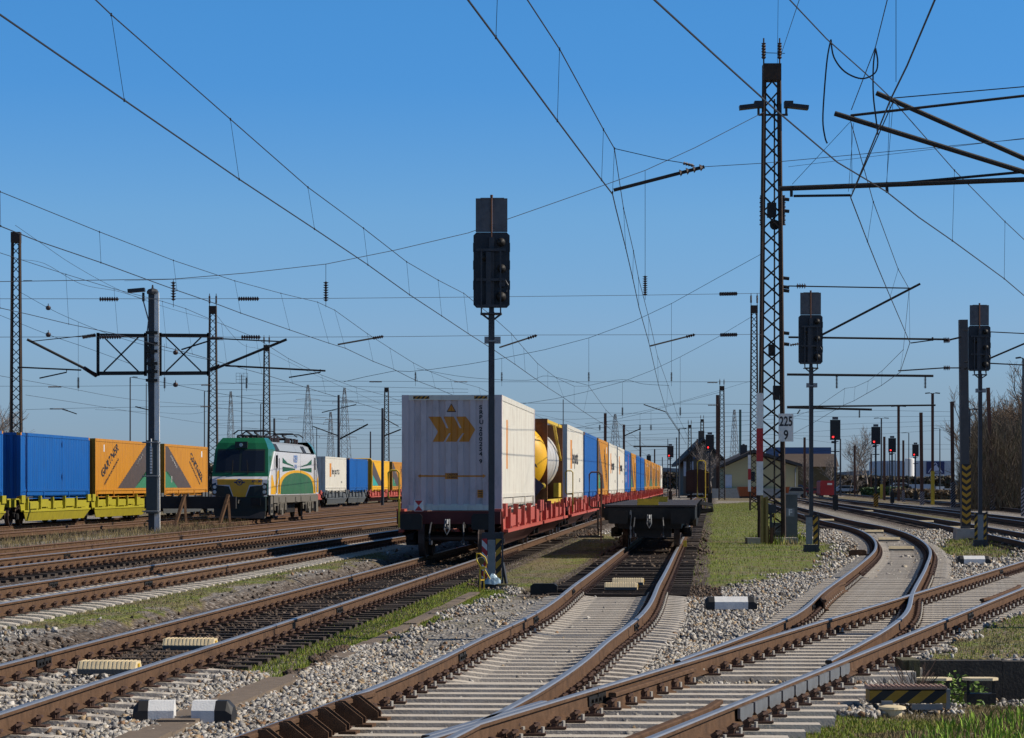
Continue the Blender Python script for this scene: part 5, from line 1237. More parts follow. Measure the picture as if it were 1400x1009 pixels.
# cabinets and posts near the mast
cb = thing('equipment_cabinet', 'dark grey cabinet marked F at the foot of the tall lattice mast', 'cabinet', (P(1081,735,49.3).x,D(49.5),0))
mb = MB(); mb.box(-.2,.26,-.2,.2,.08,1.62); mb.build('cabinet_body', GREYBOX, cb); mb = MB(); mb.box(-.24,.3,-.24,.24,1.62,1.68); mb.build('cabinet_roof', GALV, cb)
mb = MB(); mb.box(-.15,.15,-.215,-.205,.85,1.15); mb.build('plate', GALV, cb); g = MB(); put_text(g,'F',.3,0,.9,-.222,.01,1); g.build('plate_letter', INKF, cb)
c2 = thing('low_cabinet', 'low dark cabinet numbered 2.5 inside the lattice mast foot', 'cabinet', (P(1066,735,49.9).x,D(49.9),0))
mb = MB(); mb.box(-.3,.3,-.15,.15,0,.62); mb.build('cabinet_body', GREYBOX, c2); g = MB(); put_text(g,'2.5',.32,0,.28,-.157,.006,1); g.build('number', GALV, c2)
yp = thing('yellow_post', 'worn yellow channel post left of the tall lattice mast leg', 'post', (P(1045,738,47.6).x,D(47.6),0))
mb = MB(); mb.box(-.13,-.04,-.05,.05,0,1.62); mb.box(.04,.13,-.05,.05,0,1.58); mb.box(-.05,.05,.03,.05,0,1.55); mb.build('post_body', mat('worn_yellow',(.27,.2,.06),.8,0,.25,5,0,30,(.12,.09,.04),.5,3), yp)
sp = thing('switch_stand', 'grey and rusty equipment stand between the lattice mast legs', 'switch box', (P(1054,735,48).x,D(48),0))
mb = MB(); mb.bar((0,0,0),(0,0,1.2),.08); mb.cbox((0,0,1.15),(.34,.22,.3)); mb.build('box_on_post', GALVD, sp); mb = MB(); mb.bar((-.12,0,-.05),(-.12,0,.55),.12); mb.bar((.02,-.1,-.05),(.02,-.1,.5),.1); mb.build('rusty_stub', RUST, sp)
mb = MB(); mb.box(.1,.13,-.13,-.11,.75,1.0); mb.build('yellow_tag', YEL, sp)

# ---------------------------------------------------------------- poles
def pole(label, px, top, base, w, m=RUSTPOLE, lamp=None, foot=None, name='pole', cat='pole', Y=None, lean=0, group='poles of the yard'):
    Y = Y or CAMZ*F/(base-HZ); X = (px-700)/F*Y; H = CAMZ-(top-HZ)*Y/F; ww = w*Y/F; t = thing(name, label, cat, (X,Y,0), 0, group)
    mb = MB()
    if m in (GALVD, GALV): mb.tube([(0,0,0),(lean,0,H)], ww/2, 8, 0, ww*.38)
    else: mb.bar((0,0,0),(lean,0,H), ww, ww)
    mb.build('shaft', m, t); s = Y/F
    if foot:
        g = MB(); h = (foot)*s; g.cbox((0,-ww*.1,h/2),(ww*1.35,ww*1.3,h)); g.build('painted_foot', {'y':YEL,'s':STW}.get(name and ('y' if 'yellow' in label else 's')), t)
    if lamp:
        for sd in ((-1,1) if lamp == 2 else ((1,) if lamp == 1 else (-1,))):
            g = MB(); g.bar((lean,0,H),(lean+sd*10*s*.45,0,H+.05),.06); g.bar((lean+sd*10*s*.4,0,H+.06),(lean+sd*10*s,0,H+.02),.3,.1); g.build('lamp_head', SIGBLK, t)
    return t
STW = stripe_mat('pale_black_stripes', (.4,.36,.38), (.012,.012,.012), 4.2, -1.0)
cpole = thing('concrete_pole', 'square concrete catenary pole with yellow and black chevron foot on a block at right', 'pole', (P(1320,735,52).x,D(52),0), 0)
mb = MB(); mb.bar((.0,0,0),(-.09,0,8.15),.31,.31); mb.build('shaft', mat('pole_concrete',(.07,.07,.075),.8,0,.15,3,0,30,(.06,.06,.06),.5,2), cpole)
mb = MB(); mb.prism([(-.42,-.1),(.42,-.1),(.38,.34),(-.38,.34)],-.42,.42,'xz'); mb.build('footing', CONC2, cpole, fixn=True)
g = MB(); g2 = MB()
for k in range(9):
    z0 = .5+k*.25
    for sd in (-1,1):
        g.add([(0,-.2,z0),(sd*.165,-.2,z0+.12),(sd*.165,-.2,z0+.245),(0,-.2,z0+.125)],[(0,1,2,3)])
    
g.build('yellow_chevrons', YEL2, cpole, fixn=True); g2.box(-.167,.167,-.195,.167,.45,2.75); g2.build('black_foot', BLKP, cpole)
L_POLES = [
 (1275,538,690,3.4,'lamp post with double head and yellow foot, tallest on the right',RUSTPOLE,2,46,0),
 (1228.5,556,685,3.2,'lamp post with double head left of the white silo',RUSTPOLE,2,0,0),
 (1205,572,682,2.6,'lamp post with double head and yellow foot behind the second signal',GALVD,2,20,0),
 (1242.5,592,676,1.6,'thin lamp post with single head behind the silo signal',GALVD,-1,0,0),
 (1285,586,676,1.8,'thin lamp post in front of the big white building',GALVD,-1,0,0),
 (1209,597,684,3,'dark pole beside the second facing signal',RUSTPOLE,None,0,0),
 (1235,602,686,2.6,'rusty pole left of the white silo with a pale foot',RUSTPOLE,None,16,0),
 (1260.5,564,690,4.2,'thick rusty pole between the silo and the big white building',RUSTPOLE,None,18,-.1),
 (1303,549,693,4.4,'rusty pole with striped foot at the right end of the white building',RUSTPOLE,None,34,-.1),
 (1168.5,609,678,2.6,'rusty pole before the brown roofed hall',RUSTPOLE,None,0,0),
 (1191,620,676,2,'short rusty pole amid the bare grey trees',RUSTPOLE,None,0,0),
 (1149,600,678,2.6,'grey pole behind the first facing signal',GALVD,None,0,0),
 (1100,598,683,3,'dark pole left of the red container',RUSTPOLE,None,0,0),
 (1357,530,697,4.6,'leaning rusty pole with striped foot before the bare trees',RUSTPOLE,None,36,-.35),
 (1326,560,696,3,'lamp post with yellow foot hidden behind the striped concrete pole',GALVD,2,30,0),
 (1399,490,706,4,'lamp post at the right edge, lamp head to the left',GALVD,-1,40,0),
 (1216,606,678,1.5,'thin pole between the second and third facing signals',GALVD,None,0,0),
 (1224,620,678,1.4,'thin short pole behind the third facing signal',GALVD,None,0,0),
 (463,540,688,4.4,'dark steel pole above the white container right of the locomotive',GALVD,None,0,0),
 (523,558,693,4.6,'dark steel pole left of the chevron container',GALVD,None,0,0),
 (506.5,590,684,2.6,'short dark pole between the two steel poles above the blue container',GALVD,None,0,0),
 (375,572,688,3.8,'short dark pole above the locomotive roof',GALVD,None,0,0),
 (827.5,565,690,3.8,'brown pole rising behind the white containers of the red train',RUSTPOLE,None,0,0),
 (853,581,686,3.0,'brown pole rising farther back behind the red train',RUSTPOLE,None,0,0),
 (875,590,681,1.6,'thin brown pole near the end of the red train',RUSTPOLE,None,0,0),
 (895,614,679,1.8,'short brown pole over the last orange containers',RUSTPOLE,None,0,0),
 (905.5,625,680,1.6,'dark pole at the very end of the container train',GALVD,None,0,0),
 (913,600,680,1.3,'thin dark pole left of the signal before the gabled house',GALVD,None,0,0),
 (928.5,586,681,2.4,'dark pole with a small hooked lamp left of the gabled house',GALVD,1,0,0),
 (925,598,679,1.9,'dark pole paired with the hooked lamp pole',GALVD,None,0,0),
 (981,540,680,4.2,'dark pole leaning against the lattice mast by the gabled house',RUSTPOLE,None,0,0),
 (178,516,684,2.2,'slim lamp post behind the orange container left of the concrete mast',GALVD,1,0,0),
 (279.5,535,680,1.8,'slim lamp post left of the lattice mast by the locomotive',GALVD,1,0,0),
 (356.5,552,680,1.8,'slim lamp post left of the lattice mast behind the locomotive',GALVD,1,0,0),
 (330.5,512,676,1.8,'slim mast carrying a square antenna grid above the locomotive',GALVD,None,0,0),
 (200,524,690,1.6,'thin pole touching the left side of the concrete mast',GALVD,None,0,0),
 (433,585,676,1.4,'thin pole above the locomotive rear',GALVD,None,0,0),
 (1012,560,676,3,'green grey chimney like pole behind the cream house',mat('mast_green',(.1,.17,.14),.7),None,0,0),
 (1108,570,684,1.2,'thin pole behind the second signal seen from behind',GALVD,None,0,0),
 (770,546,690,1.6,'thin antenna pole above the second white container',GALVD,None,0,0),
 (953,600,678,1.5,'thin pole in front of the gabled house roof',RUSTPOLE,None,0,0),
]
for (px,top,base,w,lb,m_,lamp,foot,lean) in L_POLES: pole(lb, px, top, base, w, m_, lamp, foot, 'lamp_post' if lamp else 'pole', 'lamp post' if lamp else 'pole', lean=lean, group='lamp posts of the yard' if lamp else 'poles of the yard')
t = [o for o in bpy.data.objects if o.get('label','').startswith('slim mast carrying')][0]; H = CAMZ+(HZ-512)*t.location.y/F; g = MB()
for i in range(4): g.bar((-1.1+i*.75,0,H-1.6),(-1.1+i*.75,0,H+.3),.05); g.bar((-1.1,0,H-1.6+i*.62),(1.15,0,H-1.6+i*.62),.05)
g.build('antenna_grid', GALVD, t)

# concrete mast with two bracket frames (left)
Yc = 60.5; cm = thing('concrete_mast', 'tall concrete mast with two cross braced bracket frames on the left', 'mast', (P(208,725,Yc).x,D(Yc),0))
q = lambda px, py: tuple(P(px,py,Yc)-Vector(cm.location))
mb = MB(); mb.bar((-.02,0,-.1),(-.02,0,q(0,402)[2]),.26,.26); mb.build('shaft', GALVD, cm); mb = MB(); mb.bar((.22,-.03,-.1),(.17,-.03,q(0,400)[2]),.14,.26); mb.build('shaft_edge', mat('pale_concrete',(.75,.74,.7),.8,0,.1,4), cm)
mb = MB(); mb.lathe([(.24,0),(.26,.1),(.2,.2),(.05,.25),(.03,.4)],(0.02,0,q(0,402)[2]),'z',8); mb.build('cap', GALVD, cm)
for x0,x1 in ((134,199),(219,285)):
    g = MB()
    for a,b in (((x0,458.5),(x1,459)),((x0,510.5),(x1,510))): g.bar(q(*a),q(*b),.12,.16)
    for x in (x0,x1): g.bar(q(x,455),q(x,514),.12)
    g.bar(q(x0+8,508),q(x0+ (x1-x0)*.85,461),.06); g.bar(q(x0+8,461),q(x0+(x1-x0)*.85,508),.06); g.build('bracket_frame', BLACK, cm)
mb = MB(); 
for py in (470,480,497,508,520,455): mb.cbox((0,-.05,q(0,py)[2]),(.5,.36,.12))
for k in range(9): mb.cbox((random.uniform(-.2,.2),-.2,q(0,470+k*5.5)[2]),(.16,.1,.14))
mb.build('clamp', BLACK, cm)
mb = MB(); mb.bar(q(196,400),q(196,412),.1); mb.bar(q(198,396),q(175,398),.35,.16); mb.build('lamp_head', SIGBLK, cm)
mb = MB(); mb.tube([q(196,412),q(203,438),q(201,455),q(204,560)],.03,5); mb.build('lamp_cable', GALV, cm)
mb = MB(); mb.box(q(201,0)[0],q(216,0)[0]+.0,-.32,-.05,q(0,702)[2],q(0,602)[2]); mb.build('service_hood', mat('hood_dark',(.05,.06,.065),.4,.3,.2,3), cm)
for py in (605,651,699):
    mb = MB(); mb.tube([q(195,py),tuple(Vector(q(197,py))+Vector((0,-.36,0))),tuple(Vector(q(217,py))+Vector((0,-.36,0))),q(219,py)],.035,5); mb.build('hoop', GALV, cm)
mb = MB()
for k in range(10): mb.cbox((.0,-.35,q(0,612+k*3.8)[2]),(.09,.03,.09))
mb.tube([q(206,705),tuple(Vector(q(208,600))+Vector((0,-.34,0)))],.03,5); mb.build('number_plates', WHT, cm)
# ---------------------------------------------------------------- overhead line
def wire(mb, pts, r=None, n=4):
    pts = [Vector(p) for p in pts]
    if r is None:
        md = sum(p.y for p in pts)/len(pts)/KD; r = .0065+.000055*max(0,md-20)
    mb.tube(pts, r, n, cap=False)
def smooth_pts(pts, k=5):
    pts = [Vector(p) for p in pts]; out = []
    for i in range(len(pts)-1):
        a, b, c, d = pts[max(i-1,0)], pts[i], pts[i+1], pts[min(i+2,len(pts)-1)]
        for j in range(k):
            t = j/k; out.append(.5*((2*b)+(c-a)*t+(2*a-5*b+4*c-d)*t*t+(3*b-a-3*c+d)*t**3))
    return out+[pts[-1]]
def insul(mb, a, b, r=.07, n=8):
    a, b = Vector(a), Vector(b); d = b-a; k = max(4, int(d.length/.07)); 
    for i in range(k):
        c = a+d*((i+.5)/k); mb.tube([c-d.normalized()*.012, c+d.normalized()*.02], r, n, 0, r*.45)
    mb.tube([a,b], r*.35, 6)
def cat(label, zc, contact, drops, start=None, end=None, rc=.0085):
    t = thing('overhead_line', label, 'overhead line', (0,0,0), 0, 'overhead lines above the tracks')
    Yc_ = lambda py: (zc-CAMZ)*F/(HZ-py)/KD
    C = [P(px,py,Yc_(py)) for px,py in contact]
    mb = MB()
    for a, b in zip(C, C[1:]): wire(mb, [a,b], rc+.00005*max(0,(a.y+b.y)/2/KD-20))
    mb.build('contact_wire', WIREM, t)
    M = []
    for px,py,qx,qy in drops: Y = Yc_(py); M.append((P(qx,qy,Y), P(px,py,Y)))
    pts = ([Vector(start)] if start else [])+[m for m,_ in M]+([Vector(end)] if end else [])
    mb = MB(); 
    for a, b in zip(pts, pts[1:]): wire(mb, [a,b], .0065+.00005*max(0,(a.y+b.y)/2/KD-20))
    mb.build('messenger_wire', WIREM, t)
    for m, c in M:
        mb = MB(); wire(mb, [m,c], .0035+.00004*max(0,m.y/KD-15)); mb.cbox(m,(.016,.02,.03)); mb.cbox(c,(.016,.02,.03)); mb.build('dropper', WIREM, t)
    return t
def Pc(px,py,zc): return P(px,py,(zc-CAMZ)*F/(HZ-py)/KD)
cat('contact and carrier wire over the container train, from top left down to the chevron container', 5.69,
 [(-210,-125),(0,20),(170,137),(327,245),(430,313),(503,362),(560,403),(604,432),(640,456),(676,479),(704,498),(718,508),(735,520),(749,530),(771,544),(798,563),(830,583),(852,601),(868,612),(884,622)],
 [(170,137,152,20),(327,245,315,163),(430,313,421,256),(503,362,497,312),(560,403,556,358),(604,432,599,383),(640,456,634,401),(676,479,670,430),(704,498,699,456),(718,508,716,476),(735,520,735,497),(749,530,749,508),(771,544,761,517),(785,553.5,785,528),(798,563,805,528),(830,583,828,560),(852,601,851,583),(868,612,868,597)], start=P(110,-20,12.2), end=P(884,611,180))
cat('contact and carrier wire over the flat wagon track, down from the top centre', 5.69,
 [(600,-56),(640,0),(678,51),(762,165),(822.5,246),(837.5,265.5),(842,285),(855.5,339),(865,380),(873.5,420),(887,468),(900,525),(911,562),(926,585),(938,607)],
 [(678,51,682,-60),(762,165,765,67),(822.5,246,825,177),(837.5,263,840,203),(855.5,339,852.5,285),(865,380,866,343),(873.5,420,873,380),(887,468,887,434),(900,525,899,487),(911,562,913,526),(926,585,925,565),(938,607,938,592)], start=None, end=P(948,612,170))
cat('contact and carrier wire over the raised left track', 5.89,
 [(-60,288),(0,309),(53,330),(138,359),(206,384),(242,397),(300,417),(329,428),(396,451),(449,469),(472,476),(510,494),(538.5,505),(560,516),(571,521),(595,530),(621,541),(660,556),(700,572),(745,590)],
 [(-30,298,-34,240),(1,309,0,262),(138,359,136,317),(242,397,237,356),(329,428,321,384),(396,451,384,401),(449.6,469,434,413),(472,476,457.6,424),(510,494,502,456),(538.5,505,533,476),(571,521,565,496),(595,530,590,509),(621,541,616,519),(660,556,655,530),(700,572,697,550),(745,590,744,573)], start=None, end=P(770,583,115))
cat('contact and carrier wire over the second left track', 5.89,
 [(-60,410),(0,421),(40,430),(94,443),(161,457),(228,475),(263,484),(310,498),(358,511),(400,524),(445,538),(490,551),(530,563),(580,579),(640,597)],
 [(0,421,-2,345),(94,443,90,375),(161,457,156,395),(228,475,222,412),(263,484,254,422),(310,498,303,443),(358,511,350,462),(400,524,394,490),(445,538,440,513),(490,551,487,530),(530,563,528,541),(580,579,577,560)], start=None, end=P(640,586,120))
cat('contact and carrier wire over the S curve track by the tall mast', 5.69,
 [(1300,-55),(1278,0),(1240,90),(1218,135),(1163,270),(1186,330),(1200,365),(1217,405.5),(1244,468.5),(1230.5,509),(1205,527),(1185,538),(1167.5,548),(1153,554),(1132,566),(1112,578),(1090,590),(1076,597)],
 [(1186,330,1194,276),(1217,405.5,1228,368),(1244,468,1243,395),(1230.5,509,1235,478),(1205,527,1206,507),(1185,538,1187,521),(1167.5,548,1169,529),(1153,554,1155,531),(1112,578,1112,560)], start=P(1163,166,17.8), end=P(1080,572,105))
cat('contact and carrier wire swinging from top centre out to the right edge', 5.69,
 [(860,-32),(895,0),(978,76),(1060,150),(1145,222),(1212,262),(1256,297),(1302,329),(1373,381),(1400,404),(1470,455)],
 [(1212,262,1217,133),(1302,329,1305,233),(1373,381,1374,303),(1470,455,1472,395)], start=None, end=None)
ow = MB()
for a, b in zip([(1040,-40),(1080,0),(1130,53),(1183,100),(1217,133)], [(1080,0),(1130,53),(1183,100),(1217,133)]): 
    wire(ow, [P(a[0],a[1],12+ (a[0]-1040)*.024), P(b[0],b[1],12+(b[0]-1040)*.024)], .0065)
o = ow.build('carrier_wire', WIREM); tag(o, 'carrier wire crossing from the top edge to the upper pull off tube', 'wire')
def single(label, pts, r=None, cat_='wire', grp='feeder and span wires', name='span_wire', sm=0, m=WIREM, balls=()):
    mb = MB(); q = smooth_pts(pts) if sm else pts
    for a, b in zip(q, q[1:]): wire(mb, [a,b], r)
    if balls:
        t = thing(name, label, cat_, (0,0,0), 0, grp); mb.build('wire', m, t)
        for k, (a, b, rr) in enumerate(balls): g = MB(); insul(g, a, b, rr); g.build('insulator', INSUL, t)
        return t
    o = mb.build(name, m); tag(o, label, cat_, grp); return o
# first headspan, running from the tall mast out to the left
Y1 = lambda px: 43.2/(1-.6*(px-700)/F)
Q = lambda px, py: P(px,py,Y1(px))
def cable(xa, ya, xm, ym, xb, yb, n=14):      # sampled parabola through three photo points
    import numpy.polynomial.polynomial as pn
    c = np.polyfit([xa,xm,xb],[ya,ym,yb],2); return [(x, float(np.polyval(c,x))) for x in np.linspace(xa,xb,n)]
main = [(-60,386),(30,384.5),(130,383),(237,381.5),(340,373),(446,361),(540,342),(640,318.5),(700,297.5),(790,266),(882,233),(950,202),(1045,153)]
single('high headspan cable sweeping from the left edge to the tall lattice mast top', [Q(*p) for p in main], .013, name='headspan_cable')
def hang(label, px, y0, y1, QQ, ya, yb, r=.07):
    t = thing('hanging_insulator', label, 'insulator', (0,0,0), 0, 'insulators hanging from the headspans'); mb = MB(); wire(mb, [QQ(px,y0),QQ(px,y1)], .008+.00006*QQ(px,y0).y/KD*.6); mb.build('wire', WIREM, t)
    g = MB(); insul(g, QQ(px,ya), QQ(px,yb), r*max(1,QQ(px,ya).y/KD/50)); g.build('insulator', INSUL, t)
hang('ribbed insulator hanging above the left concrete mast', 237, 381.5, 420, Q, 385, 411, .09)
hang('ribbed insulator hanging on the headspan left of the near signal', 445.5, 361, 420, Q, 385, 412, .09)
hang('ribbed insulator hanging right of centre under the long dropper', 882, 233, 410, Q, 377, 404, .09)
single('upper horizontal headspan wire across the whole picture with three ribbed insulators', [Q(-60,408.5),Q(237,408.5),Q(445,408),Q(660,406),Q(882,403.5),Q(1040,401)], .009, balls=[(Q(136,409),Q(162,409),.07),(Q(326,408.5),Q(354,408.5),.07),(Q(984,402),Q(1008,401.5),.07)])
single('lower horizontal headspan wire across the whole picture with ribbed insulators', [Q(-60,461),Q(150,460.5),Q(350,461),Q(520,460.5),Q(730,458),Q(1000,457.5),Q(1045,457)], .009, balls=[(Q(136,461),Q(166,460.5),.07),(Q(330,461),Q(356,461),.07),(Q(985,458),Q(1008,457.5),.07)])
def arm(label, a, b, QQ, r=.025):
    t = thing('pull_off_arm', label, 'pull off arm', (0,0,0), 0, 'pull off arms holding the contact wires'); mb = MB(); A, B = QQ(*a), QQ(*b); mb.tube([A,B], r, 6); mb.build('tube', BLACK, t); g = MB(); d = (B-A).normalized(); insul(g, B-d*.35, B, r*2.2); g.build('insulator', INSUL, t)
arm('pull off arm left of the near signal', (462,471), (524,460), Q); arm('pull off arm just right of the near signal', (683,475), (734,458.5), Q); arm('pull off arm right of centre under the headspan', (889,473), (950,457.5), Q)
Q17 = lambda px, py: P(px,py,17.5)
arm('thick near pull off arm rising right from the centre contact wire', (839,260), (963,228), Q17, .022)
mb = MB(); g = MB()
single('thin stay wire above the thick near pull off arm', [P(840,203,17.5),P(905,218,17.5),P(930,222,17.5),P(950,227,17.5)], .006, balls=[(P(934,223,17.5),P(948,226.5,17.5),.025)])
single('thin span wire from the thick near arm to the right edge', [P(963,228,17.5),P(1045,223,17.6),P(1400,190,18),P(1500,182,18.2)], .005)
# cross wire low
single('thin wire from the T bracket at left toward the near signal', [P(170,384,45),P(300,380,45)], .006)
# second headspan
QA = lambda px, py: P(px,py,75)
single('second headspan cable rising from behind the chevron container to the tall mast', [QA(*p) for p in [(470,522),(500,515),(540,507),(560,508),(590,505),(640,498),(686,490),(745,478),(805,462),(865,440),(919,414.5),(981,380),(1045,345)]], .016, name='headspan_cable')
single('upper wire of the second headspan', [QA(x,y) for x,y in ((440,521),(568,521.5),(686,522),(805,522),(918,522),(1038,522))], .012, balls=[(QA(621,522),QA(639,522),.05),(QA(967,523),QA(981,523),.05)])
single('lower wire of the second headspan', [QA(x,y) for x,y in ((440,549),(700,551),(880,552),(1038,553))], .012, balls=[(QA(968,554),QA(982,554),.05)])
for px, y0, lb in ((568,508,'above the chevron container left edge'),(686,490,'just right of the near signal post'),(805,462,'above the blue container'),(918,414.5,'above the end of the train')): hang('small hanging insulator '+lb, px, y0, 528, QA, 509, 521, .05)
QB = lambda px, py: P(px,py,104)
single('third headspan cable ending at the lattice mast with the banded board', [QB(*p) for p in [(715,552),(760,545),(800,536),(851,522),(890,507),(930,488),(981,461),(1026,434)]], .018, name='headspan_cable')
single('cross wire of the third headspan', [QB(x,y) for x,y in ((560,560),(730,562),(851,565),(930,565),(1030,564))], .014)
for px, y0, lb in ((851,522,'over the white containers'),(930,488,'over the flat wagon')): hang('tiny hanging insulator '+lb, px, y0, 572, QB, 557, 568, .05)
QC = lambda px, py: P(px,py,150)
single('fourth headspan cable fading toward the gabled house', [QC(*p) for p in [(740,592),(800,583),(875,566),(936,549),(985,536)]], .02, name='headspan_cable')
single('upper cross wire of the fourth headspan', [QC(x,y) for x,y in ((700,584),(800,585),(985,585))], .018); single('lower cross wire of the fourth headspan', [QC(x,y) for x,y in ((700,598),(985,599))], .018)
for px, y0, lb in ((820,579,'over the striped containers'),(875,566,'over the far containers'),(890,562,'over the last orange containers')): hang('minute hanging insulator '+lb, px, y0, 590, QC, 581, 588, .05)
# left side: headspans over the left tracks
QL = lambda px, py: P(px,py,84)
single('upper cross wire over the left hand train with hanging insulators', [QL(x,y) for x,y in ((-20,528),(107,528),(225,527),(330,524),(450,521))], .012, balls=[(QL(66,529),QL(84,529),.06),(QL(275,526.5),QL(290,526.5),.06),(QL(505,522),QL(522,522),.06)])
single('lower cross wire over the left hand train', [QL(x,y) for x,y in ((35,560),(107,558),(225,556),(290,556))], .012, balls=[(QL(68,559),QL(86,559),.06),(QL(274,556),QL(289,556),.06)])
for px, lb in ((107,'above the blue container'),(225,'right of the concrete mast'),(337,'above the locomotive cab')): hang('dark hanging insulator '+lb, px, 440 if px == 107 else 470, 535, QL, 516, 531, .06)
arm('dark pull off arm above the first orange container', (105,566), (85,559), QL, .03); arm('dark pull off arm right of the concrete mast', (218,564), (185,556), QL, .03)
def feeder(label, pts, Y, r=.012, sm=1): single(label, [P(a,b,(Y if not isinstance(Y,tuple) else Y[0]+(Y[1]-Y[0])*i/(len(pts)-1))) for i,(a,b) in enumerate(pts)], r, sm=sm, name='feeder_wire')
feeder('thin feeder from the left lattice mast top down to the right', [(21,308),(60,335),(100,362),(160,395),(220,418),(290,438)], (76,103))
feeder('second thin feeder from the left lattice mast down to the right', [(27,399),(66,421),(93,434),(144,455),(201,473),(240,482),(290,493)], 64)
feeder('third thin feeder from the left edge past the concrete mast', [(-30,420),(0,431),(66,457.5),(120,476),(180,498)], 64)
feeder('thin feeder through the lower round weight right of the concrete mast', [(180,516),(219,522),(240,526),(283,535),(360,548)], 64)
feeder('thin feeder from the lattice mast by the locomotive to the right', [(294,428),(330,470),(364,480),(430,512),(520,552)], (103,150))
feeder('thin feeder sagging left of the locomotive', [(24,355),(60,360),(110,388),(160,398),(200,410)], (76,80))
feeder('fine wire low over the orange containers', [(35,540),(120,553),(200,566),(290,580),(420,592)], (70,130))
feeder('fine wire low over the blue container', [(-10,512),(80,528),(180,546),(290,556),(400,575),(500,585)], (60,140))
feeder('fine wire crossing left of the lattice mast by the locomotive', [(130,560),(200,563),(260,566),(290,560)], 120)
feeder('fine wire drooping above the chevron container', [(570,504),(640,516),(720,520),(749,514),(805,527)], 74)
feeder('fine wire drooping between the small insulators', [(805,527),(850,519),(880,525),(915,527)], 74)
feeder('faint wire left of the gabled house', [(700,560),(760,572),(850,596),(930,605)], (110,200)); feeder('faint long wire over the white containers', [(540,566),(700,572),(850,568),(1030,520)], 115)
for k in range(14):
    y = 528+k*6.5; single(f'faint distant wire in the tangle behind the locomotive, {ORD[k] if k < 11 else ["twelfth","thirteenth","fourteenth"][k-11]} from the top', [P(291,y-6+(k%4)*4,150+k*6),P(400,y+1-(k%3)*2,150+k*6),P(470,y+(k%3),150+k*6),P(640,y+4-(k%5)*2,150+k*6)], .022, grp='faint wires behind the locomotive', name='feeder_wire')
for k in range(12):
    y = 572+k*7; single(f'faint distant wire in the tangle at the vanishing point, {ORD[k] if k < 11 else "twelfth"} from the top', [P(800,y+7,180+k*8),P(870,y+2,180+k*8),P(930,y+(k%3)-1,180+k*8),P(1060,y-4-(k%3)*2,180+k*8)], .024, grp='faint wires at the vanishing point', name='feeder_wire')
for k in range(7):
    y = 560+k*9; single(f'faint distant wire right of the tall mast, {ORD[k]} from the top', [P(1058,y+8-(k%3)*9,130+k*10),P(1150,y+(k%3),130+k*10),P(1302,y+3-(k%5)*3,130+k*10)], .016, grp='faint wires right of the tall mast', name='feeder_wire')
def bracket(label, tubes, arms_=(), r=.035, ins=(), name='cantilever', m=BLACK):
    t = thing(name, label, 'cantilever', (0,0,0), 0, 'cantilevers carrying the overhead wires')
    for k, (pts, rr) in enumerate(tubes): mb = MB(); mb.tube(pts, rr, 8); mb.build('tube', m, t)
    for a, b, rr in ins: g = MB(); insul(g, a, b, rr); g.build('insulator', INSUL, t)
    return t
# off frame mast with its tubes (near right)
YM = 17.8; U = lambda px, py, Y=YM: P(px,py,Y)
mastx = U(1640,0).x
bracket('near cantilever of dark tubes reaching in from the right edge above the turnout',
 [([U(1065,258),U(1400,245.5),U(1640,237)],.034), ([U(1141,155),U(1400,235),U(1640,309)],.034), ([U(1163,158),U(1400,131),U(1640,104)],.018), ([U(1215,252),U(1400,235),U(1640,214)],.018), ([U(1085,268),U(1163,267)],.017), ([U(1082,254),U(1082,269)],.02), ([U(1212,249),U(1213,263)],.02)])
YN = 19.4; U2 = lambda px, py: P(px,py,YN)
bracket('second near cantilever tube slanting in from the right edge', [([U2(1198,127),U2(1400,216.5),U2(1600,305)],.036), ([U2(1222,134),U2(1400,118.5),U2(1600,101)],.008)])
mb = MB(); o = thing('side_mast', 'tall steel mast just outside the right edge that carries the near tubes', 'mast', (mastx,D(18.6),0)); mb.bar((0,0,-.1),(0,0,10.2),.3); mb.build('shaft', GALVD, o)
def jumper(label, pts, Y): single(label, [P(a,b,Y) for a,b in pts], .011, cat_='cable', grp='looped jumper cables', name='jumper_cable', sm=1)
jumper('looped jumper cable hanging down at the upper right, left strand', [(1136,54),(1131,80),(1127,125),(1125,165),(1128,188),(1131,196)], 15.5)
jumper('looped jumper cable forming a shallow bowl at the upper right', [(1136,54),(1140,78),(1155,98),(1178,107.5),(1196,100),(1200,85),(1197,66)], 15.5)
jumper('looped jumper cable hanging down at the upper right, right strand', [(1197,66),(1194,90),(1194,130),(1198,165),(1200,184)], 15.8)
feeder('wire rising from the lower near tube to the end of the upper tube', [(1083,252),(1162,167)], 17.7, .0045, 0)
feeder('steep wire from the top edge to the end of the left near tube', [(1218,-20),(1197,64),(1164,150)], (13,17.7), .006, 0)
feeder('thin dropper from the top edge to the upper right tube', [(1225,-20),(1225,112)], 14.5, .004, 0)
feeder('thin dropper under the upper right tube', [(1221,140),(1212,250)], 18.6, .004, 0)
feeder('first thin dropper under the left near tube', [(1164,168),(1165,262)], 17.8, .004, 0)
feeder('second thin dropper under the left near tube', [(1167,168),(1160,262)], 17.7, .0035, 0)
feeder('contact strand from the upper tube to the registration arm', [(1222,137),(1164,268)], (17.6,17.9), .007, 0)
feeder('thin wire from the top edge onto the lattice mast head', [(1096,-10),(1068,74)], (30,48.7), .009, 0); feeder('vertical thin wire from the top edge onto the lattice mast', [(1064,-10),(1062,150)], 48.5, .009, 0)
feeder('long thin wire from the tall mast to the right edge above the tubes', [(1078,228),(1200,213),(1400,189),(1480,180)], (48,30), .008, 0)
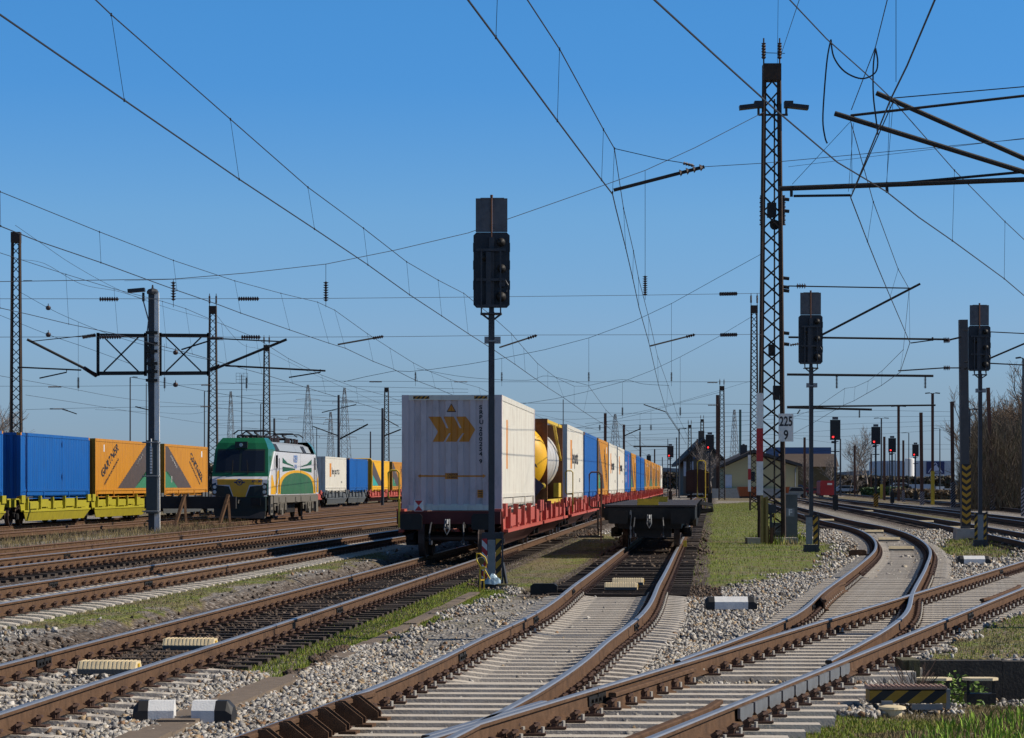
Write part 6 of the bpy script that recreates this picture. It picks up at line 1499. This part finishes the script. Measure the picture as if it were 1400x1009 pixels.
# arms right of the tall mast
Z4 = lambda px, py: P(px,py,46)
bracket('cantilever right of the tall lattice mast, rod and rising tube behind the second signal', [([Z4(1078,391),Z4(1245,394)],.022), ([Z4(1108,466),Z4(1258,388)],.04), ([Z4(1078,461),Z4(1292,464)],.035), ([Z4(1245,469),Z4(1275,465)],.02), ([Z4(1275,461),Z4(1275,466)],.03)], ins=[(Z4(1089,391),Z4(1102,391),.1),(Z4(1290,465),Z4(1298,465),.1),(Z4(1080,472),Z4(1092,470),.06)])
Z5 = lambda px, py: P(px,py,51.5)
bracket('rods with ribbed insulators reaching left from the striped concrete pole', [([Z5(1292,466),Z5(1314,461)],.035), ([Z5(1228,507),Z5(1290,503),Z5(1314,503)],.025)], ins=[(Z5(1290,466),Z5(1299,465),.1),(Z5(1290,503),Z5(1299,503),.1)])
bracket('rods reaching right from the striped concrete pole past the right signal', [([Z5(1318,452),Z5(1400,456),Z5(1460,459)],.02), ([Z5(1318,505),Z5(1400,470),Z5(1460,445)],.035), ([Z5(1318,495),Z5(1420,500)],.025)])
Z6 = lambda px, py: P(px,py,75)
bracket('upper long beam with two hanging insulators right of the tall mast', [([Z6(1076,512),Z6(1276,514)],.07)], ins=[(Z6(1144,514),Z6(1144,531),.09),(Z6(1265,514),Z6(1265,531),.09)])
Z7 = lambda px, py: P(px,py,105)
bracket('lower long beam right of the tall mast', [([Z7(1076,556),Z7(1279,554)],.07), ([Z7(1076,557),Z7(1192,560)],.09)], ins=[(Z7(1175,560),Z7(1175,571),.1),(Z7(1094,560),Z7(1090,566),.08)])
bracket('left cantilever slanting from the bracket frame of the concrete mast', [([P(37,464,60),P(134,513,60.5)],.06), ([P(24,502,60),P(111,506,60)],.035), ([P(40,467,60),P(115,459,60)],.02), ([P(54,517,60),P(91,509,60),P(91,505,60)],.03)], ins=[(P(115,503,60),P(132,514,60.4),.09),(P(113,461,60.3),P(131,458,60.5),.09)])
bracket('right cantilever rising from the lattice mast by the concrete mast frame', [([P(292,505,100),P(392,464,100)],.1), ([P(308,500,100),P(445,507,100)],.07), ([P(300,463,100),P(384,467,100)],.05), ([P(395,516,100),P(438,509,100),P(438,505,100)],.05)], ins=[(P(288,507,100),P(300,501,100),.16),(P(289,462,100),P(305,463,100),.16)])
bracket('dark arm from the bracket frame toward the lattice mast by the locomotive', [([P(248,478,60.5),P(286,466,60.5)],.035), ([P(286,463,60.5),P(300,463,60.5)],.05), ([P(286,505,60.5),P(300,499,60.5)],.05)])
bracket('rising arm on the dark steel pole above the white container', [([P(463,601,150),P(503,580,150)],.09), ([P(463,596,150),P(428,583,150)],.06), ([P(440,564,150),P(487,553,150)],.05)])
bracket('short arm on the steel pole left of the chevron container', [([P(523,597,140),P(548,587,140)],.07), ([P(523,571,140),P(545,583,140)],.05)])
bracket('short arm of the second brown pole behind the red train', [([P(853,596,130),P(876,586,130)],.05)])
bracket('horizontal gantry beam left of the gabled house', [([P(866,610.5,230),P(915,610.5,230)],.12), ([P(876,610,230),P(876,650,230)],.1)])
bracket('thin arm over the end of the train hooked to the far pole', [([P(880,553,80),P(910,563,80)],.03), ([P(910,563,80),P(928,590,90)],.018)])
for nm_, px, py, Y in (('upper round weight on the wire by the left mast',66,421,64),('lower round weight on the wire by the left mast',66,457.5,64),('round weight right of the concrete mast, upper',240,482,64),('round weight right of the concrete mast, lower',240,526,64)):
    c = P(px,py,Y); mb = MB(); mb.lathe([(0,-.11),(.08,-.09),(.12,-.03),(.12,.03),(.08,.09),(0,.11)],c,'z',12); mb.tube([c+Vector((0,0,.1)),c+Vector((0,0,.2))],.02,5); o = mb.build('wire_weight', INSUL, smooth=False); tag(o, nm_, 'weight', 'round weights on the wires')
single('T bracket wire of the left lattice mast', [P(32,384,75),P(44,384,75)], .04); 
# ---------------------------------------------------------------- pylons, buildings, trees
def pylon(label, px, top, Y, w, arms=3):
    Y = D(Y); X = (px-700)/F*Y; H = CAMZ-(top-HZ)*Y/F; t = thing('power_pylon', label, 'pylon', (X,Y,0), .4, 'power pylons on the horizon'); s = Y/F; n = 12
    mb = MB(); c = lambda z: w*.55*abs(1-z/H)**.8+1.2*s*1.5
    for sx, sy in ((-1,-1),(1,-1),(1,1),(-1,1)):
        for i in range(n):
            z0,z1 = H*i/n,H*(i+1)/n; mb.bar((sx*c(z0)/2,sy*c(z0)/2,z0),(sx*c(z1)/2,sy*c(z1)/2,z1),.5*s)
    for i in range(n):
        z0,z1 = H*i/n,H*(i+1)/n; a,b = c(z0)/2,c(z1)/2
        for sy in (-1,1): mb.bar((-a,sy*a,z0),(b,sy*b,z1),.34*s); mb.bar((a,sy*a,z0),(-b,sy*b,z1),.34*s)
        for sx in (-1,1): mb.bar((sx*a,-a,z0),(sx*b,b,z1),.34*s)
    mb.build('tower', LATTFAR, t)
    for k in range(arms):
        z = H*(.86-.17*k); L_ = w*(.55+.35*(k==1)); g = MB()
        for sd in (-1,1): g.bar((0,0,z+.9*s*2),(sd*L_,0,z),.4*s); g.bar((0,0,z-.5*s),(sd*L_,0,z),.4*s); g.bar((sd*L_,0,z),(sd*L_,0,z-3*s),.34*s)
        g.build('crossarm', LATTFAR, t)
for lb, px, top, Y, w, a in (('hazy power pylon with three crossarms above the locomotive',421,526,430,7,3),('hazy power pylon right of the three armed one',471,530,430,7,3),('slim hazy pylon left of the locomotive roof',315.5,535,480,5,0),('small hazy pylon between the two larger ones',452,563,520,5,2),
   ('hazy pylon behind the brown poles of the red train',841,566,480,7,1),('slim hazy pylon left of the lattice mast with the banded board',1004,560,500,5,0)): pylon(lb, px, top, Y, w, a)
ROOFD = mat('roof_dark',(.05,.045,.045),.8,0,.2,.6); WALLC = mat('wall_cream',(.42,.36,.2),.9,0,.06,.5); WALLG = mat('wall_grey_brown',(.10,.085,.07),.9,0,.15,.4); ROOFB = mat('roof_brown',(.075,.055,.045),.9,0,.12,.6); BLUEF = mat('fascia_blue',(.05,.1,.22),.7,0,.08,.3); TAN = mat('wall_tan',(.13,.09,.04),.9,0,.12,.4)
WHB = mat('cladding_white_blue',(.36,.42,.5),.6,0,.05,.2); WIN = mat('window_pale',(.4,.43,.5),.4,0,.1,2)
def bpt(px, py, Y, o): v = P(px,py,Y); return (v.x-o.location.x, v.z)
def gable(label, Y, wall_px, eave, ridge, base, depth, wm, rm, ov=1.2):
    t = thing('house', label, 'house', (P(ridge[0],0,Y).x, D(Y), 0), 0)
    f = lambda px, py: bpt(px,py,Y,t)
    x0, x1 = f(wall_px[0],0)[0], f(wall_px[1],0)[0]; zl = f(0,eave[0])[1]; zr = f(0,eave[1])[1]; zt = f(0,ridge[1])[1]
    mb = MB(); mb.prism([(x0,-.5),(x1,-.5),(x1,zr-.15),(0,zt-.15),(x0,zl-.15)],0,depth,'xz'); mb.build('wall', wm, t, fixn=True)
    mb = MB(); th = .45
    for a, b, za in ((x0,0,zl),(x1,0,zr)):
        sl = (zt-za)/(0-a); xo = a+(-ov if a < 0 else ov); zo = za+sl*(xo-a)
        mb.prism([(xo,zo),(0,zt),(0,zt+th),(xo,zo+th)],-1.0,depth+1,'xz')
    r = mb.build('roof', rm, t, fixn=True)
    return t, f, r
t, f, rf = gable('dark gabled house left of the cream one', 250, (934,992), (629,632), (961.5,602), 672, 14, WALLG, ROOFD)
mb = MB(); mb.cbox((f(961,0)[0],4,f(0,600)[1]),(1.0,1.6,3.0)); mb.build('chimney', WALLG, rf)
for a, b, c, d in ((934.5,938,631,651),(944,948,631,651)):
    mb = MB(); mb.box(f(a,0)[0],f(b,0)[0],-.12,-.02,f(0,d)[1],f(0,c)[1]); mb.build('window', WIN, t)
mb = MB(); mb.box(f(948,0)[0],f(950,0)[0],-.12,-.02,f(0,627)[1],f(0,625)[1]); mb.build('blue_sign', BLUEF, t)
t, f, rf = gable('cream gabled house with a dark roof behind the tall lattice mast', 210, (990,1091), (637,637), (1030,619), 675, 16, WALLC, ROOFD, .6)
mb = MB(); mb.box(f(991.5,0)[0],f(1000.5,0)[0],-.12,-.02,f(0,667)[1],f(0,649)[1]); mb.build('door', WIN, t)
mb = MB(); mb.box(f(1024,0)[0],f(1032,0)[0],-.12,-.02,f(0,658)[1],f(0,645)[1]); mb.build('window', GLASS, t)
mb = MB(); mb.cbox((f(1019,0)[0],3,f(0,616)[1]),(1.0,1,1.8)); mb.cyl((f(1019,0)[0],3,f(0,612)[1]),.2,1.2,'z',8); mb.build('chimney', ROOFD, rf)
mb = MB(); mb.tube([(f(1090,0)[0]+.0,-.3,f(0,638)[1]),(f(1087,0)[0],-.25,f(0,641)[1]),(f(1087,0)[0],-.25,.2)],.09,6); mb.build('downpipe', GALV, t)
mb = MB(); mb.box(f(940,0)[0],f(1090,0)[0],-4,-.1,-.5,f(0,668)[1]); o = mb.build('loading_platform', CONC2); o.location = t.location; tag(o, 'low concrete platform in front of the cream house', 'platform')
t = thing('industrial_hall', 'brown roofed hall with a blue fascia behind the bare trees', 'hall', (P(1110,0,300).x,D(300),0)); f = lambda px, py: bpt(px,py,300,t)
mb = MB(); mb.box(f(1070,0)[0],f(1145,0)[0],.2,30,-.5,f(0,638)[1]); mb.build('wall', TAN, t)
mb = MB(); mb.add([(f(1068,0)[0],-.5,f(0,638)[1]),(f(1147,0)[0],-.5,f(0,638)[1]),(f(1147,0)[0],6,f(0,620)[1]),(f(1068,0)[0],6,f(0,620)[1])],[(0,1,2,3)]); mb.build('roof', ROOFB, t)
mb = MB(); mb.box(f(1064,0)[0],f(1141,0)[0],6.1,28,f(0,640)[1],f(0,611)[1]); mb.build('upper_storey', BLUEF, t)
t = thing('warehouse', 'big pale blue warehouse with a dark blue sign at right', 'warehouse', (P(1270,0,420).x,D(420),0)); f = lambda px, py: bpt(px,py,420,t)
mb = MB(); mb.box(f(1249,0)[0],f(1300,0)[0],0,40,-.5,f(0,630)[1]); mb.build('wall', WHB, t)
mb = MB(); mb.box(f(1266.5,0)[0],f(1291,0)[0],-.25,-.05,f(0,648)[1],f(0,631)[1]); sg = mb.build('sign_board', mat('sign_navy',(.01,.02,.1),.6), t)
g = MB(); A = f(1269,646); B = f(1278.5,632); C = f(1288,646)
def seg(g, a, b, w): 
    d = Vector((b[0]-a[0],b[1]-a[1])).normalized(); n = Vector((-d.y,d.x))*w/2; g.add([(a[0]-n.x,-.3,a[1]-n.y),(b[0]-n.x,-.3,b[1]-n.y),(b[0]+n.x,-.3,b[1]+n.y),(a[0]+n.x,-.3,a[1]+n.y)],[(0,1,2,3)])
seg(g,A,B,.25); seg(g,B,C,.25); E_ = f(1280,641); g.add([(E_[0]+.9*math.cos(k*.6),-.3,E_[1]+1.2*math.sin(k*.6)) for k in range(10)],[tuple(range(10))])
put_text(g, 'AL TEC', 1.1, f(1279,0)[0], f(0,647.3)[1], -.3, .03, .95); g.build('sign_mark', mat('sign_pale',(.4,.45,.6),.6), sg)
t = thing('long_hall', 'long pale hall left of the white silo', 'hall', (P(1225,0,460).x,D(460),0)); f = lambda px, py: bpt(px,py,460,t)
mb = MB(); mb.box(f(1205,0)[0],f(1236,0)[0],0,30,-.5,f(0,630)[1]); mb.build('wall', WHB, t)
mb = MB(); 
for k in range(9): mb.box(f(1206+k*3.4,0)[0],f(1206.6+k*3.4,0)[0],-.2,-.02,-.5,f(0,631)[1])
mb.build('cladding_joint', BLUEF, t)
t = thing('silo', 'bright white cylindrical silo between the poles', 'silo', (P(1243.5,0,350).x,D(350),0)); H = P(0,628,350).z
mb = MB(); mb.lathe([(0,H+.35),(.85,H+.2),(.9,H),(.9,0)],n=24); mb.v = [(x*1.3,y*1.3,z) for x,y,z in mb.v]; mb.build('tank_wall', mat('silo_white',(.8,.79,.76),.5,0,.03,1), t, smooth=False)
t = thing('low_building', 'low blue grey building below the warehouse sign', 'building', (P(1265,0,300).x,D(300),0)); f = lambda px, py: bpt(px,py,300,t)
mb = MB(); mb.box(f(1236,0)[0],f(1278,0)[0],0,12,-.5,f(0,662)[1]); mb.build('wall', WHB, t); mb = MB(); mb.box(f(1276,0)[0],f(1287,0)[0],-4,-3,-.3,f(0,665)[1]); mb.box(f(1285,0)[0],f(1297,0)[0],-4,-3,-.3,f(0,668)[1]); mb.build('white_container', WHT, t)
t = thing('waste_container', 'bright red container standing before the hall with small white sign', 'container', (P(1132,0,220).x,D(220),0)); f = lambda px, py: bpt(px,py,220,t)
mb = MB(); x0,x1 = f(1121.5,0)[0],f(1143,0)[0]; z1 = f(0,657)[1]; mb.prism([(x0+.1,.25),(x1-.1,.25),(x1,.5),(x1,z1-.1),(x1-.1,z1),(x0+.15,z1),(x0,z1-.2),(x0,.5)],0,5,'xz'); mb.build('body', mat('container_red',(.36,.02,.025),.6,0,.1,1), t, fixn=True)
mb = MB(); mb.box(-.1,.65,-.03,-.01,z1-.7,z1-.4); mb.build('sign_board', WHT, t); mb = MB()
for x in (x0+.3,x1-.5): mb.box(x,x+.2,.1,4.8,0,.3)
mb.build('skid', BLACK, t)
def vehicle(label, px, base, Y, w, h, m, kind='car'):
    t = thing('parked_van' if kind != 'car' else 'parked_car', label, kind, (P(px,0,Y).x,D(Y),CAMZ-(base-HZ)*D(Y)/F), 0); W = w/2
    mb = MB(); pr = [(-W,.35),(W,.35),(W,h*.55),(W*.8,h*.6),(W*.5,h),(-W*.6,h),(-W*.95,h*.62),(-W,h*.55)]; mb.prism(pr,0,1.8,'xz'); mb.build('body', m, t, fixn=True)
    mb = MB(); mb.prism([(W*.7,h*.62),(W*.47,h*.93),(-W*.57,h*.93),(-W*.85,h*.64)],-.02,1.82,'xz'); mb.build('window', GLASS, t, fixn=True)
    for s in (-.6,.6):
        mb = MB(); mb.cyl((W*s,-.02,.33),.33,.2,'y',14); mb.build('wheel', BLACK, t)
vehicle('beige covered vehicle beside the cream house', 1090, 681, 200, 2.8, 1.6, mat('cover_beige',(.36,.32,.25),.8), 'car')
ORC = mat('skip_orange',(.36,.09,.02),.7,0,.2,2)
for px, w, lb in ((1024,3.0,'long orange open skip in front of the cream house'),(1074,1.2,'small orange skip beside the lattice mast foot')):
    t = thing('rubbish_skip', lb, 'skip', (P(px,0,190).x,D(190),CAMZ-(681-HZ)*D(190)/F)); mb = MB(); mb.prism([(-w/2+.3,.25),(w/2-.3,.25),(w/2,1.55),(-w/2,1.55)],0,2,'xz'); mb.build('body', ORC, t, fixn=True)
    for k in range(int(w/.5)): mb = MB(); mb.box(-w/2+.3+k*.5,-w/2+.38+k*.5,-.06,-.005,.3,1.5); mb.build('rib', ORC, t)
    mb = MB(); mb.box(-w/2+.3,w/2-.3,.1,1.9,0,.24); mb.build('base', BLACK, t)
vehicle('white van parked under the row of far poles', 1232, 672, 300, 4.6, 1.9, WHT, 'van')
vehicle('small pale car parked left of the far green bush', 1158, 674, 260, 4.2, 1.4, mat('car_silver',(.4,.42,.45),.4,.3), 'car')
vehicle('blue car parked behind the red container', 1088, 674, 240, 4.0, 1.4, mat('car_blue',(.03,.08,.2),.4), 'car')
vehicle('red car parked just left of the red container', 1110, 678, 235, 3.2, 1.4, mat('car_red',(.3,.03,.03),.4), 'car')
# far band of bushes and hills on the horizon
def far_hedge(label, x0, x1, Y, h, pal, n, nm='hedge'):
    Y = D(Y); xs = RNG.uniform((x0-700)/F*Y,(x1-700)/F*Y,n); top = h*(.6+.5*fbm(xs,xs*0+Y,.08,4)); zs = top*RNG.random(n)**.7; ys = Y+RNG.uniform(-3,3,n); s = .22*Y/KD/200
    u = RNG.normal(size=(n,3)); u /= np.linalg.norm(u,axis=1)[:,None]; v = RNG.normal(size=(n,3)); c = np.stack([xs,ys,zs],-1); s = s*RNG.uniform(.5,1.6,(n,1))
    V = np.stack([c-u*s,c+v*s*.5,c+u*s,c-v*s*.5],1).reshape(-1,3); pal = np.array(pal); t_ = np.repeat(pal[RNG.integers(0,len(pal),n)],4,0)
    o = fast_mesh(nm, V, (np.arange(n)*4)[:,None]+np.arange(4), mat('leaf',(1,1,1),.6,0,.05,5,attr='tint'), {'tint': t_}); tag(o, label, 'bushes', kind='stuff')
BP = [(.09,.07,.05),(.13,.1,.07),(.06,.05,.04),(.16,.13,.09),(.07,.08,.04)]
far_hedge('far band of leafless scrub along the horizon on the right', 1090, 1300, 310, 4.0, BP, 22000)
far_hedge('far band of leafless scrub along the horizon behind the trains', 380, 960, 520, 8.0, BP, 24000)
far_hedge('far band of leafless scrub on the left horizon', -60, 400, 420, 8.0, BP, 20000)
far_hedge('straw coloured scrub in front of the warehouse', 1225, 1310, 190, 1.5, [(.25,.18,.1),(.3,.22,.13),(.15,.1,.06)], 9000)
far_hedge('green bush patches beside the far poles', 1180, 1235, 250, 1.6, [(.05,.09,.03),(.08,.13,.04)], 4000)
xs = np.linspace(-1500,2600,60); V = []; 
for i,x in enumerate(xs):
    h = 16+24*math.exp(-((x-230)/160)**2)+8*math.sin(i*.7)+5*math.sin(i*1.9); V += [(x,4360,-5),(x,4360,h),(x,5000,h*.6),(x,5400,-5)]
mb = MB(); mb.add(V, [(i*4+j,(i+1)*4+j,(i+1)*4+j+1,i*4+j+1) for i in range(59) for j in range(3)]); o = mb.build('hills', mat('far_hill',(.12,.16,.2),1,0,.15,.01), fixn=True); tag(o, kind='structure')

# ---------------------------------------------------------------- bare trees
def tree_mesh(H, spread, seed, twigs, dense=1., low=.25):
    rr = random.Random(seed); T = MB(); V = []; Fc = []
    def quadbar(a, b, r0, r1):
        d = (b-a); u = d.cross(Vector((rr.gauss(0,1),rr.gauss(0,1),rr.gauss(0,1)))); 
        if u.length < 1e-6: return
        u.normalize(); w = d.cross(u).normalized(); n = len(V)
        for c, r in ((a,r0),(b,r1)):
            for k in range(3): an = 2.094*k; V.append(c+u*math.cos(an)*r+w*math.sin(an)*r)
        for k in range(3): k2 = (k+1)%3; Fc.append((n+k,n+k2,n+3+k2,n+3+k))
    def grow(p, d, L_, r, lev):
        q = p; n = 3
        for i in range(n):
            d = (d+Vector((rr.gauss(0,.12),rr.gauss(0,.12),rr.gauss(0,.06)+.04))).normalized(); e = q+d*L_/n; quadbar(q, e, r*(1-.25*i/n), r*(1-.25*(i+1)/n)); q2 = q; q = e
            if lev < 5 and i >= 0:
                for _ in range(1 if lev < 4 else 2):
                    if lev >= 4 and rr.random() > dense: continue
                    a = rr.uniform(0,6.28); ax = Vector((math.cos(a),math.sin(a),0)); nd = (d*rr.uniform(.5,.9)+ax*rr.uniform(.4,.8)*spread+Vector((0,0,.1))).normalized()
                    grow(q2+(e-q2)*rr.random(), nd, L_*rr.uniform(.55,.8), r*.5, lev+1)
        if lev < 5: 
            for _ in range(2 if lev < 4 else 2): grow(q, (d+Vector((rr.gauss(0,.35),rr.gauss(0,.35),rr.gauss(0,.2)))).normalized(), L_*rr.uniform(.6,.85), r*.6, lev+1)
    grow(Vector((0,0,H*low)), Vector((0,0,1)), H*.24, H*.012, 1)
    for v in (T,): T.tube([(0,0,-.2),(0.02,0,H*low*.5),(0,0,H*low)], H*.018, 8, 0, H*.0125)
    return T, V, Fc
BARK = mat('bark_brown',(.10,.07,.045),.95,0,.25,2); TWIG = mat('twig_brown',(.15,.105,.07),.95,0,.25,1); TWIGG = mat('twig_grey',(.22,.19,.17),.95,0,.2,1)
TREEP = []
for k in range(3):
    T, V, Fc = tree_mesh(12, 1.0+.2*k, 11+k, 0, .75, .2-.05*k)
    me = bpy.data.meshes.new('crown'); me.from_pydata([tuple(v) for v in V], [], Fc); me.materials.append(TWIG); tm = T.build('trunk', BARK); TREEP.append((tm.data, me)); bpy.data.objects.remove(tm)
print('tree faces', [len(m[1].polygons) for m in TREEP])
def tree(label, px, Y, H, k, rz, grp, m=None, sx=1.):
    t = thing('bare_tree', label, 'tree', (P(px,0,Y).x,D(Y),-.1), rz, grp); a, b = TREEP[k]
    for nm_, d in (('trunk',a),('crown',b)):
        o = bpy.data.objects.new(nm_, d); COL.objects.link(o); o.parent = t; o.scale = (H/12*sx,H/12*sx,H/12)
        if m and nm_ == 'crown': o.material_slots[0].link = 'OBJECT'; o.material_slots[0].material = m
rr = random.Random(5)
posn = ['first','second','third','fourth','fifth','sixth','seventh','eighth','ninth','tenth','eleventh','twelfth','thirteenth','fourteenth','fifteenth','sixteenth','seventeenth','eighteenth','nineteenth','twentieth']
TP = [(1313,152,13.5),(1322,140,11),(1333,150,14),(1341,138,12),(1349,128,10),(1356,148,14),(1366,134,11.5),(1374,126,10.5),(1382,140,15),(1391,128,14),(1400,120,13),(1410,132,15),(1424,125,14),(1344,120,7.5),(1362,118,7.5),(1380,115,8),(1396,112,9),(1330,124,6.5)]
for i, (px, Y, H) in enumerate(TP): tree(f'brown leafless tree in the thicket at the right edge, {posn[i]} planted from its left', px, Y, H, i%3, rr.uniform(0,6), 'leafless trees of the right thicket')
for i, (px, Y, H, lb) in enumerate([(1106,230,8,'grey leafless tree before the hall roof, left one'),(1134,250,10,'grey leafless tree before the hall roof, right one'),(1172,260,14,'grey leafless tree, left of the pair beyond the facing signals'),(1186,265,14,'grey leafless tree, right of the pair beyond the facing signals'),(1162,255,9,'small grey leafless tree beside the first facing signal'),
   (972,190,9,'small leafless tree before the gabled house'),(172,180,9,'leafless tree above the orange container, left one'),(186,185,9.5,'leafless tree above the orange container, right one'),(6,170,12,'leafless tree at the left edge behind the lattice mast'),(-8,160,14,'leafless tree cut by the left edge'),(268,220,8,'small leafless tree left of the lattice mast by the locomotive'),(1075,240,7,'small leafless tree behind the tall lattice mast')]):
    tree(lb, px, Y, H, (i+1)%3, rr.uniform(0,6), 'scattered leafless trees', TWIGG)
# dense understorey of the thicket
def thicket(n, x0, x1, y0, y1, h, seed):
    xs = RNG.uniform(0,1,n); Y = RNG.uniform(D(y0),D(y1),n); X = ((x0+(x1-x0)*xs)-700)/F*Y; Hh = h*(.45+.9*fbm(X,Y,.25,seed))*np.clip((xs)*5+.35,0,1); z0 = Hh*RNG.random(n)**1.2*.9; L_ = RNG.uniform(.5,1.6,n)
    d = RNG.normal(size=(n,3))*np.array([.35,.35,.2])+np.array([0,0,.8]); a = np.stack([X,Y,z0],-1); b = a+d*L_[:,None]; w = np.array([[.014,0,0]])*RNG.uniform(.6,1.6,(n,1))
    V = np.stack([a-w,a+w,b+w*.4,b-w*.4],1).reshape(-1,3); p_ = np.array([(.10,.07,.045),(.14,.1,.06),(.07,.05,.035),(.17,.12,.07),(.09,.085,.04)]); t_ = np.repeat(p_[RNG.integers(0,5,n)],4,0)
    o = fast_mesh('undergrowth', V, (np.arange(n)*4)[:,None]+np.arange(4), mat('leaf',(1,1,1),.6,0,.05,5,attr='tint'), {'tint': t_}); tag(o, 'dense brown undergrowth of twigs below the trees at the right edge', 'undergrowth', kind='stuff')
thicket(90000, 1318, 1440, 108, 128, 6.5, 31)

# ---------------------------------------------------------------- light, sky, camera
EL, AZ = R(39), R(91)         # sun height; rotation from +Y toward +X
sd = Vector((math.sin(AZ)*math.cos(EL), math.cos(AZ)*math.cos(EL), math.sin(EL)))
sl = bpy.data.lights.new('sun', 'SUN'); sl.energy = 5.0; sl.angle = R(.5); sl.color = (1,.90,.76)
so = bpy.data.objects.new('sun', sl); COL.objects.link(so); so.rotation_euler = sd.to_track_quat('Z','Y').to_euler(); so.location = (30,-10,40)
w = bpy.data.worlds.new('World'); SC.world = w; w.use_nodes = True; N = w.node_tree.nodes; L = w.node_tree.links
sk = N.new('ShaderNodeTexSky'); sk.sky_type = 'NISHITA'; sk.sun_disc = False; sk.sun_elevation = EL; sk.sun_rotation = AZ; sk.altitude = 150; sk.air_density = 1.0; sk.dust_density = .2; sk.ozone_density = 10.0
tg = N.new('ShaderNodeTexCoord'); sx_ = N.new('ShaderNodeSeparateXYZ'); L.new(tg.outputs['Generated'], sx_.inputs[0])
rp = N.new('ShaderNodeValToRGB'); e = rp.color_ramp.elements
while len(e) < 9: e.new(.5)
for i, (p_, c_) in enumerate([(0,(.67,.76,.98)),(.024,(.72,.805,1.01)),(.037,(.79,.845,1.0)),(.059,(.89,.954,1.10)),(.101,(.85,1.05,1.16)),(.15,(.566,1.0,1.23)),(.178,(.56,1.04,1.25)),(.35,(.6,.68,.7)),(1,(.58,.56,.52))]): e[i].position = p_; e[i].color = (c_[0]/2,c_[1]/2,c_[2]/2,1)
L.new(sx_.outputs[2], rp.inputs[0])
t0 = N.new('ShaderNodeVectorMath'); t0.operation = 'MULTIPLY'; L.new(sk.outputs[0], t0.inputs[0]); L.new(rp.outputs[0], t0.inputs[1])
tn = N.new('ShaderNodeVectorMath'); tn.operation = 'SCALE'; tn.inputs['Scale'].default_value = 2; L.new(t0.outputs[0], tn.inputs[0])
L.new(tn.outputs[0], N['Background'].inputs[0]); N['Background'].inputs[1].default_value = .1
cam = bpy.data.cameras.new('camera'); co = bpy.data.objects.new('camera', cam); COL.objects.link(co); co.location = (0,0,CAMZ); co.rotation_euler = (R(90),0,0)
cam.sensor_width = 36; cam.lens = F*36/1400; cam.shift_y = (HZ-504.5)/1400; cam.clip_end = 12000; cam.clip_start = .1; SC.camera = co
SC.view_settings.view_transform = 'Standard'; SC.view_settings.look = 'None'; SC.view_settings.exposure = 0; SC.view_settings.gamma = 1
